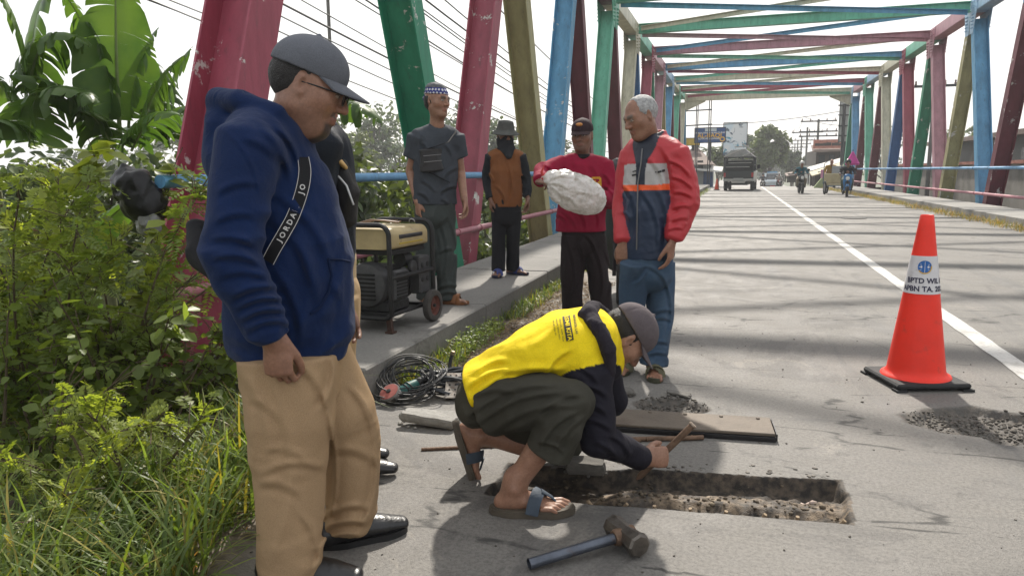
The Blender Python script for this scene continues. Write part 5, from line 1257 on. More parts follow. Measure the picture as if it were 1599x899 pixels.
    ft_ = folds(.010, (9, 9, 8), 31, warp=1.4); ft = lambda q: ft_(q)+cw_(q)
    soft('trousers', tr, .0056, cloth('trouser_olive', (.046, .044, .034), .16, .85, .4, 20), root, ft, .018)
    ms, mt = mat('sandal_brown_sole', (.085, .07, .052), .75, .2, 20, .25, 60), mat('sandal_slate', (.048, .066, .090), .7, .15, 20, .2, 120)
    sandal(root, anR, tR, 1.10, -1, ms, mt, z_off=-.070, kind='thong', L=.285); sandal(root, anL, tL, 1.06, 1, ms, mt, up=nrm(f+aZ*.3), z_off=-.072, kind='thong', L=.285)
    return wrR, chs, che
wrR_, chs, che = worker()
# the chisel he holds, and the hammer
def rods():
    t = thing('chisel', 'rusty steel chisel rod held upright in the open joint', 'chisel', tuple(che))
    ms = mat('rusty_rod', (.16, .10, .065), .7, .3, 30, .4, 80, .3, col2=(.08, .04, .02), c2s=14)
    mb = MB(); L = Lp(chs-che); mb.tube([Vector((0, 0, 0)), L*.06, L*.985, L], [.004, .013, .0135, .013], 12); mb.build('shank', ms, t, True)
    mb = MB(); mb.lathe([(.0135, -.004), (.0165, .001), (.0155, .007), (.006, .008)], 14, L, L); mb.build('struck_head', mat('struck_steel', (.34, .27, .21), .45, .2, 30, metal=.6), t, True)
    h0, h1 = G(826, 880, .022), G(972, 836, .045)
    t = thing('sledge_hammer', 'sledge hammer with steel pipe handle lying on the road', 'hammer', tuple(h0))
    mb = MB(); V_ = h1-h0; mb.tube([Vector((0, 0, 0)), V_*.5, V_], .0175, 16, False); mb.tube([V_, V_*.5, Vector((0, 0, 0))], .0145, 16, False); mb.build('handle', mat('pipe_steel', (.105, .118, .145), .42, .3, 12, .2, 40, .7, col2=(.12, .08, .06), c2s=9), t, True)
    ax_ = (G(1000, 852, .045)-G(950, 812, .045)).normalized(); c = V_+V_.normalized()*.012
    rn, un = frame_of(ax_)
    mb = MB(); prof = [(.030, -.085), (.037, -.080), (.040, -.065), (.036, -.045), (.033, 0), (.036, .045), (.041, .062), (.040, .080), (.033, .086)]
    mb.lathe(prof, 8, c, ax_); mb.build('head', mat('hammer_iron', (.135, .120, .105), .40, .4, 14, .4, 40, .75, col2=(.055, .042, .034), c2s=14), t, True, auto=28)
    mb = MB(); mb.lathe([(.024, -.045), (.028, -.035), (.027, .03)], 14, c, V_); mb.build('socket', mat('rusty_rod', (.16, .10, .065)), t, True)
rods()
# ================================================================== OBJECTS ON THE ROAD
# ---------- traffic cone ---------------------------------------------------------
def traffic_cone():
    c = Vector((1.022, 4.625, 0)); t = thing('traffic_cone', 'tall orange-red traffic cone with white printed sleeve on black square base', 'traffic cone', c, math.radians(17))
    m_o = mat('cone_orange', (.80, .030, .012), .45, .10, 5, .2, 30, spec=.4, col2=(.42, .05, .03), c2lo=.60, c2hi=.78, c2s=9)
    mb = MB(); b = .205
    mb.box((-b, -b, .012), (b, b, .042), .010)
    for sx in (-1, 1):
        for sy in (-1, 1): mb.box((sx*b*.9-.03, sy*b*.9-.03, 0), (sx*b*.9+.03, sy*b*.9+.03, .0125))
    mb.build('base', mat('cone_base', (.018, .019, .02), .75, .25, 10, .3, 50), t)
    R = lambda z: .157+(.034-.157)*(z-.045)/(.96-.045)
    mb = MB(); mb.lathe([(.185, .0425), (.180, .052), (.165, .058), (R(.075), .075)]+[(R(z), z) for z in np.linspace(.10, .955, 16)]+[(.030, .961), (.024, .958), (.02, .90)], 40, cap=False)
    mb.build('body', m_o, t, True, auto=50)
    z0, z1 = .525, .735; mb = MB(); mb.lathe([(R(z)+.0025, z) for z in np.linspace(z0, z1, 6)], 40, cap=False); sl = mb.build('sleeve', mat('sleeve_white', (.60, .59, .60), .45, .1, 6, .35, 22, col2=(.40, .38, .37), c2lo=.58, c2hi=.75, c2s=12), t, True)
    view = math.atan2(-c.y, -c.x)-math.radians(17)                 # local angle that faces the lens
    def wrap(vs, fs, a_off, zc, name, m_, e):
        out = []
        for v in vs:
            z = zc+v.y; r_ = R(z)+e; a = view+a_off+v.x/r_; out.append((math.cos(a)*r_, math.sin(a)*r_, z))
        obj(name, np_mesh(name, out, fs, m_, False), sl)
    mk = mat('ink_navy', (.02, .018, .05), .6)
    for txt, zc, sz in (('BPTD WIL II', .598, .040), ('APBN TA. 2023', .553, .040)):
        vs, fs = text_mesh(txt, sz, .0012, 'CENTER'); wrap(vs, fs, .22, zc, 'lettering', mk, .0042)
    # globe badge
    def disc(r0, r1, m_, e, n=28, a0=0, a1=2*math.pi, name='badge'):
        vs, fs = [], []
        for i in range(n+1):
            a = a0+(a1-a0)*i/n
            for rr in (r0, r1): vs.append(Vector((rr*math.cos(a), rr*math.sin(a), 0)))
        for i in range(n): fs.append((2*i, 2*i+1, 2*i+3, 2*i+2))
        wrap(vs, fs, .10, .675, name, m_, e)
    mbl, mgo, mwh = mat('ink_blue', (.015, .11, .36), .5), mat('ink_gold', (.55, .33, .03), .5), mat('ink_white', (.6, .6, .62), .5)
    disc(.0, .036, mbl, .0042); disc(.031, .037, mgo, .0048, a0=-2.6, a1=.2)
    for k in (-1, 0, 1): disc(.0+abs(k)*.0, .0, mwh, .005) if False else None
    g = []
    for (x0, y0, x1, y1) in ((-.030, 0, .030, 0), (0, -.030, 0, .030), (-.024, .015, .024, .015), (-.024, -.015, .024, -.015)):
        w = .0011; dx, dy = (0, w) if x0 != x1 else (w, 0); vs = [Vector((x0-dx, y0-dy, 0)), Vector((x1-dx if x0 != x1 else x1+dx, y0-dy if x0 != x1 else y0-dy, 0)), Vector((x1+dx, y1+dy, 0)), Vector((x0-dx if x0 == x1 else x0+dx, y1+dy, 0))]
        wrap(vs, [(0, 1, 2, 3)], .10, .675, 'badge', mwh, .0052)
traffic_cone()

# ---------- steel plate, bars, broken slabs --------------------------------------
def rough_slab(name, label, cat, px, py, L, W, H, rz, m, seed, tilt=(0, 0), taper=.3, loc=None):
    """broken piece: a plate with ragged edges and crumbly sides"""
    c = loc if loc is not None else G(px, py); t = thing(name, label, cat, (c.x, c.y, 0), rz)
    n = 40; R_ = np.random.RandomState(seed); vs = []
    for ring, (sc, z) in enumerate(((.90, 0), (1.0, H*.35), (.97, H*.75), (.90, H))):
        for i in range(n):
            a = 2*math.pi*i/n; p = np.array((math.cos(a), math.sin(a), seed*1.0)); rr = 1/max(abs(math.cos(a)), abs(math.sin(a)))**.75*(1+.16*float(fnoise(p[None], 2.2, 3)[0]))
            j = float(fnoise((p*3+ring*5)[None], 2.5, 2)[0])*.06
            x = math.cos(a)*rr*L/2*(sc+j); y = math.sin(a)*rr*W/2*(sc+j)*(1-taper*(.5-x/L)); vs.append((x, y, z+float(fnoise(np.array([[x*20, y*20, seed]]), 1, 2)[0])*H*.12*(ring > 0)))
    fs = [(r*n+i, r*n+(i+1) % n, (r+1)*n+(i+1) % n, (r+1)*n+i) for r in range(3) for i in range(n)]+[tuple(range(3*n, 4*n)), tuple(range(n))[::-1]]
    o = obj('broken_piece', np_mesh(name, vs, fs, m, False), t); o.rotation_euler = (tilt[0], tilt[1], 0); o.location = (0, 0, .004+abs(math.sin(tilt[0]))*W/2+abs(math.sin(tilt[1]))*L/2)
    cr = MB()
    for k in range(9):
        a = R_.rand()*6.28; cr.ball((math.cos(a)*L*.52, math.sin(a)*W*.52, .006), (.006+.008*R_.rand(), .006+.006*R_.rand(), .006), 6, 4)
    cr.build('crumbs', m, t, kind='stuff')
    return t
rough_slab('concrete_piece', 'flat broken concrete piece beside the coiled hoses', 'rubble', 672, 664, .30, .13, .045, .06, M_CONC_PALE, 3, (.10, .06), .35)
rough_slab('asphalt_flake', 'broken asphalt flake behind the kneeling worker by the small pothole', 'rubble', 962, 616, .20, .10, .02, .25, M_CONC2, 8, (.06, .10), .5)
rough_slab('asphalt_chip', 'thin asphalt chip lying at the edge of the small pothole', 'rubble', 1060, 618, .14, .07, .012, -.3, M_CONC2, 5, (.02, .05), .4)
rough_slab('trench_block', 'loose broken lump at the end of the open joint under the worker', 'rubble', 915, 738, .16, .09, .05, .2, M_CONC2, 12, (.1, .0), .2)
def steel_plate():
    a, b = Vector((-.80, 3.335, 0)), Vector((.205, 3.405, 0)); t = thing('steel_plate', 'long flat rusty steel joint plate lying across the road', 'steel plate', a, math.atan2(b.y-a.y, b.x-a.x))
    L = (b-a).length; m1 = mat('plate_rust', (.135, .110, .086), .72, .3, 5, .4, 60, .15, col2=(.07, .052, .038), c2lo=.5, c2hi=.7, c2s=5)
    mb = MB(); mb.box((0, .0, .024), (L, .235, .038), .003); o = mb.build('plate', m1, t)
    mb = MB(); mb.box((.0, -.006, .0), (L+.004, .012, .0225), .002); mb.box((.0, .20, .0), (L, .212, .0225)); mb.build('edge_angle', mat('tar_steel', (.022, .021, .022), .45, .3, 9, .3, 50, .4), t)
    mb = MB(); mb.box((L+.0045, .0, .004), (L+.010, .232, .036)); mb.build('end_lip', mat('tar_steel', (.022, .021, .022)), t)
    bl = MB()
    for k in range(6): bl.lathe([(.010, 0), (.008, .006), (.0, .007)], 8, (.10+k*.17, .20, .038))
    bl.build('rivets', m1, o, kind='stuff')
steel_plate()
def rebar(p0, p1, label, r=.008, lift=.0):
    t = thing('steel_bar', label, 'steel bar', p0); v = p1-p0; mb = MB(); mb.tube([Vector((0, 0, r)), v*.33+Vector((0, .006, r+lift)), v*.66+Vector((0, -.004, r)), v+Vector((0, 0, r))], r, 10); o = mb.build('shank', mat('rusty_rod', (.16, .10, .065)), t, True)
    rb = MB(); n = int(v.length/.05)
    for k in range(1, n): rb.lathe([(r*1.13, -.003), (r*1.13, .003)], 10, v*k/n+Vector((0, 0, r)), v+Vector((0, .01, .004*(k % 2))))
    rb.build('ribs', mat('rusty_rod', (.16, .10, .065)), o, kind='stuff')
rebar(G(658, 704), G(1000, 690), 'thin rusty reinforcing bar lying behind the worker\'s raised foot', .008)
rebar(G(975, 690), G(1098, 686), 'short rusty bar lying beside the long steel plate', .011)

# ---------- gravel in the holes (nobody could count it) ----------------------------
def scatter_stones(name, n, place, smin, smax, m, parent=None, flat=.6):
    phi = (1+5**.5)/2; ico = np.array([(-1, phi, 0), (1, phi, 0), (-1, -phi, 0), (1, -phi, 0), (0, -1, phi), (0, 1, phi), (0, -1, -phi), (0, 1, -phi), (phi, 0, -1), (phi, 0, 1), (-phi, 0, -1), (-phi, 0, 1)])/1.9
    fi = np.array([(0, 11, 5), (0, 5, 1), (0, 1, 7), (0, 7, 10), (0, 10, 11), (1, 5, 9), (5, 11, 4), (11, 10, 2), (10, 7, 6), (7, 1, 8), (3, 9, 4), (3, 4, 2), (3, 2, 6), (3, 6, 8), (3, 8, 9), (4, 9, 5), (2, 4, 11), (6, 2, 10), (8, 6, 7), (9, 8, 1)])
    V_, F_, C_ = [], [], []
    for k in range(n):
        p = place(); s = smin+(smax-smin)*NR.rand()**2.2; a = NR.rand()*6.28; rot = np.array(((math.cos(a), -math.sin(a), 0), (math.sin(a), math.cos(a), 0), (0, 0, 1)))
        v = ico*(1+.35*(NR.rand(12, 1)-.5))*s*np.array((1, .5+.5*NR.rand(), flat*(.6+.6*NR.rand()))); v = v@rot.T+p+np.array((0, 0, s*.25)); F_.append(fi+12*len(V_)); V_.append(v); g = .55+.9*NR.rand()**1.5; C_.append(np.tile((g, g*.97, g*.92), (12, 1)))
    o = obj(name, np_mesh(name, np.concatenate(V_), np.concatenate(F_), m, False, cols=np.concatenate(C_)), parent, kind='stuff'); return o
m_gr = mat('gravel', (.2, .19, .18), .85, .2, 40, .3, 120)
m_, nt, b = base_mat('gravel_mix'); a_ = nn(nt, 'ShaderNodeAttribute', attribute_name='Col'); cc = mixc(nt, 1, a_.outputs['Color'], (.105, .096, .085), 'MULTIPLY'); nt.links.new(cc, b.inputs['Base Color']); b.inputs['Roughness'].default_value = .85; M_GR = m_
def in_pot(k):
    cx, cy, rx_, ry_, d_ = POTS[k]
    def f():
        while True:
            u, w = NR.rand()*2-1, NR.rand()*2-1
            if u*u+w*w < .95: break
        X, Y = cx+u*rx_*.98, cy+w*ry_*.98; return np.array((X, Y, float(road_h(np.array([X]), np.array([Y]))[0])))
    return f
scatter_stones('pothole_gravel', 420, in_pot(0), .003, .012, M_GR, road); scatter_stones('pothole_gravel', 1100, in_pot(1), .003, .014, M_GR, road)
def in_trench():
    X = TR_A[0]+.05+NR.rand()*1.2; t = (X-TR_A[0])/(TR_B[0]-TR_A[0]); s = NR.rand()**.8*.55+(.40 if NR.rand() < .8 else .02)
    yn = TR_A[1]+(TR_B[1]-TR_A[1])*t; yf = TR_C[1]+(TR_D[1]-TR_C[1])*t; Y = yf+(yn-yf)*s; return np.array((X, Y, float(road_h(np.array([X]), np.array([Y]))[0])))
M_RUB, nt, b = base_mat('joint_rubble'); a_ = nn(nt, 'ShaderNodeAttribute', attribute_name='Col'); cc = mixc(nt, 1, a_.outputs['Color'], (.115, .092, .066), 'MULTIPLY'); nt.links.new(cc, b.inputs['Base Color']); b.inputs['Roughness'].default_value = .9
scatter_stones('joint_rubble', 420, in_trench, .003, .014, M_RUB, road, .6)
def on_road():
    X = -1.5+NR.rand()*3.5; Y = 1.9+NR.rand()**1.3*5; return np.array((X, Y, float(road_h(np.array([X]), np.array([Y]))[0])))
def far_lip():
    X = TR_A[0]+.1+NR.rand()*1.15; t = (X-TR_A[0])/(TR_B[0]-TR_A[0]); Y = TR_C[1]+(TR_D[1]-TR_C[1])*t+.015+abs(NR.randn())*.05; return np.array((X, Y, float(road_h(np.array([X]), np.array([Y]))[0])-.001))
scatter_stones('broken_flakes', 70, far_lip, .003, .014, M_GR, road, .2)
scatter_stones('road_grit', 420, on_road, .0025, .0075, M_GR, road)
# pale concrete ledge blocks and the cut bar ends standing in the joint
jl = MB(); Rn = np.random.RandomState(5)
for k in range(9):
    X = -.62+k*.125; t = (X-TR_A[0])/(TR_B[0]-TR_A[0]); yn = TR_A[1]+(TR_B[1]-TR_A[1])*t
    mb = MB(); a0 = Vector((X, yn+.035, -.055)); mb.tube([a0, a0+Vector((.006*Rn.randn(), -.004, .03)), a0+Vector((.012*Rn.randn(), -.008, .055))], [.008, .0075, .007], 8); mb.build('bar_stub', mat('stub_rust', (.30, .22, .14), .75, .2, 40), road, True)
# the pale pebbles left in the groove
for (px_, py_, s_) in ((1268, 762, .014), (1276, 760, .011), (1284, 763, .016), (1259, 765, .010)):
    pass
def groove_pebble():
    X = .20+NR.rand()*.20; t = (X-TR_A[0])/(TR_B[0]-TR_A[0]); yf = TR_C[1]+(TR_D[1]-TR_C[1])*t; Y = yf-.10-.06*NR.rand(); return np.array((X, Y, float(road_h(np.array([X]), np.array([Y]))[0])+.004))
m_, nt, b = base_mat('pale_pebble'); b.inputs['Base Color'].default_value = (.42, .33, .28, 1); b.inputs['Roughness'].default_value = .8
scatter_stones('pale_pebbles', 14, groove_pebble, .008, .018, m_, road, .8)

# ---------- hoses, cable, grinder, bracket ------------------------------------------
def coil(name, label, c, R_, r, n, tilt, m, seed, sq=1., sp=.02, flat=.02):
    """one long line laid in loose loops"""
    t = thing(name, label, 'cable' if r < .006 else 'hose', c, 0, None); Rr = np.random.RandomState(seed); pts = []; N = n*26
    e = Matrix.Rotation(tilt[1], 4, 'Z') @ Matrix.Rotation(tilt[0], 4, 'X')
    o1, o2, rad = 0, 0, R_; a = Rr.rand()*6
    ph = Rr.rand(6)*6.28
    for i in range(N):
        k = i/26.; a += 2*math.pi/26
        rad = R_*(1+.13*math.sin(k*1.7+ph[0])+.08*math.sin(k*2.9+ph[1])); ox, oy = sp*math.sin(k*1.1+ph[2]), sp*math.cos(k*.9+ph[3]); oz = flat*(.5+.5*math.sin(k*2.3+ph[4]))+.35*flat*math.sin(a*2+ph[5]+k)
        p = e @ Vector((rad*math.cos(a)+ox, sq*rad*math.sin(a)+oy, oz)); pts.append(p)
    zmin = min(p.z for p in pts)-r; pts = [p-Vector((0, 0, zmin)) for p in pts]
    mb = MB(); mb.tube(pts, r, 6); mb.build('loops', m, t, True); return t
m_cab = mat('cable_black', (.014, .014, .015), .5, .25, 20, spec=.5); m_hose = mat('hose_slate', (.022, .026, .032), .45, .3, 14, spec=.5)
c0 = G(637, 622)
coil('power_cable', 'loose coil of thin black cable leaning on the kerb', (c0.x, c0.y+.06, 0), .150, .0036, 12, (math.radians(27), .15), m_cab, 4, .92, .03, .05)
coil('power_cable', 'wider outer coil of black cable round the green angle grinder', (c0.x-.02, c0.y+.02, 0), .165, .004, 4, (math.radians(16), -.1), m_cab, 9, .85, .03, .04)
c1 = G(712, 615)
coil('air_hose', 'thick slate-grey hose coiled flat on the road behind the worker', (c1.x-.05, c1.y+.05, 0), .150, .011, 7, (math.radians(4), .3), m_hose, 6, .72, .04, .06)
def hose_end():
    t = thing('hose_end', 'upright end of slate-grey hose beside the cable coil', 'hose', tuple(G(693, 600)+Vector((0, .12, 0)))); mb = MB(); o = Vector(t.location)
    mb.tube([Vector((.03, -.06, .012)), Vector((.0, -.01, .03)), Vector((-.012, .01, .085)), Vector((.0, .012, .135)), Vector((.006, .012, .15))], .011, 10); mb.build('hose', m_hose, t, True)
    mb = MB(); mb.lathe([(.013, 0), (.013, .02), (.010, .022)], 10, (.006, .012, .148), Vector((.3, 0, 1))); mb.build('coupling', mat('brass_dull', (.25, .20, .12), .5, metal=.6), t, True)
hose_end()
def grinder():
    b0 = G(634, 626); ax_ = (aR*.62+aF*.62); ax_ = Vector(tuple(nrm(ax_+aZ*.22)))
    t = thing('angle_grinder', 'green angle grinder with red disc lying in the cable coil', 'angle grinder', (b0.x, b0.y, 0))
    o = Vector((-.02, 0, .05)); m_g = mat('tool_green', (.012, .085, .075), .45, .15, 10)
    mb = MB(); mb.lathe([(.026, -.02), (.034, 0), (.035, .06), (.031, .085), (.03, .10)], 18, o, ax_); mb.build('motor_housing', m_g, t, True)
    mb = MB(); mb.lathe([(.030, .101), (.027, .12), (.026, .19), (.029, .215), (.022, .225)], 18, o, ax_); mb.build('handle', BLACKRUB, t, True)
    mb = MB(); mb.lathe([(.028, -.07), (.033, -.05), (.032, -.0205)], 14, o, ax_); mb.build('gear_head', mat('cast_alloy', (.22, .21, .20), .45, .2, 20, .2, 60, .7), t, True)
    na = Vector(tuple(nrm(aR*-.35-aF*.45+aZ*.8))); dc = o-ax_*.065+na*.045
    mb = MB(); mb.lathe([(.052, 0), (.053, .004), (.018, .006), (.016, .006)], 26, dc, na); dk = mb.build('disc', mat('disc_red', (.30, .09, .075), .8, .15, 30), t, True)
    mb = MB(); mb.lathe([(.014, .0065), (.012, .012), (.005, .0125)], 12, dc, na); mb.build('disc_nut', BLACKRUB, dk, True)
    mb = MB(); mb.lathe([(.056, -.006), (.06, -.002), (.058, .008)], 20, dc-na*.006, na); mb.build('guard', mat('cast_alloy', (.22, .21, .20)), t, True)
    mb = MB(); mb.torus(o+ax_*.02, .037, .004, ax_, 20, 6); mb.torus(o+ax_*.05, .038, .004, (ax_+na*.2).normalized(), 20, 6); mb.build('cord_wrap', m_cab, t, True)
grinder()
def bracket():
    p = G(703, 628); t = thing('perforated_bracket', 'pale perforated steel bracket propped on the grey hose', 'bracket', (p.x, p.y, 0))
    M_ = Matrix.Translation((0, .02, .015)) @ Matrix.Rotation(math.radians(16), 4, 'Z') @ Matrix.Rotation(math.radians(30), 4, 'X')
    m_b = mat('bracket_steel', (.27, .245, .215), .6, .2, 20, .3, 60, .2, col2=(.15, .10, .07), c2s=20)
    mb = MB(); mb.box((-.035, 0, 0), (.035, .19, .006), .001).xf(M_); o = mb.build('web', m_b, t)
    for s in (-1, 1): mb = MB(); mb.box((s*.0355-.003 if s < 0 else .0352, 0, -.022), (-.0352 if s < 0 else .041, .19, .006)).xf(M_); mb.build('flange', m_b, t)
    h = MB()
    for i in range(5):
        for s in (-1, 1): h.lathe([(.0055, 0), (.0055, .0012)], 10, (s*.016, .025+i*.036, .006))
    h.xf(M_); h.build('bolt_holes', mat('hole_dark', (.01, .01, .01), .9), o, kind='stuff')
bracket()

# ---------- portable generator -------------------------------------------------------
def generator():
    o = G(610, 523, SW_H); t = thing('generator', 'portable petrol generator with cream tank on two wheels, on the pavement', 'generator', (o.x, o.y, SW_H), math.radians(-6))
    m_f = mat('frame_black', (.020, .020, .021), .5, .3, 12, .2, 40, .3, col2=(.10, .055, .035), c2lo=.62, c2hi=.72, c2s=14)
    m_c = mat('tank_cream', (.40, .315, .165), .42, .15, 8, .1, 30, col2=(.22, .16, .09), c2lo=.58, c2hi=.75, c2s=9); m_k = mat('engine_dark', (.03, .03, .031), .55, .3, 20, .3, 60, .25); m_k2 = mat('shroud_grey', (.052, .052, .054), .55, .25, 20, .2, 60)
    W, L, H = .47, .60, .70
    def hoop(y, z0=.12):
        rr = .07; pts = []
        for (cx, cz, a0) in ((-rr, z0+.02, -90), (-rr, H-rr, 0), (-W+rr, H-rr, 90), (-W+rr, z0+.02, 180)):
            for k in range(7):
                a = math.radians(a0+15*k); pts.append(Vector((cx+rr*math.cos(a), y, cz+rr*math.sin(a)*(1 if cz > .3 else .6))))
        pts.append(pts[0]); m = MB(); m.tube(pts, .0165, 8, False); return m.build('frame_hoop', m_f, t, True)
    hoop(.02); hoop(L-.02)
    for (x, z) in ((-.0, .36), (-W, .36), (-.03, .115), (-W+.03, .115)):
        m = MB(); m.tube([(x, .02, z), (x, L-.02, z)], .0145, 8); m.build('frame_rail', m_f, t, True)
    m = MB(); m.box((-W+.02, .06, .10), (-.02, .085, .125)); m.box((-W+.02, L-.10, .10), (-.02, L-.075, .125)); m.box((-W+.05, .085, .102), (-.05, L-.10, .108)); m.build('engine_bed', m_f, t)
    m_r = mat('leg_rust', (.055, .028, .020), .75, .3, 20, .3, 60)
    for x in (-.03, -W+.03):
        m = MB(); m.bar((x, .05, .012), (x, .035, .115), .034, .026); m.box((x-.028, .025, 0), (x+.028, .08, .012)); m.build('leg', m_r, t)
    for x, s in ((.035, 1), (-W-.035, -1)):
        ax_ = Vector((s, 0, 0)); cc = Vector((x, L-.10, .112)); w = MB(); w.lathe([(.070, -.024), (.094, -.026), (.108, -.020), (.112, -.006), (.112, .006), (.108, .020), (.094, .026), (.070, .024)], 28, cc, ax_, False); wh = w.build('wheel', mat('tyre_grey', (.055, .05, .046), .85, .25, 20, .3, 60), t, True, auto=50)
        w = MB(); w.lathe([(.0, .006), (.030, .012), (.034, .002), (.060, -.004), (.070, .018), (.071, -.02), (.0, -.02)], 24, cc, ax_, False); w.build('rim', mat('rim_red', (.13, .045, .032), .7, .35, 20, .2, 50), wh, True)
        w = MB(); w.lathe([(.012, -.04), (.012, .022), (.006, .024)], 10, cc, ax_); w.build('axle_end', m_f, wh, True)
    # tank
    def rbox(x0, x1, y0, y1, z0, z1, rr, n=5):
        pr = []
        for (cx, cz, a0) in ((x1-rr, z0+rr*.4, -90), (x1-rr, z1-rr, 0), (x0+rr, z1-rr, 90), (x0+rr, z0+rr*.4, 180)):
            for k in range(n+1): a = math.radians(a0+90*k/n); pr.append((cx+rr*math.cos(a), cz+rr*math.sin(a)*(1 if cz > (z0+z1)/2 else .4)))
        m = MB(); N = len(pr); vs = []
        for (y, s) in ((y0, .93), (y0+.015, 1), (y1-.015, 1), (y1, .93)):
            mx, mz = (x0+x1)/2, (z0+z1)/2; vs += [(mx+(px-mx)*s, y, mz+(pz-mz)*s) for px, pz in pr]
        m.add(vs, [(r*N+i, r*N+(i+1) % N, (r+1)*N+(i+1) % N, (r+1)*N+i) for r in range(3) for i in range(N)]+[tuple(range(N))[::-1], tuple(range(3*N, 4*N))]); return m
    tk = rbox(-W+.045, -.012, .055, L-.05, .535, .675, .055).build('fuel_tank', m_c, t, True, auto=40)
    lb = rbox(-W+.043, -.0095, .15, L-.12, .585, .678, .057).build('tank_label', mat('label_black', (.03, .03, .032), .3, .3, 14, col2=(.16, .14, .10), c2s=12), tk, True, auto=40)
    s_ = rbox(-W+.043, -.009, .15, L-.12, .566, .577, .004).build('tank_stripe', mat('label_yellow', (.40, .28, .03), .5), tk)
    m = MB(); m.lathe([(.03, 0), (.032, .012), (.028, .022), (.01, .024)], 16, (-W/2, .18, .676)); m.torus((-.11, L-.10, .69), .022, .004, Vector((0, 1, .3)), 14, 6, 0, math.pi); m.build('filler_cap', mat('cap_steel', (.3, .3, .3), .4, metal=.5), tk, True)
    m = MB(); m.box((-W+.04, .10, .50), (-.03, L-.08, .533)); m.build('tank_tray', m_f, t)
    # engine
    m = MB(); m.box((-W+.08, .10, .11), (-.06, .36, .20), .02); m.box((-W+.11, .14, .20), (-.10, .34, .42), .02); m.build('engine_block', m_k, t)
    # recoil housing on the near end, a drum with cooling slots
    m = MB(); ax_ = Vector((0, -1, 0)); cc = Vector((-.22, .105, .30)); m.lathe([(.150, -.05), (.152, .0), (.140, .03), (.10, .045), (.0, .05)], 28, cc, ax_); rc = m.build('recoil_housing', m_k2, t, True, auto=30)
    for k in range(7):
        m = MB(); m.box((-.30+.0, .052, .205+k*.027), (-.14, .062, .217+k*.027), .002); m.build('cooling_slot', mat('hole_dark', (.01, .01, .01)), rc)
    m = MB(); m.box((-.055, .10, .20), (-.012, .26, .40), .012); sh = m.build('cylinder_shroud', m_k2, t)
    for k in range(8):
        m = MB(); m.box((-.0125, .115, .215+k*.022), (-.006, .245, .226+k*.022)); m.build('cooling_slot', mat('hole_dark', (.01, .01, .01)), sh)
    m = MB(); m.lathe([(.05, 0), (.055, .02), (.052, .09), (.03, .10)], 18, (-.10, .30, .45), Vector((0, 1, 0))); m.build('air_filter', m_k, t, True)
    m = MB(); m.lathe([(.035, 0), (.045, .008), (.045, .03), (.02, .04)], 16, (-.03, .32, .40), Vector((1, 0, .1))); m.torus((.0, .32, .40), .026, .007, Vector((1, 0, 0)), 14, 6); m.build('carburettor', m_k, t, True)
    m = MB(); m.lathe([(.10, 0), (.118, .01), (.118, .15), (.10, .17)], 24, (-W/2, .37, .26), Vector((0, 1, 0))); m.build('alternator', m_k, t, True)
    m = MB(); m.box((-.10, .42, .20), (-.012, .56, .46), .01); cpn = m.build('control_panel', m_k2, t)
    for (y, z) in ((.45, .40), (.52, .40), (.45, .30), (.52, .30)): m = MB(); m.lathe([(.018, 0), (.018, .006), (.014, .008)], 12, (-.012, y, z), Vector((1, 0, 0))); m.build('socket', m_k, cpn, True)
    m = MB(); m.tube([(-.30, .12, .70), (-.24, .18, .722), (-.15, .22, .715), (-.10, .30, .70), (-.14, .40, .70)], .006, 8); m.tube([(-.38, .30, .69), (-.30, .34, .71), (-.2, .46, .70)], .005, 8); m.build('lead_wire', mat('lead_brown', (.16, .09, .05), .5), t, True)
generator()

# ---------- black sack at the rail's end ---------------------------------------------
def black_sack():
    c = D(212, 300, 4.6); t = thing('black_sack', 'shiny black plastic sack caught in the shrub at the blue rail end', 'plastic sack', tuple(c))
    soft('sack', [Ell(D(208, 290, 4.6), (.13, .11, .11), None, .05), Ell(D(225, 320, 4.6), (.13, .12, .12), None, .06), Tube([D(205, 275, 4.6), D(194, 262, 4.6)], [.05, .02], None, None, .04)], .010, mat('sack_black', (.008, .008, .009), .38, .2, 9, .35, 26, spec=.3, dist=.015), t, folds(.014, (12, 12, 12), 3), .018)
    soft('clear_film', [Ell(D(232, 348, 4.55), (.07, .06, .09), None, .04)], .010, mat('film_grey', (.16, .16, .16), .25, .2, 9, .5, 18, spec=.6, dist=.03), t, folds(.014, (14, 14, 14), 6), .018)
black_sack()
# ================================================================== VEGETATION
def leaf_mat(name, ca, cb, trans=.35, rough=.45):
    m, nt, b = base_mat(name); co = nn(nt, 'ShaderNodeTexCoord').outputs['Object']
    a = nn(nt, 'ShaderNodeAttribute', attribute_name='Col')
    c = mixc(nt, ramp(nt, noise(nt, co, 3, 4), .35, .65), ca, cb); c = mixc(nt, 1, c, a.outputs['Color'], 'MULTIPLY')
    nt.links.new(c, b.inputs['Base Color']); b.inputs['Roughness'].default_value = rough; b.inputs['Specular IOR Level'].default_value = .35
    tr = nn(nt, 'ShaderNodeBsdfTranslucent'); tc = mixc(nt, 1, c, (1.9, 1.9, .7), 'MULTIPLY'); nt.links.new(tc, tr.inputs[0])
    mx = nn(nt, 'ShaderNodeMixShader'); mx.inputs[0].default_value = trans; out = nt.nodes['Material Output']
    nt.links.new(b.outputs[0], mx.inputs[1]); nt.links.new(tr.outputs[0], mx.inputs[2]); nt.links.new(mx.outputs[0], out.inputs[0]); return m
def unit(v): return v/np.maximum(np.linalg.norm(v, axis=-1, keepdims=True), 1e-9)
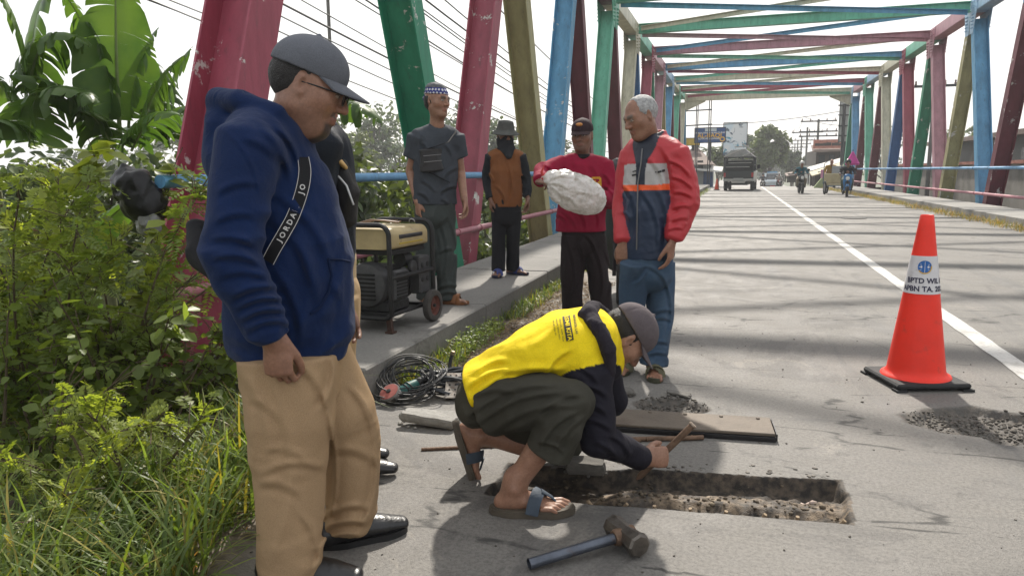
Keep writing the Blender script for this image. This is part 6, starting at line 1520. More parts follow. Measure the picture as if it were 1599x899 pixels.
def blades(n, base, L, W, az, lean, curl, segs=4, tw=None):
    """curved grass blades, all at once: base (n,3), returns verts, quads"""
    t = np.linspace(0, 1, segs+1)
    d0 = np.stack([np.cos(az), np.sin(az), 0*az], -1); sd = np.stack([-np.sin(az), np.cos(az), 0*az], -1)
    P = np.zeros((n, segs+1, 3)); P[:, 0] = base
    for k in range(1, segs+1):
        an = lean+curl*(k-.5)/segs; step = (d0*np.sin(an)[:, None]+np.array((0, 0, 1))*np.cos(an)[:, None])*(L/segs)[:, None]; P[:, k] = P[:, k-1]+step
    w = (W[:, None]*np.array([.7, 1, .9, .6, .06])[None, :segs+1] if segs == 4 else W[:, None]*(1-t)[None])
    A = P-sd[:, None]*w[..., None]/2; B = P+sd[:, None]*w[..., None]/2
    V_ = np.stack([A, B], 2).reshape(n, -1, 3); i = np.arange(segs)*2; q = np.stack([i, i+1, i+3, i+2], -1)
    F_ = (q[None]+np.arange(n)[:, None, None]*2*(segs+1)).reshape(-1, 4); return V_.reshape(-1, 3), F_, 2*(segs+1)
def grass(name, base, Lr, Wr, m, lean=.25, curl=1.3, seed=1, cvar=.35, dry=.11, parent=None, az=None):
    R_ = np.random.RandomState(seed); n = len(base)
    L = Lr[0]+(Lr[1]-Lr[0])*R_.rand(n)**1.3; W = Wr[0]+(Wr[1]-Wr[0])*R_.rand(n)
    az_ = R_.rand(n)*6.283 if az is None else az+R_.randn(n)*.9
    v, f, k = blades(n, base, L, W, az_, np.abs(R_.randn(n))*lean, curl*(.4+R_.rand(n)))
    br = (1-cvar+2*cvar*R_.rand(n))[:, None]; c = np.tile((1., 1., 1.), (n, 1))*br
    dr = R_.rand(n) < dry; c[dr] = np.array((2.6, 1.55, 1.5))*br[dr]*.9; ye = R_.rand(n) < .2; c[ye & ~dr] *= np.array((1.35, 1.15, .9))
    return obj(name, np_mesh(name, v, f, m, False, cols=np.repeat(c, k, 0)), parent, kind='stuff')
M_GRASS = leaf_mat('grass_blade', (.085, .135, .034), (.140, .190, .052), .40); M_GRASS2 = leaf_mat('grass_verge', (.075, .125, .028), (.13, .175, .045), .35)
def gh(X, Y): return ground_h(np.asarray(X), np.asarray(Y))
# foreground verge
R_ = np.random.RandomState(21); B_ = []
def edge_x(Y): return -1.50-.33*np.clip(Y-1.75, 0, 3)+.05*np.sin(Y*9)
n = 15000
Yv = .5+3.1*R_.rand(n); Xv = edge_x(Yv)-.02-2.4*R_.rand(n)**1.1
tuft = fnoise(np.stack([Xv, Yv, Xv*0], -1), 2.6, 3)
keep = (tuft > -.30); Xv, Yv = Xv[keep], Yv[keep]
zz = np.where(Xv > -2.2, -.02, gh(Xv, Yv)); base = np.stack([Xv, Yv, np.maximum(zz, gh(Xv, Yv))-.01], -1)
near_edge = np.clip((edge_x(Yv)-Xv)/.5, 0, 1)
o = grass('verge_grass', base, (.14, .50), (.005, .013), M_GRASS, .30, 1.5, 3); tag(o, 'long arching green and straw-coloured grass on the verge', 'grass', kind='stuff')
m2 = R_.rand(len(base)) < .30
o = grass('verge_grass', base[m2 & (near_edge < .8)]+np.array((.03, 0, 0)), (.10, .26), (.004, .009), leaf_mat('straw_blade', (.17, .15, .065), (.23, .20, .09), .25), .7, 1.3, 5, az=-.4); tag(o, 'short dry grass spilling over the road edge', 'grass', kind='stuff')
# raised soil under it
def verge_h(X, Y):
    return np.where(X > edge_x(Y)+.02, -.10, -.015+fnoise(np.stack([X, Y, X*0], -1), 3, 3)*.03)-smooth(-2.6, -3.6, X)*.45
o = obj('verge_soil', grid_mesh('verge_soil', np.linspace(-4.6, -1.40, 60), np.linspace(-2, 3.40, 80), verge_h, mat('verge_earth', (.065, .048, .032), .95, .3, 6, .6, 40, col2=(.045, .06, .02), c2s=6))); tag(o, kind='structure')
# broken pavement slabs in the grass before the pavement
for k, (px_, py_, L, W, rz) in enumerate(((300, 612, .42, .30, .5), (345, 592, .40, .28, .35))):
    rough_slab('pavement_slab', ('dark broken pavement slab tilted in the grass behind the navy hoodie', 'dark broken pavement slab against the pavement end beside the shrub')[k], 'slab', px_, py_, L, W, .07, rz, M_CONC2, 20+k, (.10, .05), .1)
# tufts along both kerbs
def kerb_tufts(x0, sgn, y0, y1, n, spread, seed, Lr, name, label, m):
    R2 = np.random.RandomState(seed); Y = y0+(y1-y0)*R2.rand(n)**1.2; cl = fnoise(np.stack([Y*0, Y, Y*0], -1), 1.5, 3); X = x0+sgn*(.01+spread*R2.rand(n)**1.6*(1+.7*cl)); kp = cl > -.25
    X, Y = X[kp], Y[kp]; b_ = np.stack([X, Y, X*0+.0], -1); o = grass(name, b_, Lr, (.004, .009), m, .45, 1.2, seed, .35, .2); tag(o, label, 'grass', kind='stuff')
kerb_tufts(X_KL, 1, 3.75, 9.0, 2700, .15, 31, (.05, .17), 'kerb_grass', 'low green grass tufts along the left kerb', M_GRASS2)
kerb_tufts(X_KL, 1, 9.0, 50, 3000, .25, 33, (.08, .22), 'kerb_grass', 'thin grass along the far left kerb', M_GRASS2)
kerb_tufts(X_KR, -1, 9, 52, 9000, .34, 32, (.08, .24), 'kerb_grass', 'yellowish grass strip along the right kerb', leaf_mat('grass_yellow', (.16, .155, .045), (.23, .20, .07), .3))
# weeds (broad small leaves) at the kerb beyond the coil
def leaf_cloud(P, N, s, m, name, parent=None, seed=1, aspect=.55, cv=.4, kind=None, tint=None):
    """pointed leaves: six-vertex folded blades"""
    R2 = np.random.RandomState(seed); n = len(P); N = unit(N); a = unit(np.cross(N, R2.randn(n, 3))); b_ = np.cross(N, a); s = np.broadcast_to(s, (n,))[:, None]
    tip = P+a*s; base_ = P-a*s*.15; l1, r1 = P+a*s*.30+b_*s*aspect*.5+N*s*.10, P+a*s*.30-b_*s*aspect*.5+N*s*.10; l2, r2 = P+a*s*.70+b_*s*aspect*.36+N*s*.06, P+a*s*.70-b_*s*aspect*.36+N*s*.06
    V_ = np.stack([base_, l1, l2, tip, r2, r1], 1).reshape(-1, 3); q = np.array(((0, 1, 2, 3), (0, 3, 4, 5))); F_ = (q[None]+6*np.arange(n)[:, None, None]).reshape(-1, 4)
    br = (1-cv+2*cv*R2.rand(n))[:, None]; c = np.ones((n, 3))*br
    if tint is not None: c = c*tint
    return obj(name, np_mesh(name, V_, F_, m, False, cols=np.repeat(c, 6, 0)), parent, kind)
M_LEAF = leaf_mat('shrub_leaf', (.115, .165, .036), (.19, .235, .058), .45); M_LEAF2 = leaf_mat('shrub_leaf_light', (.175, .22, .045), (.25, .28, .065), .47)
R2 = np.random.RandomState(5); nW = 900; Yw = 4.4+.9*R2.rand(nW); P = np.stack([X_KL+.04+.16*R2.rand(nW), Yw, .02+.12*R2.rand(nW)**1.5], -1)
o = leaf_cloud(P, np.stack([R2.randn(nW)*.5, R2.randn(nW)*.5-.2, np.ones(nW)], -1), .022, M_LEAF, 'kerb_weed', seed=8); tag(o, 'small leafy weeds at the foot of the left kerb', 'weeds', kind='stuff')
# dry litter
nL = 4200; R2 = np.random.RandomState(6); Yl = 3.9+4.2*R2.rand(nL); Xl = X_KL+.12+.50*R2.rand(nL)**1.2; P = np.stack([Xl, Yl, .006+.012*R2.rand(nL)], -1)
o = leaf_cloud(P, np.stack([R2.randn(nL)*.35, R2.randn(nL)*.35, np.ones(nL)], -1), .018+.022*R2.rand(nL), leaf_mat('dry_litter', (.16, .105, .06), (.26, .19, .12), .1, .8), 'leaf_litter', seed=4, aspect=.35, cv=.5); tag(o, 'dry brown leaf litter along the left kerb', 'leaf litter', kind='stuff')

# ---------- shrubs: stems with feathery or broad leaves --------------------------------
def stem_paths(base, n, H, spread, R2, bend=.35):
    out = []
    for k in range(n):
        az = R2.rand()*6.283; tilt = spread*(.25+.75*R2.rand()); L = H*(.6+.5*R2.rand()); p = np.array(base, float)+R2.randn(3)*np.array((.08, .08, 0)); d = np.array((math.cos(az)*math.sin(tilt), math.sin(az)*math.sin(tilt), math.cos(tilt))); pts = [p.copy()]
        for j in range(7):
            d = unit(d+R2.randn(3)*.10+np.array((math.cos(az), math.sin(az), -.25))*bend*.12*j/3); p = p+d*L/7; pts.append(p.copy())
        out.append(np.array(pts))
    return out
def pinnate(P, D_, N, L, R2, m, name, parent, pairs=9, lw=.32, seed=1, cv=.35, tint=None):
    """feathery compound leaves: pairs of small leaflets along a rachis"""
    n = len(P); D_ = unit(D_); S_ = unit(np.cross(D_, N)); N = np.cross(S_, D_); L = np.broadcast_to(L, (n,)); V_, k = [], 0
    for j in range(pairs):
        t = (j+1)/(pairs+.5); c = P+D_*(L*t)[:, None]-np.array((0, 0, 1))*(L*t*t*.35)[:, None]; ll = L*lw*math.sin(math.pi*(.2+.75*t))
        for s in (-1, 1):
            dirn = unit(S_*s+D_*.35-np.array((0, 0, 1))*.15+.15*R2.randn(n, 3)); w = unit(np.cross(dirn, N)); e = c+dirn*ll[:, None]; hw = (L*.055)[:, None]
            V_.append(np.stack([c, (c+e)/2+w*hw, e, (c+e)/2-w*hw], 1))
    V_ = np.stack(V_, 1).reshape(-1, 3); F_ = np.arange(len(V_)).reshape(-1, 4); br = (1-cv+2*cv*R2.rand(n))[:, None]; c = np.ones((n, 3))*br
    if tint is not None: c = c*tint
    return obj(name, np_mesh(name, V_, F_, m, False, cols=np.repeat(c, pairs*8, 0)), parent)
def shrub(label, base, H, spread, nst, seed, kind='feather', dens=26, leafL=.11, m=None):
    R2 = np.random.RandomState(seed); t = thing('shrub', label, 'shrub', tuple(base)); paths = stem_paths((0, 0, 0), nst, H, spread, R2)
    mb = MB()
    for p in paths: mb.tube([Vector(q) for q in p], [.008*(1-.8*i/7)+.0015 for i in range(8)], 5, False)
    P, D_ = [], []
    for p in paths:
        for k in range(dens):
            u = (.18+.82*R2.rand())*7; i = min(int(u), 6); q = p[i]+(p[i+1]-p[i])*(u-i); dd = unit(R2.randn(3)+np.array((0, 0, .25))+.6*(p[i+1]-p[i])/np.linalg.norm(p[i+1]-p[i])); P.append(q); D_.append(dd)
            if R2.rand() < .45:      # side twig
                q2 = q+dd*.14*(.5+R2.rand()); mb.tube([Vector(q), Vector((q+q2)/2+np.array((0, 0, .01))), Vector(q2)], .0022, 4, False)
                for _ in range(3): P.append(q+(q2-q)*R2.rand()); D_.append(unit(R2.randn(3)+dd))
    mb.build('stems', mat('twig_brown', (.10, .075, .045), .9, .3, 20), t)
    P, D_ = np.array(P), np.array(D_)
    if kind == 'feather': pinnate(P, D_, np.tile((0, 0, 1.), (len(P), 1))+R2.randn(len(P), 3)*.3, leafL*(.7+.6*R2.rand(len(P))), R2, m or M_LEAF, 'foliage', t, seed=seed)
    else: leaf_cloud(P+D_*.03, D_*.6+np.array((0, 0, .8))+R2.randn(len(P), 3)*.35, leafL*(.6+.7*R2.rand(len(P))), m or M_LEAF, 'foliage', t, seed=seed, aspect=.75)
    return t
g = lambda px, d, z: gz(px, d, z)
SH = [('tall feathery shrub with small leaflets at the end of the blue rail', g(120, 3.6, -.25), 1.55, .55, 17, 41, 'feather', 34, .13, M_LEAF),
      ('bright yellow-green feathery shrub before the banana plants', g(30, 3.9, -.3), 1.75, .6, 17, 42, 'feather', 34, .13, M_LEAF2),
      ('broad-leaved vine shrub tangled in front of the crimson end post', g(225, 3.45, -.2), 1.15, .65, 13, 43, 'broad', 20, .065, M_LEAF),
      ('low broad-leaved weeds at the pavement end behind the navy hoodie', g(292, 3.75, -.1), .62, .75, 12, 44, 'broad', 26, .05, M_LEAF),
      ('dark leafy shrub low on the verge below the feathery shrub', g(60, 3.0, -.1), .75, .7, 12, 45, 'broad', 18, .055, M_LEAF),
      ('feathery shrub leaning over the crimson lower rail', g(255, 4.0, -.25), .95, .6, 9, 46, 'feather', 26, .12, M_LEAF),
      ('small feathery weed at the bottom of the verge grass', g(150, 2.6, -.05), .55, .8, 9, 47, 'feather', 20, .09, M_LEAF2),
      ('lime-leaved upright shrub beside the black sack', g(165, 4.3, -.3), 1.62, .35, 8, 48, 'broad', 30, .11, M_LEAF2)]
for a in SH: shrub(a[0], tuple(float(x) for x in a[1]), *a[2:])
# ---------- banana plants ---------------------------------------------------------------
M_BAN = leaf_mat('banana_leaf', (.050, .105, .024), (.090, .155, .036), .36, .30); M_RIB = mat('banana_rib', (.16, .22, .07), .5, .15, 8); M_STEM = mat('banana_stem', (.12, .13, .05), .6, .3, 5, .3, 30, col2=(.10, .06, .03), c2s=4)
M_DEAD = leaf_mat('banana_dead', (.16, .085, .035), (.24, .14, .06), .15, .8)
def banana_leaf(parent, base, az, el, L, W, droop, tear, seed, m=None, roll=0., petiole=.22):
    R2 = np.random.RandomState(seed); n = 30; p = np.array(base, float); e = el; pts, tg = [], []
    for i in range(n+1):
        d = np.array((math.cos(az)*math.cos(e), math.sin(az)*math.cos(e), math.sin(e))); pts.append(p.copy()); tg.append(d); p = p+d*L/n; e -= droop/n*(.3+1.4*i/n)
    pts, tg = np.array(pts), np.array(tg); side = unit(np.cross(tg, (0, 0, 1.))); up = np.cross(side, tg)
    c, s_ = math.cos(roll), math.sin(roll); side, up = side*c+up*s_, up*c-side*s_
    V_, F_, C_ = [], [], []
    for s in (-1, 1):
        i = 0; sag = .25
        while i < n:
            k = n-i if tear <= 0 else min(n-i, 1+int(R2.rand()**1.2*(5 if tear < .6 else 3))); hang = sag+tear*R2.rand()*1.1; sh = R2.randn()*.04*tear
            rows = []
            for j in range(i, i+k+1):
                t = j/n; u = max(0, (t-petiole)/(1-petiole)); w = W*(math.sin(math.pi*min(1, u**.62))**.7 if u > 0 else 0)+.012*(u > 0)
                if j == n: w *= .35
                row = []
                for q in range(5):
                    f_ = q/4; o_ = side[j]*s*w*f_*math.cos(hang*f_)+np.array((0, 0, -1))*w*f_*math.sin(hang*f_*.9)+up[j]*w*.25*f_*(1-f_)+tg[j]*sh*f_*w*3
                    if tear > 0 and j in (i, i+k) and q == 4: o_ = o_*(.93 if R2.rand() < .5 else .985)+tg[j]*(.012 if j == i else -.012)
                    row.append(len(V_)); V_.append(pts[j]+o_)
                rows.append(row)
            for a, b_ in zip(rows[:-1], rows[1:]):
                for q in range(4): F_.append((a[q], a[q+1], b_[q+1], b_[q]) if s > 0 else (a[q], b_[q], b_[q+1], a[q+1]))
            i += k
    br = .8+.4*R2.rand(); C_ = np.ones((len(V_), 3))*br
    lf = obj('leaf', np_mesh('leaf', np.array(V_), np.array(F_), m or M_BAN, True, cols=C_), parent)
    mb = MB(); mb.tube([Vector(q-u_*.004) for q, u_ in zip(pts, up)], [max(.004, .030*(1-.9*i/n))*min(1, L/2) for i in range(n+1)], 6, False); mb.build('midrib', M_RIB, lf, True)
    return lf
def banana(label, base, H, leaves, seed):
    t = thing('banana_plant', label, 'banana plant', tuple(float(x) for x in base)); mb = MB(); R2 = np.random.RandomState(seed)
    mb.tube([Vector((.02*math.sin(k), .02*math.cos(k*1.3), H*k/6)) for k in range(7)], [.13-.012*k for k in range(7)], 12); mb.build('trunk', M_STEM, t, True)
    for k, (az, el, L, W, dr, te, ro) in enumerate(leaves): banana_leaf(t, (0, 0, H-.05-.05*k*.4), az, el, L, W, dr, te, seed*50+k, None, ro)
    banana_leaf(t, (.05, -.05, H-.4), R2.rand()*6, .2, 1.2, .12, 2.6, .9, seed*50+40, M_DEAD)
    return t
az_r, az_l, az_c = math.atan2(aR[1], aR[0]), math.atan2(-aR[1], -aR[0]), math.atan2(-aF[1], -aF[0])
def leaf_px(t, b, tip, d0, d1, W, tear, seed, droop=.8, roll=0., m=None, pet=.12):
    """a leaf from one sighted point to another, arching over between them"""
    B, T = V3(D(b[0], b[1], d0)), V3(D(tip[0], tip[1], d1)); v_ = T-B; L = np.linalg.norm(v_)*(1+droop*droop*.04); az = math.atan2(v_[1], v_[0]); el = math.atan2(v_[2], math.hypot(v_[0], v_[1]))+droop*.5
    return banana_leaf(t, tuple(B-V3(t.location)), az, el, L, W, droop, tear, seed, m, roll, pet)
b1 = banana('banana plant with one tall upright leaf behind the shrubs', g(190, 7.6, -1.5), 2.2, [], 3)
for k, a in enumerate([((187, 215), (184, -70), 7.55, 7.4, .45, .10, .15, 0.), ((165, 215), (70, -15), 7.5, 7.0, .30, .75, .9, .1), ((215, 225), (304, 95), 7.6, 7.7, .30, .75, .7, 0.), ((205, 235), (285, 205), 7.5, 7.0, .32, .6, 1.2, 0.), ((175, 225), (0, 150), 7.5, 6.6, .30, .95, 1.3, 0.), ((200, 200), (262, 50), 7.7, 8.0, .28, .6, .6, 0.), ((180, 240), (120, 190), 7.5, 6.9, .30, .4, 1.2, 0.)]): leaf_px(b1, a[0], a[1], a[2], a[3], a[4], a[5], 310+k, a[6], a[7])
b2 = banana('banana plant with drooping torn leaves at the edge of the verge', g(40, 7.2, -1.5), 2.6, [], 5)
for k, a in enumerate([((40, 170), (-60, -50), 7.2, 7.0, .40, .4, .8, 0.), ((48, 165), (168, 125), 7.2, 7.0, .36, .7, 2.6, 0.), ((50, 190), (150, 205), 7.1, 6.7, .34, .85, 1.8, 0.), ((30, 190), (-60, 120), 7.2, 6.8, .36, .7, 1.4, 0.), ((45, 230), (60, 150), 6.9, 6.8, .34, .1, .4, .4), ((35, 215), (-30, 230), 7.0, 6.5, .34, .6, 1.8, 0.), ((55, 150), (110, -30), 7.3, 7.6, .34, .5, .7, 0.)]): leaf_px(b2, a[0], a[1], a[2], a[3], a[4], a[5], 360+k, a[6], a[7])
b3 = banana('shady banana plant close behind the crimson end post', g(262, 9.0, -1.7), 2.5, [], 7)
for k, a in enumerate([((262, 205), (318, 80), 9.0, 9.2, .40, .7, .8, 0.), ((258, 205), (205, 75), 9.0, 9.2, .36, .7, .8, 0.), ((260, 215), (330, 200), 9.0, 8.6, .38, .6, 1.6, 0.), ((258, 220), (190, 225), 9.0, 8.5, .38, .5, 1.5, 0.), ((262, 225), (290, 245), 8.9, 8.0, .36, .4, 1.6, 0.), ((255, 190), (110, 110), 9.2, 9.6, .36, .7, 1.5, 0.)]): leaf_px(b3, a[0], a[1], a[2], a[3], a[4], a[5], 410+k, a[6], a[7])
b4 = banana('banana plant with a torn hanging leaf behind the green girder', g(470, 10.2, -2.0), 3.1, [], 9)
for k, a in enumerate([((480, 175), (592, 225), 10.2, 9.8, .40, .95, 1.5, 0.), ((470, 180), (400, 215), 10.2, 10, .36, .8, 1.6, 0.), ((478, 180), (560, 175), 10.3, 10.6, .36, .8, 1.6, 0.)]): leaf_px(b4, a[0], a[1], a[2], a[3], a[4], a[5], 460+k, a[6], a[7])
banana('young banana plant low behind the feathery shrub', g(105, 5.9, -1.3), 1.35,
       [(az_r+.3, 1.25, 1.5, .30, 1.0, .1, .3), (az_l+.3, 1.1, 1.4, .30, 1.1, .2, 0), (az_c, .9, 1.3, .28, 1.4, .3, 0), (az_r-.8, .8, 1.3, .28, 1.3, .4, 0)], 11)
# ================================================================== BEYOND THE BRIDGE
def AY(px, py, Y): return atY(px, py, Y)
def wall_box(mb, x0, x1, y0, y1, z0, z1, b=0): mb.box((min(x0, x1), min(y0, y1), min(z0, z1)), (max(x0, x1), max(y0, y1), max(z0, z1)), b)
M_WHITE = mat('plaster_white', (.52, .51, .48), .85, .15, .6, .2, 20, col2=(.3, .28, .24), c2lo=.6, c2hi=.75, c2s=.8); M_GREYW = mat('plaster_grey', (.26, .27, .26), .85, .15, .5, .2, 20, col2=(.15, .15, .14), c2lo=.58, c2hi=.75, c2s=.9)
M_TILE = mat('roof_tile', (.17, .125, .105), .85, .25, 1.5, .4, 14, col2=(.09, .075, .065), c2s=2); M_DARKW = mat('dark_timber', (.05, .042, .036), .8, .3, 2, .3, 14); M_BLUED = mat('door_blue', (.02, .06, .16), .6, .2, 3); M_POLE = mat('pole_concrete', (.14, .135, .125), .8, .2, 2); M_STL = mat('gantry_steel', (.035, .037, .04), .6, .2, 4, metal=.3)
M_REDT = mat('red_tile', (.38, .16, .12), .8, .25, 4, .3, 20, col2=(.22, .09, .07), c2s=6)
# ---------- left: kiosk house with hip roof, low shop, billboards
def hip_house():
    Y = 62; x0, x1 = AY(1058, 280, Y).x, AY(1112, 280, Y).x; ze, zr = AY(1090, 258, Y).z, AY(1090, 229, Y).z
    t = thing('tiled_house', 'small house with grey hipped tile roof at the far bridge end', 'house', ((x0+x1)/2, Y, -.06)); w = (x1-x0)/2; dp = 4.5
    mb = MB(); mb.box((-w*.9, -dp, 0), (w*.9, dp, ze+.06)); mb.build('wall', M_GREYW, t)
    mb = MB(); e = ze+.06; mb.add([(-w*1.1, -dp*1.15, e), (w*1.1, -dp*1.15, e), (w*1.1, dp*1.15, e), (-w*1.1, dp*1.15, e), (-w*.12, -dp*.1, zr), (w*.12, -dp*.1, zr), (w*.12, dp*.1, zr), (-w*.12, dp*.1, zr)], [(0, 1, 5, 4), (1, 2, 6, 5), (2, 3, 7, 6), (3, 0, 4, 7), (4, 5, 6, 7), (3, 2, 1, 0)]); rf = mb.build('roof', M_TILE, t)
    mb = MB(); mb.box((-w*.22, -.5, zr), (w*.22, .5, zr+.45)); mb.build('roof_vent', M_GREYW, rf); mb = MB(); mb.box((-w*.33, -.8, zr+.451), (w*.33, .8, zr+.60)); mb.build('vent_cap', M_TILE, rf)
    for k in range(3): mb = MB(); mb.box((-w*.7+k*w*.5, -dp-.03, .9), (-w*.7+k*w*.5+w*.3, -dp-.003, 2.0)); mb.build('window', mat('window_dark', (.02, .024, .03), .2), t)
hip_house()
def low_shop():
    Y = 57; x0, xm, x1 = AY(1068, 280, Y).x, AY(1098, 280, Y).x, AY(1112, 280, Y).x; zt = AY(1090, 262, Y).z; t = thing('low_shop', 'low grey-green shop hut with blue door and white awning edge', 'hut', (x0, Y, -.06))
    mb = MB(); mb.box((0, 0, 0), (xm-x0, 3.2, zt)); mb.build('wall', M_GREYW, t); mb = MB(); mb.box((xm-x0+.004, .1, 0), (x1-x0, 3.2, zt-.1)); mb.build('door', M_BLUED, t)
    mb = MB(); mb.add([(-.3, -.7, zt-.05), (x1-x0+.7, -.7, zt-.30), (x1-x0+.7, 3.5, zt+.02), (-.3, 3.5, zt+.35), (-.3, -.7, zt+.05), (x1-x0+.7, -.7, zt-.20), (x1-x0+.7, 3.5, zt+.12), (-.3, 3.5, zt+.45)], [(3, 2, 1, 0), (4, 5, 6, 7), (0, 1, 5, 4), (1, 2, 6, 5), (2, 3, 7, 6), (3, 0, 4, 7)]); mb.build('awning', M_WHITE, t)
low_shop()
def billboard(name, label, Y, px0, px1, py0, py1, m, post_px, frame=M_STL, thick=.18, legs=1, gnd=-.06):
    a, b = AY(px0, py1, Y), AY(px1, py0, Y); t = thing(name, label, 'billboard', (AY(post_px, py1, Y).x, Y, gnd)); o = Vector(t.location)
    mb = MB(); mb.box((a.x-o.x, -thick/2, a.z-gnd), (b.x-o.x, thick/2, b.z-gnd)); pn = mb.build('panel', m, t)
    for k in range(legs):
        x = 0 if legs == 1 else (a.x-o.x)+(b.x-a.x)*(.15+.7*k/(legs-1)); mb = MB(); mb.tube([(x, thick*.9, 0), (x, thick*.9, b.z-gnd-.1)], .10, 10); mb.build('post', frame, t, True)
    mb = MB(); f_ = .05
    for (q0, q1) in (((a.x, a.z), (b.x, a.z)), ((b.x, a.z), (b.x, b.z)), ((b.x, b.z), (a.x, b.z)), ((a.x, b.z), (a.x, a.z))): mb.bar((q0[0]-o.x, -thick/2-.01, q0[1]-gnd), (q1[0]-o.x, -thick/2-.01, q1[1]-gnd), f_, f_, Vector((0, 1, 0)))
    mb.build('frame', frame, t); return t, pn, o, (a, b), thick
m_bl = mat('board_blue', (.014, .060, .20), .5, .15, .5)
t, pn, o, (a, b), th = billboard('school_billboard', 'blue billboard with gold and white lettering on a single post', 58.5, 1084.5, 1133.5, 199, 223.5, m_bl, 1109)
def board_text(txt, px, py, Y, size, m_, root, parent, bold=.0, e=.10, sx=1.):
    vs, fs = text_mesh(txt, size, bold); c = AY(px, py, Y); o_ = Vector(root.location); out = [Vector((c.x+v.x*sx-o_.x, -e, c.z+v.y-o_.z)) for v in vs]
    obj('lettering', np_mesh('lettering', out, fs, m_, False), parent)
m_gold, m_wt = mat('paint_gold', (.62, .36, .04), .5), mat('paint_white', (.62, .62, .62), .5)
board_text('AL-BAQI', 1108, 212.2, 58.5, .42, m_gold, t, pn, .012, .115, 1.12); board_text('TAMAN PENDIDIKAN QURAN', 1109, 207.8, 58.5, .17, m_wt, t, pn, .004, .115); board_text('KOTA PEKALONGAN', 1108, 216.8, 58.5, .17, m_wt, t, pn, .004, .115)
c = AY(1110, 203, 58.5)-o; mb = MB(); mb.box((c.x-.42, -.115, c.z-.11), (c.x+.42, -.10, c.z+.11)); mb.build('name_plate', mat('plate_pale', (.45, .50, .52), .5), pn)
c = AY(1128, 217.5, 58.5)-o; mb = MB(); mb.lathe([(.19, 0), (.19, .012), (.0, .013)], 22, (c.x, -.112, c.z), Vector((0, -1, 0))); bd = mb.build('badge', m_gold, pn); mb = MB(); mb.lathe([(.11, .0135), (.0, .0165)], 18, (c.x, -.112, c.z), Vector((0, -1, 0))); mb.build('badge_centre', m_bl, bd)
def mk_ad():
    m, nt, b_ = base_mat('photo_advert'); co = nn(nt, 'ShaderNodeTexCoord').outputs['Object']
    c = mixc(nt, ramp(nt, noise(nt, co, .8, 3, .5, .5), .40, .52), (.50, .60, .66), (.60, .63, .64)); c = mixc(nt, ramp(nt, noise(nt, co, 1.6, 4, .6, .8), .56, .60), c, (.06, .10, .14)); c = mixc(nt, ramp(nt, noise(nt, co, 1.1, 3, .5, 1.2), .60, .64), c, (.05, .25, .36))
    nt.links.new(c, b_.inputs['Base Color']); b_.inputs['Roughness'].default_value = .5; return m
billboard('advert_billboard', 'large pale advertising billboard with blue picture behind the truck', 68, 1128.5, 1167.5, 191, 243, mk_ad(), 1148, legs=2)
t, pn, o, (a, b), th = billboard('yellow_sign', 'small yellow sign above the tiled roof', 60.5, 1071, 1093, 215.5, 227.5, mat('board_yellow', (.50, .34, .03), .55, .25, 1.5, col2=(.25, .17, .05), c2s=3), 1082)
# scaffold gantry, an empty advertising frame
def gantry():
    Y = 56; t = thing('gantry', 'empty steel scaffold frame of a billboard at the far bridge end', 'frame', (AY(1068, 200, Y).x, Y, -.06)); o = Vector(t.location); mb = MB()
    for px in (1050, 1070, 1088.5, 1091, 1108.5, 1111.5):
        mb = MB(); a = AY(px, 140, Y)-o; mb.tube([(a.x, 0, 0), (a.x, 0, a.z)], .035, 6); mb.build('upright', M_STL, t)
    for py in (150, 173.5, 196.5):
        mb = MB(); a, b = AY(1050, py+1.5, Y)-o, AY(1112, py-2.2, Y)-o; mb.tube([(a.x, -.05, a.z), (b.x, -.05, b.z)], .05, 6); mb.build('rail', M_STL, t)
gantry()
# ---------- right: shophouse, stalls, billboard from behind, poles
def shophouse():
    Y = 66; x0, x1 = AY(1270, 260, Y).x, AY(1336, 260, Y).x; t = thing('shop_house', 'two-storey shophouse with pink tiled fascia over dark eaves', 'building', (x0, Y, -.06)); o = Vector(t.location); W = x1-x0
    zz = lambda py: AY(1295, py, Y).z-o.z
    mb = MB(); mb.box((0, 0, 0), (W, 9, zz(258))); mb.build('wall', M_GREYW, t); mb = MB(); mb.box((.2, .3, zz(258)), (W, 9, zz(234))); mb.build('upper_wall', M_DARKW, t)
    mb = MB(); mb.box((-.15, -.8, zz(232)), (W*.78, -.6, zz(218.5))); fa = mb.build('fascia', M_REDT, t)
    R2 = np.random.RandomState(4)
    for k in range(8): x = W*.78*(k+.6)/8.6; mb = MB(); mb.box((x-.14*R2.rand()-.06, -.83, zz(228)), (x+.14, -.805, zz(223+2*R2.rand()))); mb.build('fascia_letter', M_DARKW, fa)
    mb = MB(); mb.add([(-.2, -1.0, zz(236)), (W, -1.0, zz(236)), (W, .4, zz(226)), (-.2, .4, zz(226)), (-.2, -1, zz(236)-.1), (W, -1, zz(236)-.1), (W, .4, zz(226)-.1), (-.2, .4, zz(226)-.1)], [(0, 1, 2, 3), (7, 6, 5, 4), (0, 4, 5, 1), (1, 5, 6, 2), (2, 6, 7, 3), (3, 7, 4, 0)]); mb.build('eave', M_TILE, t)
    for k in range(4): mb = MB(); mb.box((.4+k*W*.24, .26, zz(256)), (.4+k*W*.24+W*.15, .297, zz(242))); wd = mb.build('window', mat('window_dark', (.02, .024, .03)), t); mb = MB(); mb.box((.3+k*W*.24, .22, zz(257)-.06), (.5+k*W*.24+W*.15, .30, zz(257))); mb.build('sill', M_WHITE, wd)
    for k in range(4): mb = MB(); mb.box((.3+k*W*.24, -.02, .1), (.3+k*W*.24+W*.19, -.004, zz(262)-.3)); mb.build('shutter', M_DARKW, t)
    mb = MB(); mb.box((W*.80, -.5, 0), (W*.80+.8, .29, zz(236))); mb.build('pier', M_WHITE, t)
shophouse()
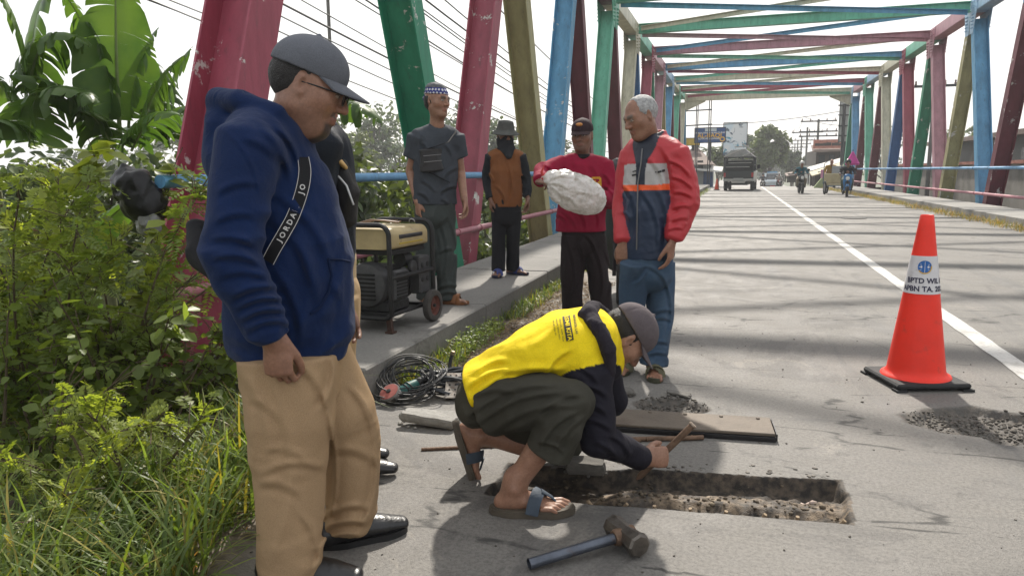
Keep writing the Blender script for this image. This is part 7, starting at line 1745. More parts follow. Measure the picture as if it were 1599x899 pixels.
def stall(label, Y, px0, px1, py_lo, py_hi, depth, m_roof, base_py=296):
    a, b = AY(px0, py_lo, Y), AY(px1, py_hi, Y); t = thing('market_stall', label, 'stall', (a.x, Y, -.02)); o = Vector(t.location); W = b.x-a.x; z0, z1 = a.z-o.z, b.z-o.z
    mb = MB(); mb.add([(0, 0, z0), (W, 0, z1), (W, depth, z1+.25), (0, depth, z0+.25), (0, 0, z0+.07), (W, 0, z1+.07), (W, depth, z1+.32), (0, depth, z0+.32)], [(3, 2, 1, 0), (4, 5, 6, 7), (0, 1, 5, 4), (1, 2, 6, 5), (2, 3, 7, 6), (3, 0, 4, 7)]); mb.build('roof', m_roof, t)
    for x in (.1, W*.5, W-.1):
        for y in (.1, depth-.1): mb = MB(); mb.tube([(x, y, 0), (x, y, z0+(z1-z0)*x/W+.05)], .04, 6); mb.build('post', M_DARKW, t)
    mb = MB(); mb.box((.2, .4, .02), (W-.2, depth-.3, .85)); mb.build('counter', M_DARKW, t)
    R2 = np.random.RandomState(int(px0))
    for k in range(5): x = .3+R2.rand()*(W-.9); h = .15+.3*R2.rand(); mb = MB(); mb.box((x, .5, .852), (x+.3+.3*R2.rand(), 1.0, .852+h)); mb.build('goods', mat('goods_%d' % (k % 3), ((.35, .3, .22), (.12, .16, .12), (.3, .12, .10))[k % 3], .8), t)
stall('roadside stall with pale sloping tin roof below the shophouse', 60, 1266, 1322, 268, 252, 3.0, M_WHITE); stall('roadside stall with worn cream canopy beside the tricycle', 57, 1268, 1320, 276, 260, 2.2, mat('canopy_cream', (.42, .37, .25), .8, .2, 1.5)); stall('grey market stall further along the street', 74, 1228, 1262, 276, 270, 3, M_TILE)
def ramp_board():
    Y = 52; t = thing('ramp_board', 'pale green slanted board beside the tricycle', 'board', tuple(AY(1270, 295, Y))); o = Vector(t.location); P = [AY(1268, 296, Y), AY(1283, 278, Y), AY(1290, 276, Y), AY(1296, 294, Y)]; mb = MB(); vs = [p-o for p in P]+[p-o+Vector((0, .3, 0)) for p in P]; mb.add(vs, [(0, 1, 2, 3), (7, 6, 5, 4), (0, 4, 5, 1), (1, 5, 6, 2), (2, 6, 7, 3), (3, 7, 4, 0)]); mb.build('board', mat('board_lime', (.30, .36, .18), .7, .2, 2), t)
    mb = MB(); mb.bar(P[1]-o+Vector((.1, -.03, 0)), AY(1286, 265, Y)-o, .35, .05); mb.build('pink_flag', mat('flag_pink', (.5, .2, .32), .7), t)
ramp_board()
t, pn, o, (a, b), th = billboard('hoarding', 'tall billboard seen from behind beside the right truss', 58, 1308.5, 1328, 156, 222, mat('board_back', (.36, .37, .36), .8, .15, .6), 1320)
for py in (165, 180, 197, 212):
    mb = MB(); q0, q1 = AY(1308.5, py, 58)-o, AY(1328, py, 58)-o; mb.tube([(q0.x, -.16, q0.z), (q1.x, -.16, q1.z)], .05, 6); mb.build('batten', M_STL, t)
mb = MB(); q0 = AY(1319, 156, 58)-o; mb.tube([(q0.x, -.17, 0), (q0.x, -.17, q0.z-.3)], .11, 8); mb.build('front_post', M_STL, t)
def pole(px, py_top, Y, label, arms=((0, 1.6),), gnd=-.4, r=.13, group='utility poles'):
    a = AY(px, py_top, Y); gnd = gnd+float(far_drop(Y)); t = thing('utility_pole', label, 'utility pole', (a.x, Y, gnd), 0, group); H = a.z-gnd; mb = MB(); mb.tube([(0, 0, 0), (0, 0, H)], [r, r*.7], 8); mb.build('shaft', M_POLE, t, True)
    for (dz, w) in arms:
        mb = MB(); mb.box((-w, -.14, H-.25-dz), (w, -.10, H-.13-dz)); ar = mb.build('crossarm', M_STL, t)
        for x in (-w*.92, -w*.45, w*.45, w*.92): mb = MB(); mb.lathe([(.04, 0), (.06, .05), (.03, .1), (.05, .14), (.02, .2)], 8, (x, -.12, H-.13-dz)); mb.build('insulator', mat('insulator_brown', (.12, .07, .05), .4), ar, True)
    return Vector((a.x, Y, gnd+H))
pT = [pole(1278.5, 186, 72, 'utility pole with three crossarms above the shophouse', ((0, 1.5), (.9, 1.6), (1.3, 1.6))), pole(1261, 199, 88, 'utility pole with one crossarm left of the shophouse pole', ((.35, 1.6),)), pole(1252, 212, 104, 'utility pole standing between two crossarm poles down the street', ((.4, 1.7),)), pole(1246, 219, 122, 'distant utility pole with twin crossarms over the small trees', ((.4, 1.9), (.9, 1.5))), pole(1241.5, 224, 140, 'farthest slim utility pole down the street', ((.5, 2.0),)), pole(1237, 229, 165, 'faint utility pole at the end of the street', ((.5, 2.0),)),
      pole(509, -60, 16, 'slim dark utility pole rising behind the navy hoodie man\'s cap', ((.3, .8),), -2.4, .055), pole(1461, 118, 40, 'dark utility pole behind the right truss', ((.3, .9),), -.5, .10)]
pB = pole(1003, 205, 70, 'utility pole hidden behind the left truss', ((.3, 1.2), (.8, 1.2)), -1.5)
def wire(p0, p1, sag, r, label, group='overhead wires', n=24):
    t = thing('overhead_wire', label, 'wire', tuple(p0), 0, group); pts = [p0.lerp(p1, i/n)-Vector((0, 0, sag*4*(i/n)*(1-i/n)))-p0 for i in range(n+1)]; mb = MB(); mb.tube(pts, r, 5, False); mb.build('strand', mat('wire_black', (.02, .02, .022), .6), t, True)
R2 = np.random.RandomState(14)
WL = 'thin black overhead wire slanting down behind the left truss girders'
for k, (xa, ya, da, xb, yb, db, r) in enumerate([(380, -75, 13, 985, 262, 62, .013), (430, -90, 13, 988, 250, 62, .013), (470, -95, 13, 990, 240, 62, .020), (505, -105, 13, 992, 236, 62, .013), (560, -120, 13, 994, 230, 62, .013), (585, -112, 13, 996, 226, 62, .016), (600, -130, 13, 998, 222, 62, .013), (620, -100, 13, 999, 232, 62, .013), (640, -120, 13, 1000, 214, 62, .018), (340, -40, 13, 984, 270, 62, .013), (665, -140, 13, 1001, 212, 62, .013), (700, -160, 13, 1003, 205, 62, .014), (540, -60, 13, 1000, 255, 62, .010)]):
    P0, P1 = D(xa, ya, da), D(xb, yb, db)
    wire(P0+(P0-P1)*.45, P1, .9+.6*R2.rand(), r, WL, 'wires behind the left truss')
wire(D(150, -45, 14)*2.2-D(420, 62, 30)*1.2, D(420, 62, 30)*2-D(150, -45, 14), .0, .020, 'double overhead cable crossing the sky above the banana plants'); wire(D(150, -30, 14)*2.2-D(420, 72, 30)*1.2, D(420, 72, 30)*2-D(150, -30, 14), .0, .016, 'lower overhead cable crossing the sky above the banana plants')
wire(AY(1070, 196, 58), AY(1312, 174, 62), .25, .022, 'long wire crossing the road below the far portal')
for k in range(3): wire(pT[k]+Vector((-1.3, 0, .0)), pT[k+1]+Vector((-1.4, 0, -.2)), .5, .014, 'wire between the utility poles beyond the bridge', 'street wires'); wire(pT[k]+Vector((1.3, 0, .0)), pT[k+1]+Vector((1.4, 0, -.2)), .5, .014, 'wire between the utility poles beyond the bridge', 'street wires')
wire(pT[0]+Vector((-1.3, 0, .3)), AY(1330, 195, 56), .3, .02, 'wire from the shophouse pole to the right truss')
# ---------- boundary wall and building on the right bank
def bank_wall():
    t = thing('boundary_wall', 'pale plastered boundary wall with red tiled coping on the right bank', 'wall', (9.2, 20, -3)); mb = MB(); mb.box((0, 0, 0), (.25, 32, 4.32)); mb.build('wall', mat('wall_pale', (.27, .25, .22), .9, .2, .5, .3, 10, col2=(.15, .14, .12), c2lo=.5, c2hi=.7, c2s=.7), t)
    for k in range(40): mb = MB(); mb.box((-.10, k*.8+.01, 4.321), (.35, k*.8+.79, 4.321+.10+.02*(k % 2))); mb.build('coping_tile', M_REDT, t)
    t = thing('bank_house', 'long dark grey house wall behind the tiled boundary wall', 'house', (13, 24, -3)); mb = MB(); mb.box((0, 0, 0), (8, 34, 5.7)); mb.build('wall', mat('wall_dark', (.105, .105, .10), .9, .25, .4, .3, 8, col2=(.18, .175, .16), c2s=.5), t); mb = MB(); mb.box((-.5, -.5, 5.701), (8.5, 34.5, 5.95)); mb.build('roof', M_TILE, t)
    for k in range(5): mb = MB(); mb.box((-.03, 3+k*6.5, 3.9), (-.004, 4.4+k*6.5, 5.1)); mb.build('window', mat('window_dark', (.02, .024, .03)), t)
bank_wall()
# ---------- trees
def tree(label, base, H, crown, seed, m, nleaf=2600, trunk_h=.35, leaf=.35, group=None, nclump=26):
    R2 = np.random.RandomState(seed); t = thing('bush' if 'bush' in label else 'street_tree', label, 'bush' if 'bush' in label else 'tree', tuple(float(x) for x in base), 0, group); mb = MB(); rx_, rz_ = crown
    mb.tube([(0, 0, 0), (.1, .05, H*trunk_h*.6), (0, .1, H*trunk_h*1.2), (.1, 0, H*.7)], [.03*H, .024*H, .02*H, .008*H], 8)
    cl = []
    for k in range(nclump):
        a = R2.rand()*6.283; u = R2.rand()*2-1; q = R2.rand()**.4; s = math.sqrt(1-u*u); c = np.array((rx_*q*s*math.cos(a), rx_*q*s*math.sin(a), H-rz_+rz_*q*u)); cl.append((c, (.24+.2*R2.rand())*rx_))
        if k < 10: mb.tube([(0, .05, H*trunk_h*(.7+.4*R2.rand())), tuple(c*.55+np.array((0, 0, H*trunk_h*.35))), tuple(c)], [.012*H, .008*H, .003*H], 5, False)
    mb.build('trunk', mat('bark', (.09, .075, .06), .9, .3, 3, .5, 14), t)
    P, N, T = [], [], []
    for c, r in cl:
        n = nleaf//nclump; d = unit(R2.randn(n, 3)); p = c+d*r*(R2.rand(n, 1)**.35)*np.array((1, 1, .75)); P.append(p); N.append(d+R2.randn(n, 3)*.5+np.array((0, 0, .4))); T.append(np.tile(np.ones(3)*(.75+.5*R2.rand()), (n, 1)))
    P, N, T = np.concatenate(P), np.concatenate(N), np.concatenate(T); leaf_cloud(P, N, leaf*(.6+.8*R2.rand(len(P))), m, 'crown', t, seed, .6, .35, None, T); return t
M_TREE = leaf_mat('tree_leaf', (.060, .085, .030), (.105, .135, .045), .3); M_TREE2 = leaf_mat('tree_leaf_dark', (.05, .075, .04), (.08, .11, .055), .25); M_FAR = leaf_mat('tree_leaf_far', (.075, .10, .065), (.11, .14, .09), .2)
def tree_at(px, Y, py_top, wpx, label, seed, m, n, leaf, ground=-.1, **kw):
    top = AY(px, py_top, Y); ground = float(far_drop(Y))-.45; half = abs(AY(px+wpx/2, py_top, Y).x-AY(px-wpx/2, py_top, Y).x)/2; H = top.z-ground; tree(label, (top.x, Y, ground), H, (half, min(H*.42, half*1.1)), seed, m, n, .25, leaf, **kw)
tree_at(1198, 86, 200, 62, 'large rounded street tree behind the truck', 3, M_TREE, 5200, .42, nclump=44)
tree_at(1176, 95, 212, 40, 'darker street tree behind the advertising billboard', 4, M_TREE2, 2400, .42)
tree_at(1238, 98, 236, 34, 'small dense tree beside the motorcyclist', 5, M_TREE2, 2400, .36)
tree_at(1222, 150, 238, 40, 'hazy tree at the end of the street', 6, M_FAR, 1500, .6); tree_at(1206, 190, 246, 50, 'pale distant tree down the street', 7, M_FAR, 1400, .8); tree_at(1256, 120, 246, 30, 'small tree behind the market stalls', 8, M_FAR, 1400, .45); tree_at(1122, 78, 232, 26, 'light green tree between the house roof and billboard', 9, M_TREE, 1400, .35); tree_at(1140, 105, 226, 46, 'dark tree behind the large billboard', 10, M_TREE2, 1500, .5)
for k, (px_, d_, py_, r_, lab, m_) in enumerate(((590, 13, 236, 1.5, 'pale green bush on the bank behind the generator', M_TREE), (545, 11.5, 262, 1.2, 'dark leafy bush low on the bank behind the generator', M_TREE2), (632, 15.5, 246, 1.5, 'loose bush on the bank behind the headscarf man', M_TREE), (770, 17, 292, 1.5, 'bush on the river bank beside the bucket hat man', M_TREE), (838, 21, 285, 1.8, 'dark bush on the river bank beyond the khaki girder', M_TREE2), (700, 19, 268, 1.6, 'pale bush on the bank between the crimson girder and headscarf man', M_FAR), (480, 10.5, 270, 1.2, 'shaded bush on the bank behind the man in the navy hoodie', M_TREE2), (350, 9.5, 285, 1.2, 'low bush on the bank left of the green girder', M_TREE), (55, 9.5, 205, 1.5, 'dense bush below the torn banana leaves', M_TREE), (170, 10.5, 215, 1.5, 'dark bush below the upright banana leaf', M_TREE2), (270, 10.8, 225, 1.3, 'bush behind the black sack and blue rail end', M_TREE))):
    c_ = D(px_, py_, d_); z_ = float(gh([c_.x], [c_.y])[0]); tree(lab, (c_.x, c_.y, z_), c_.z-z_, (r_, min((c_.z-z_)*.48, r_*1.2)), 700+k, m_, 2600, .2, .15, None, 30)
R3 = np.random.RandomState(77)
def treeline(x0, x1, y0, y1, n, seed, label):
    R2 = np.random.RandomState(seed)
    for k in range(n): x, y = x0+(x1-x0)*R2.rand(), y0+(y1-y0)*R2.rand(); H = 5+4*R2.rand(); tree(label[k % len(label)], (x, y, float(gh([x], [y])[0])), H, (H*.42, H*.36), seed*100+k, (M_TREE, M_TREE2, M_FAR)[k % 3], 900, .3, .42, 'trees on the far bank', 16)
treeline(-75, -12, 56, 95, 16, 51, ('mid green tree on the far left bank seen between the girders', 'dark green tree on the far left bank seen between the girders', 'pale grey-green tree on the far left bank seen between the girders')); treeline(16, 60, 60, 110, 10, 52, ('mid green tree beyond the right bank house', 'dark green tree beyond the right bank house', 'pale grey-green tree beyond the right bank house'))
def palm(px, Y, py):
    a = AY(px, py, Y); t = thing('palm_tree', 'slim palm tree behind the tiled house roof', 'palm', (a.x, Y, -.1)); H = a.z+.1; mb = MB(); mb.tube([(0, 0, 0), (.15, 0, H*.5), (0, 0, H)], [.16, .12, .10], 8); mb.build('trunk', M_POLE, t, True)
    for k in range(11): banana_leaf(t, (0, 0, H), k*.571, .7-.5*(k % 3)*.5, 1.6, .16, 1.7, .9, 900+k, M_TREE2, petiole=.05).name = 'frond'
palm(1108, 72, 236)

# ---------- vehicles
M_TYRE = mat('tyre_black', (.02, .02, .02), .85, .2, 10); M_RIM = mat('rim_steel', (.3, .3, .3), .4, .2, 10, metal=.6); M_GLASS = mat('window_glass', (.02, .025, .03), .08, .1, 2, spec=.8); M_CHR = mat('chrome', (.5, .5, .5), .2, metal=.9)
def wheel(t, p, R_, w, ax_=Vector((1, 0, 0))):
    mb = MB(); mb.lathe([(R_*.6, -w/2), (R_*.92, -w/2), (R_, -w*.35), (R_, w*.35), (R_*.92, w/2), (R_*.6, w/2)], 20, p, ax_, False); o_ = mb.build('wheel', M_TYRE, t, True, auto=40); mb = MB(); mb.lathe([(.0, -w*.30), (R_*.6, -w*.4), (R_*.61, w*.4), (.0, w*.30)], 16, p, ax_, False); mb.build('rim', M_RIM, o_, True)
def pickup():
    a, b = G(1128, 298), G(1177, 298); c = (a+b)/2; t = thing('pickup_truck', 'dark loaded pickup truck with caged bed driving away, seen from behind', 'truck', (c.x, 46, 0), math.radians(-4)); W = .86
    md = mat('truck_dark', (.022, .028, .028), .5, .25, 3, .1, 20); mw = mat('truck_white', (.45, .45, .42), .35, .15, 2)
    mb = MB(); mb.box((-W, 0, .55), (W, 2.3, .72), .02); mb.box((-W, 0, .721), (-W+.05, 2.3, 1.12), .01); mb.box((W-.05, 0, .721), (W, 2.3, 1.12), .01); mb.build('cargo_bed', mw, t)
    mb = MB(); mb.box((-W+.01, -.05, .70), (W-.01, -.004, 1.14), .01); tg_ = mb.build('tailgate', md, t); mb = MB(); mb.box((-.28, -.065, .62), (.28, -.052, .74)); mb.build('number_plate', mat('plate_pale2', (.35, .35, .33), .5), tg_)
    mb = MB(); pl = [(-.75, .70), (-.42, .70), (-.32, .54), (.32, .54), (.42, .70), (.75, .70), (.75, .62), (.46, .62), (.36, .46), (-.36, .46), (-.46, .62), (-.75, .62)]
    for q in ((0, 1, 10, 11), (1, 2, 9, 10), (2, 3, 8, 9), (3, 4, 7, 8), (4, 5, 6, 7)): vs = [(pl[i][0], -.10, pl[i][1]) for i in q]+[(pl[i][0], -.07, pl[i][1]) for i in q]; mb.add(vs, [(0, 1, 2, 3), (7, 6, 5, 4), (0, 4, 5, 1), (1, 5, 6, 2), (2, 6, 7, 3), (3, 7, 4, 0)])
    mb.build('rear_bumper', mat('bumper_pale', (.48, .47, .43), .4), t)
    for s in (-1, 1): mb = MB(); mb.box((s*.78-.06, -.075, .80), (s*.78+.06, -.052, 1.05)); mb.build('tail_lamp', mat('lamp_red', (.35, .02, .02), .3), t)
    for x in (-W+.03, W-.03):
        for y in (.03, 1.15, 2.25): mb = MB(); mb.tube([(x, y, 1.14), (x, y, 1.95)], .03, 6); mb.build('cage_post', md, t)
    for z in (1.5, 1.95): mb = MB(); mb.tube([(-W+.03, .03, z), (W-.03, .03, z), (W-.03, 2.25, z), (-W+.03, 2.25, z), (-W+.03, .03, z)], .025, 6); mb.build('cage_rail', md, t)
    for (z, x0, x1) in ((1.36, -.75, .6), (1.60, -.6, .7)): mb = MB(); mb.box((x0, .06, z), (x1, .10, z+.05)); mb.build('cargo_slat', mat('slat_pale', (.30, .30, .28), .7), t)
    mb = MB(); mb.box((-W+.06, .3, .73), (W-.06, 2.2, 1.75), .05); mb.build('cargo', mat('cargo_black', (.014, .016, .017), .8, .4, 3, .3, 10), t)
    tp = MB(); tp.add([(-W-.02, -.02, 1.97), (W+.02, -.02, 1.97), (W+.02, 2.3, 1.97), (-W-.02, 2.3, 1.97), (-W*.55, .2, 2.36), (W*.35, .2, 2.42), (W*.35, 2.1, 2.42), (-W*.55, 2.1, 2.36)], [(0, 1, 5, 4), (1, 2, 6, 5), (2, 3, 7, 6), (3, 0, 4, 7), (4, 5, 6, 7)]); tp.build('tarpaulin', mat('tarp_grey', (.20, .20, .19), .6, .3, 3, .5, 8), t)
    for (p0, p1) in (((-W, -.1, 1.98), (.1, -.1, 2.38)), ((.2, -.1, 2.0), (W, -.1, 2.25)), ((-.3, .4, 2.55), (.5, .3, 2.60)), ((.1, .6, 2.75), (.75, .3, 2.35))): mb = MB(); mb.tube([p0, p1], .035, 6); mb.build('load_pole', mat('pole_pale', (.34, .33, .30), .6), t)
    cb = MB(); prof = [(2.35, .45), (4.3, .45), (4.3, 1.05), (3.75, 1.2), (3.25, 1.83), (2.45, 1.85)]; vs = [(-W+.04, y, z) for y, z in prof]+[(W-.04, y, z) for y, z in prof]; cb.add(vs, [(0, 1, 2, 3, 4, 5), (11, 10, 9, 8, 7, 6)]+[(i, i+6, (i+1) % 6+6, (i+1) % 6) for i in range(6)]); cab = cb.build('cab', mw, t)
    mb = MB(); mb.box((W-.045, 2.55, 1.22), (W-.03, 3.3, 1.70)); mb.build('side_window', M_GLASS, cab); mb = MB(); mb.box((-W+.15, 2.335, 1.2), (W-.15, 2.346, 1.72)); mb.build('rear_window', M_GLASS, cab)
    for s in (-1, 1): mb = MB(); mb.box((s*(W+.10)-.09, 3.35, 1.28), (s*(W+.10)+.09, 3.41, 1.52), .02); mb.tube([(s*W*.95, 3.4, 1.2), (s*(W+.08), 3.4, 1.35)], .02, 6); mb.build('mirror', BLACKRUB, cab)
    for x in (-W+.10, W-.10):
        for y in (.62, 3.55): wheel(t, Vector((x, y, .31)), .31, .20)
    mb = MB(); mb.box((-.5, .2, .32), (.5, 4, .549)); mb.build('chassis', md, t)
pickup()
def minibus(label, px, Y, m_body, scale=1., py=None):
    x = AY(px, 292, Y).x; t = thing('minibus', label, 'minibus', (x, Y, float(far_drop(Y))), math.pi); t.scale = (scale,)*3; W = .78
    prof = [(-1.6, .40), (1.75, .40), (1.85, .95), (1.55, 1.15), (1.05, 1.80), (-1.55, 1.82), (-1.65, 1.0)]; n = len(prof); mb = MB(); vs = [(-W, y, z) for y, z in prof]+[(W, y, z) for y, z in prof]; mb.add(vs, [tuple(range(n)), tuple(range(2*n-1, n-1, -1))]+[(i, i+n, (i+1) % n+n, (i+1) % n) for i in range(n)]); bd = mb.build('body', m_body, t)
    mb = MB(); mb.add([(-.68, 1.54, 1.18), (.68, 1.54, 1.18), (.60, 1.10, 1.74), (-.60, 1.10, 1.74)], [(0, 1, 2, 3)]).xf(Matrix.Translation((0, .03, .02))); mb.build('windscreen', M_GLASS, bd)
    for s in (-1, 1):
        mb = MB(); mb.lathe([(.10, 0), (.10, .02), (.0, .03)], 12, (s*.55, 1.83, .82), Vector((0, 1, 0))); mb.build('headlight', mat('lamp_white', (.6, .6, .58), .2), bd)
        mb = MB(); mb.box((s*(W+.003)-.004, -1.3, 1.15), (s*(W+.003)+.004, .9, 1.65)); mb.build('side_window', M_GLASS, bd)
    mb = MB(); mb.box((-W, 1.86, .38), (W, 1.93, .56), .02); mb.build('bumper', BLACKRUB, bd); mb = MB(); mb.box((-.25, 1.931, .44), (.25, 1.94, .54)); mb.build('number_plate', mat('lamp_red', (.35, .02, .02)), bd); mb = MB(); mb.box((-.5, -.5, 1.825), (.5, .3, 1.98), .03); mb.build('roof_sign', mat('sign_blue', (.10, .25, .40), .5), bd)
    for x_ in (-W+.09, W-.09):
        for y in (-1.1, 1.15): wheel(t, Vector((x_, y, .29)), .29, .18)
minibus('white and pale blue minibus coming towards the bridge', 1205, 84, mat('bus_white', (.50, .55, .58), .35, .15, 2)); minibus('distant cream minibus far down the street', 1200, 150, mat('bus_cream', (.5, .42, .26), .4))

# ---------- motorbikes with riders
def motorbike(label, loc, rz, m_body, scooter=True, group=None, fair=None):
    t = thing('motorbike', label, 'motorbike', loc, rz, group); F_ = Vector((0, -1, 0))           # front towards local -y
    for y in (-.62, .62): 
        wheel(t, Vector((0, y, .27)), .27, .10)
    mb = MB(); mb.tube([(.0, -.62, .27), (.0, -.50, .62), (0, -.40, .92)], [.035, .03, .03], 8); mb.tube([(.07, -.62, .27), (.07, -.48, .66)], .018, 6); mb.tube([(-.07, -.62, .27), (-.07, -.48, .66)], .018, 6); mb.build('fork', BLACKRUB, t, True)
    mb = MB(); mb.tube([(-.34, -.30, .98), (-.2, -.38, 1.0), (0, -.40, .95), (.2, -.38, 1.0), (.34, -.30, .98)], .016, 6); hb = mb.build('handlebar', BLACKRUB, t, True)
    for s in (-1, 1): mb = MB(); mb.tube([(s*.22, -.38, 1.0), (s*.26, -.40, 1.15)], .008, 6); mb.ball((s*.28, -.40, 1.19), (.075, .02, .05), 10, 6); mb.build('mirror', BLACKRUB, hb, True)
    P_ = [Tube([(0, -.42, .92), (0, -.36, .62), (0, -.28, .36)], [.16, .19, .13], [.07, .08, .06], (1, 0, 0), .04), Tube([(0, -.30, .32), (0, .1, .30), (0, .25, .50), (0, .70, .66)], [.13, .14, .15, .09], [.06, .06, .16, .07], (1, 0, 0), .06), Ell((0, -.60, .47), (.075, .22, .09), None, .01)] if scooter else [Tube([(0, -.30, .78), (0, 0, .82)], [.13, .15], [.11, .12], (1, 0, 0), .05), Tube([(0, .1, .66), (0, .72, .72)], [.12, .07], [.08, .05], (1, 0, 0), .05), Ell((0, -.58, .50), (.07, .22, .06), None, .01), Ell((0, -.42, .80), (.12, .08, .12), None, .02)]
    soft2(t, 'fairing', P_, .022, m_body)
    soft2(t, 'seat', [Tube([(0, .05, .74), (0, .35, .78), (0, .68, .80)], [.11, .13, .10], [.05, .05, .04], (1, 0, 0), .02)], .022, BLACKRUB)
    mb = MB(); mb.box((-.13, -.15, .28), (.13, .20, .52), .04); mb.tube([(.12, .1, .30), (.16, .45, .28), (.17, .85, .36)], [.03, .045, .05], 8); mb.build('engine', mat('engine_dark', (.03, .03, .031)), t, True)
    mb = MB(); mb.lathe([(.085, 0), (.08, .03), (.0, .05)], 14, (0, -.49, .80), Vector((0, -1, .1))); mb.build('headlight', mat('lamp_white', (.6, .6, .58), .2), t, True)
    mb = MB(); mb.box((-.09, -.545, .60), (.09, -.535, .67)); mb.build('number_plate', mat('plate_black', (.02, .02, .02), .5), t); return t
def soft2(root, name, prims, vox, m):
    v, f = sdf_mesh(prims, vox); return obj(name, np_mesh(name, v, f, m, True), root)
def rider(label, loc, rz, top, trouser, helmet, seat=.80, lean=.1, bare=False, group=None, fwd=.0):
    t = thing('person', label, 'person', loc, rz, group); s = seat; hc = np.array((0, -.02-lean*.8+fwd, s+.68)); f_ = np.array((0, -1., -.05))
    hp, fr = head_prims(hc, f_, (0, 0, 1), 1.0, False); sh = {k: np.array((k*.19, .10-lean*.55, s+.44)) for k in (-1, 1)}
    fine = []
    for k in (-1, 1): fine.append(hand_prims((k*.30, -.24, .98), (0, -1, -.1), (0, 0, -1), (-k, 0, 0), (1, 1, 1, 1)))
    parts = [sdf_mesh(hp+[Tube([(0, .08-lean*.5, s+.46), tuple(hc-np.array((0, 0, .07)))], [.06, .055])], .012)]+[sdf_mesh(h, .012) for h in fine]
    parts.append(sdf_mesh([Tube([(0, .2, s+.05), (0, .12-lean*.5, s+.30), (0, .09-lean*.5, s+.47)], [.09, .09, .05]), Tube([(-.30, -.26, .98), (-.30, -.02, s+.22), sh[-1], sh[1], (.30, -.02, s+.22), (.30, -.26, .98)], [.025, .03, .035, .035, .03, .025])], .014))
    v, f = join_np(parts); obj('body', np_mesh('body', v, f, M_SKIN, True, cols=head_cols(fr, SKIN['tan'])(v)), t)
    soft2(t, 'shirt', [Tube([(0, .22, s+.02), (0, .16-lean*.3, s+.22), (0, .10-lean*.55, s+.44)], [.15, .17, .16], [.11, .12, .09], (1, 0, 0), .05), Tube([sh[-1], (0, .10-lean*.5, s+.48), sh[1]], [.07, .06, .07], None, None, .05)]+[Tube([sh[k], (k*.30, -.02, s+.22), (k*.30, -.20, .985)], [.062, .055, .042], None, None, .03) for k in (-1, 1)], .016, top)
    soft2(t, 'trousers', [Tube([(0, .24, s+.0), (0, .2, s+.06)], [.16, .15], [.12, .12], (1, 0, 0), .05)]+[Tube([(k*.09, .22, s+.02), (k*.20, -.16, s-.10), (k*.18, -.02, .38)], [.085, .07, .06], None, None, .03) for k in (-1, 1)], .016, trouser)
    for k in (-1, 1): soft2(t, 'shoe', [Tube([(k*.18, .03, .34), (k*.18, -.17, .32)], [.045, .04], [.045, .03], (1, 0, 0), .02)], .016, BLACKRUB)
    c, r, ff, u, sc = fr
    if helmet: soft2(t, 'helmet', [Ell(c+u*.03, (.125, .14, .13), (r, ff, u), .01), Plane(c-u*.07, -u), Ell(c+ff*.13-u*.03, (.09, .10, .065), (r, ff, u), .01, 's')], .012, helmet)
    return t
p = G(1250, 302); motorbike('black motorbike with round headlight carrying the teal-shirted rider', (p.x, p.y, 0), .05, mat('bike_black', (.02, .02, .022), .4), False); rider('motorbike rider in teal shirt and white helmet coming along the lane', (p.x, p.y+.05, 0), .05, cloth('teal_shirt', (.02, .10, .13)), cloth('trouser_pale', (.25, .22, .17)), mat('helmet_white', (.5, .5, .48), .3))
p = G(1322, 307); motorbike('bright blue scooter facing the camera by the right kerb', (p.x, p.y, 0), -.12, mat('bike_blue', (.02, .16, .38), .35, spec=.5), True); rider('scooter rider in dark jacket bending over the blue scooter', (p.x, p.y+.1, 0), -.12, cloth('jacket_dark', (.012, .016, .024)), cloth('trouser_sage', (.10, .12, .09)), mat('helmet_black', (.015, .016, .02), .25), lean=.22)
p = G(1224, 291); motorbike('distant motorbike following the minibus', (AY(1216, 290, 76).x, 76, float(far_drop(76))), .1, mat('bike_red', (.2, .03, .03), .4), False); rider('distant rider in pale shirt behind the minibus', (AY(1216, 290, 76).x, 76.05, float(far_drop(76))), .1, cloth('pale_shirt', (.4, .38, .35)), cloth('trouser_black', (.011, .012, .015)), mat('helmet_white', (.5, .5, .48)))
motorbike('far motorbike riding on the left beyond the truck', (AY(1191, 289, 78).x, 78, float(far_drop(78))), .0, mat('bike_black', (.02, .02, .022)), False); rider('far rider in grey jacket beyond the truck', (AY(1191, 289, 78).x, 78.05, float(far_drop(78))), 0, cloth('tee_grey', (.046, .054, .066)), cloth('trouser_black', (.011, .012, .015)), mat('helmet_black', (.015, .016, .02)))
# parked scooter behind the crimson shirt
motorbike('dark green scooter parked at the left kerb behind the crimson-shirted man', (-1.08, 7.35, 0), .15, mat('bike_slate', (.028, .042, .042), .3, .2, 3, spec=.6), True)
soft('rain_cover', [Tube([(-1.06, 7.0, 1.22), (-1.06, 7.3, 1.12), (-1.05, 7.6, .98)], [.15, .20, .16], [.12, .16, .12], (1, 0, 0), .04)], .014, mat('cover_black', (.014, .016, .018), .3, .2, 4, .3, 16), bpy.data.objects['motorbike.004'] if 'motorbike.004' in bpy.data.objects else None, folds(.01, (9, 9, 9), 2), .012)
rc_ = bpy.data.objects['rain_cover']
if rc_.parent: rc_.rotation_euler = (0, 0, -.15)
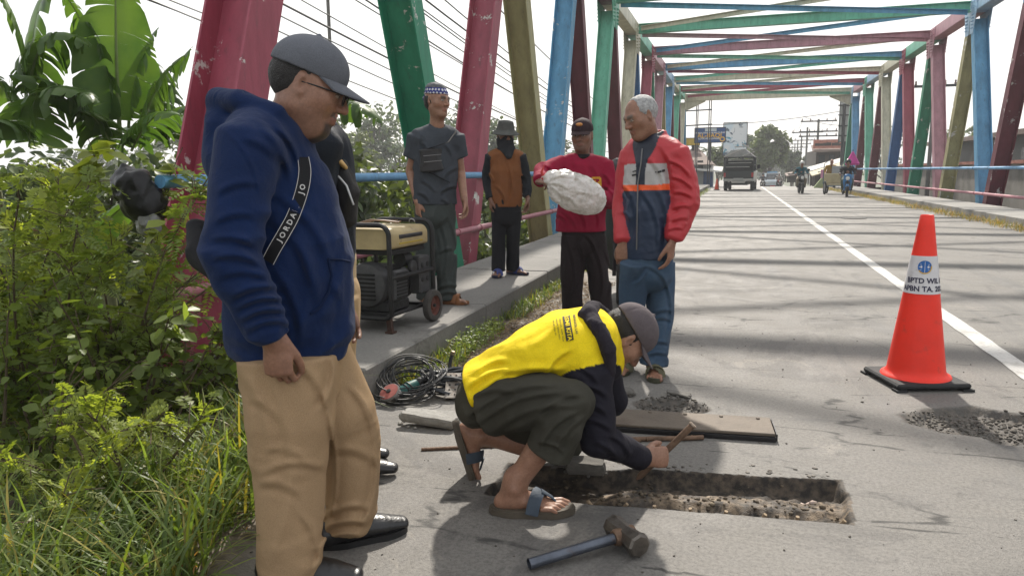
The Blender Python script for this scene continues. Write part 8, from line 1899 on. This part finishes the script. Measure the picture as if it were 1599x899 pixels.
# ---------- pedal tricycle with its driver
def becak():
    p = G(1288, 303.5); t = thing('pedal_tricycle', 'pedal tricycle with cream seat and grey canopy box by the right kerb', 'tricycle', (p.x+.35, p.y, 0), .1); mc = mat('becak_cream', (.42, .36, .22), .6, .2, 3)
    for x in (-.42, .42): wheel(t, Vector((x, -.2, .33)), .33, .05)
    wheel(t, Vector((0, 1.35, .33)), .33, .05)
    mb = MB(); mb.box((-.38, -.35, .42), (.38, .25, .50), .02); mb.build('seat', mc, t); mb = MB(); mb.box((-.38, .22, .505), (.38, .30, 1.0), .03); mb.build('backrest', mc, t)
    mb = MB(); mb.tube([(-.40, .3, .5), (-.40, .25, 1.45), (-.40, -.35, 1.55)], .02, 6); mb.tube([(.40, .3, .5), (.40, .25, 1.45), (.40, -.35, 1.55)], .02, 6); mb.tube([(0, .3, .45), (0, 1.35, .35), (0, 1.1, .85)], .025, 6); mb.tube([(-.36, -.6, .42), (.36, -.6, .42)], .02, 6); mb.tube([(-.36, -.6, .42), (-.36, .2, .42)], .02, 6); mb.tube([(.36, -.6, .42), (.36, .2, .42)], .02, 6); mb.build('frame', mat('becak_blue', (.06, .12, .16), .5), t, True)
    mb = MB(); mb.box((.05, .35, .75), (.75, .75, 1.35), .03); mb.build('canopy_box', mat('box_grey', (.33, .35, .36), .6, .2, 3), t); mb = MB(); mb.tube([(0, 1.0, .88), (0, 1.25, .88)], .06, 8); mb.build('saddle', BLACKRUB, t, True)
    rider('tricycle driver in mustard top behind the cream seat', (p.x+.30, p.y+.75, 0), .1, cloth('mustard_top', (.32, .20, .04)), cloth('trouser_black', (.011, .012, .015)), None, seat=.88)
    u = thing('folded_parasol', 'folded magenta parasol standing by the right rail', 'parasol', tuple(G(1328, 303))); u.location.z = 0; mb = MB(); z0, z1 = AY(1328, 258, u.location.y).z, AY(1328, 237, u.location.y).z
    mb.lathe([(.30, z0), (.33, z0+.08), (.20, (z0+z1)/2), (.04, z1)], 10); mb.build('canopy', mat('parasol_magenta', (.42, .03, .22), .7, .2, 4), u, True); mb = MB(); mb.tube([(0, 0, 0), (0, 0, z1+.1)], .02, 6); mb.build('pole', M_STL, u)
becak()
def far_cone():
    c = G(1119, 297); t = thing('traffic_cone', 'small distant orange cone beside the truck', 'traffic cone', (c.x, c.y, 0)); mb = MB(); mb.box((-.18, -.18, 0), (.18, .18, .04)); mb.build('base', BLACKRUB, t); mb = MB(); mb.lathe([(.14, .041), (.03, .7)], 16); mb.build('body', mat('cone_orange2', (.7, .08, .03), .5), t, True)
far_cone()

# ================================================================== HAZE
hz = MB(); hz.box((-120, -30, -9), (120, 230, 13)); m_hz = bpy.data.materials.new('haze_air'); m_hz.use_nodes = True; nt = m_hz.node_tree; nt.nodes.clear()
vo_ = nt.nodes.new('ShaderNodeVolumePrincipled'); vo_.inputs['Color'].default_value = (.93, .95, .98, 1); vo_.inputs['Density'].default_value = .0012; vo_.inputs['Anisotropy'].default_value = .3
ou_ = nt.nodes.new('ShaderNodeOutputMaterial'); nt.links.new(vo_.outputs[0], ou_.inputs['Volume'])
hb_ = hz.build('haze', m_hz); tag(hb_, kind='stuff')
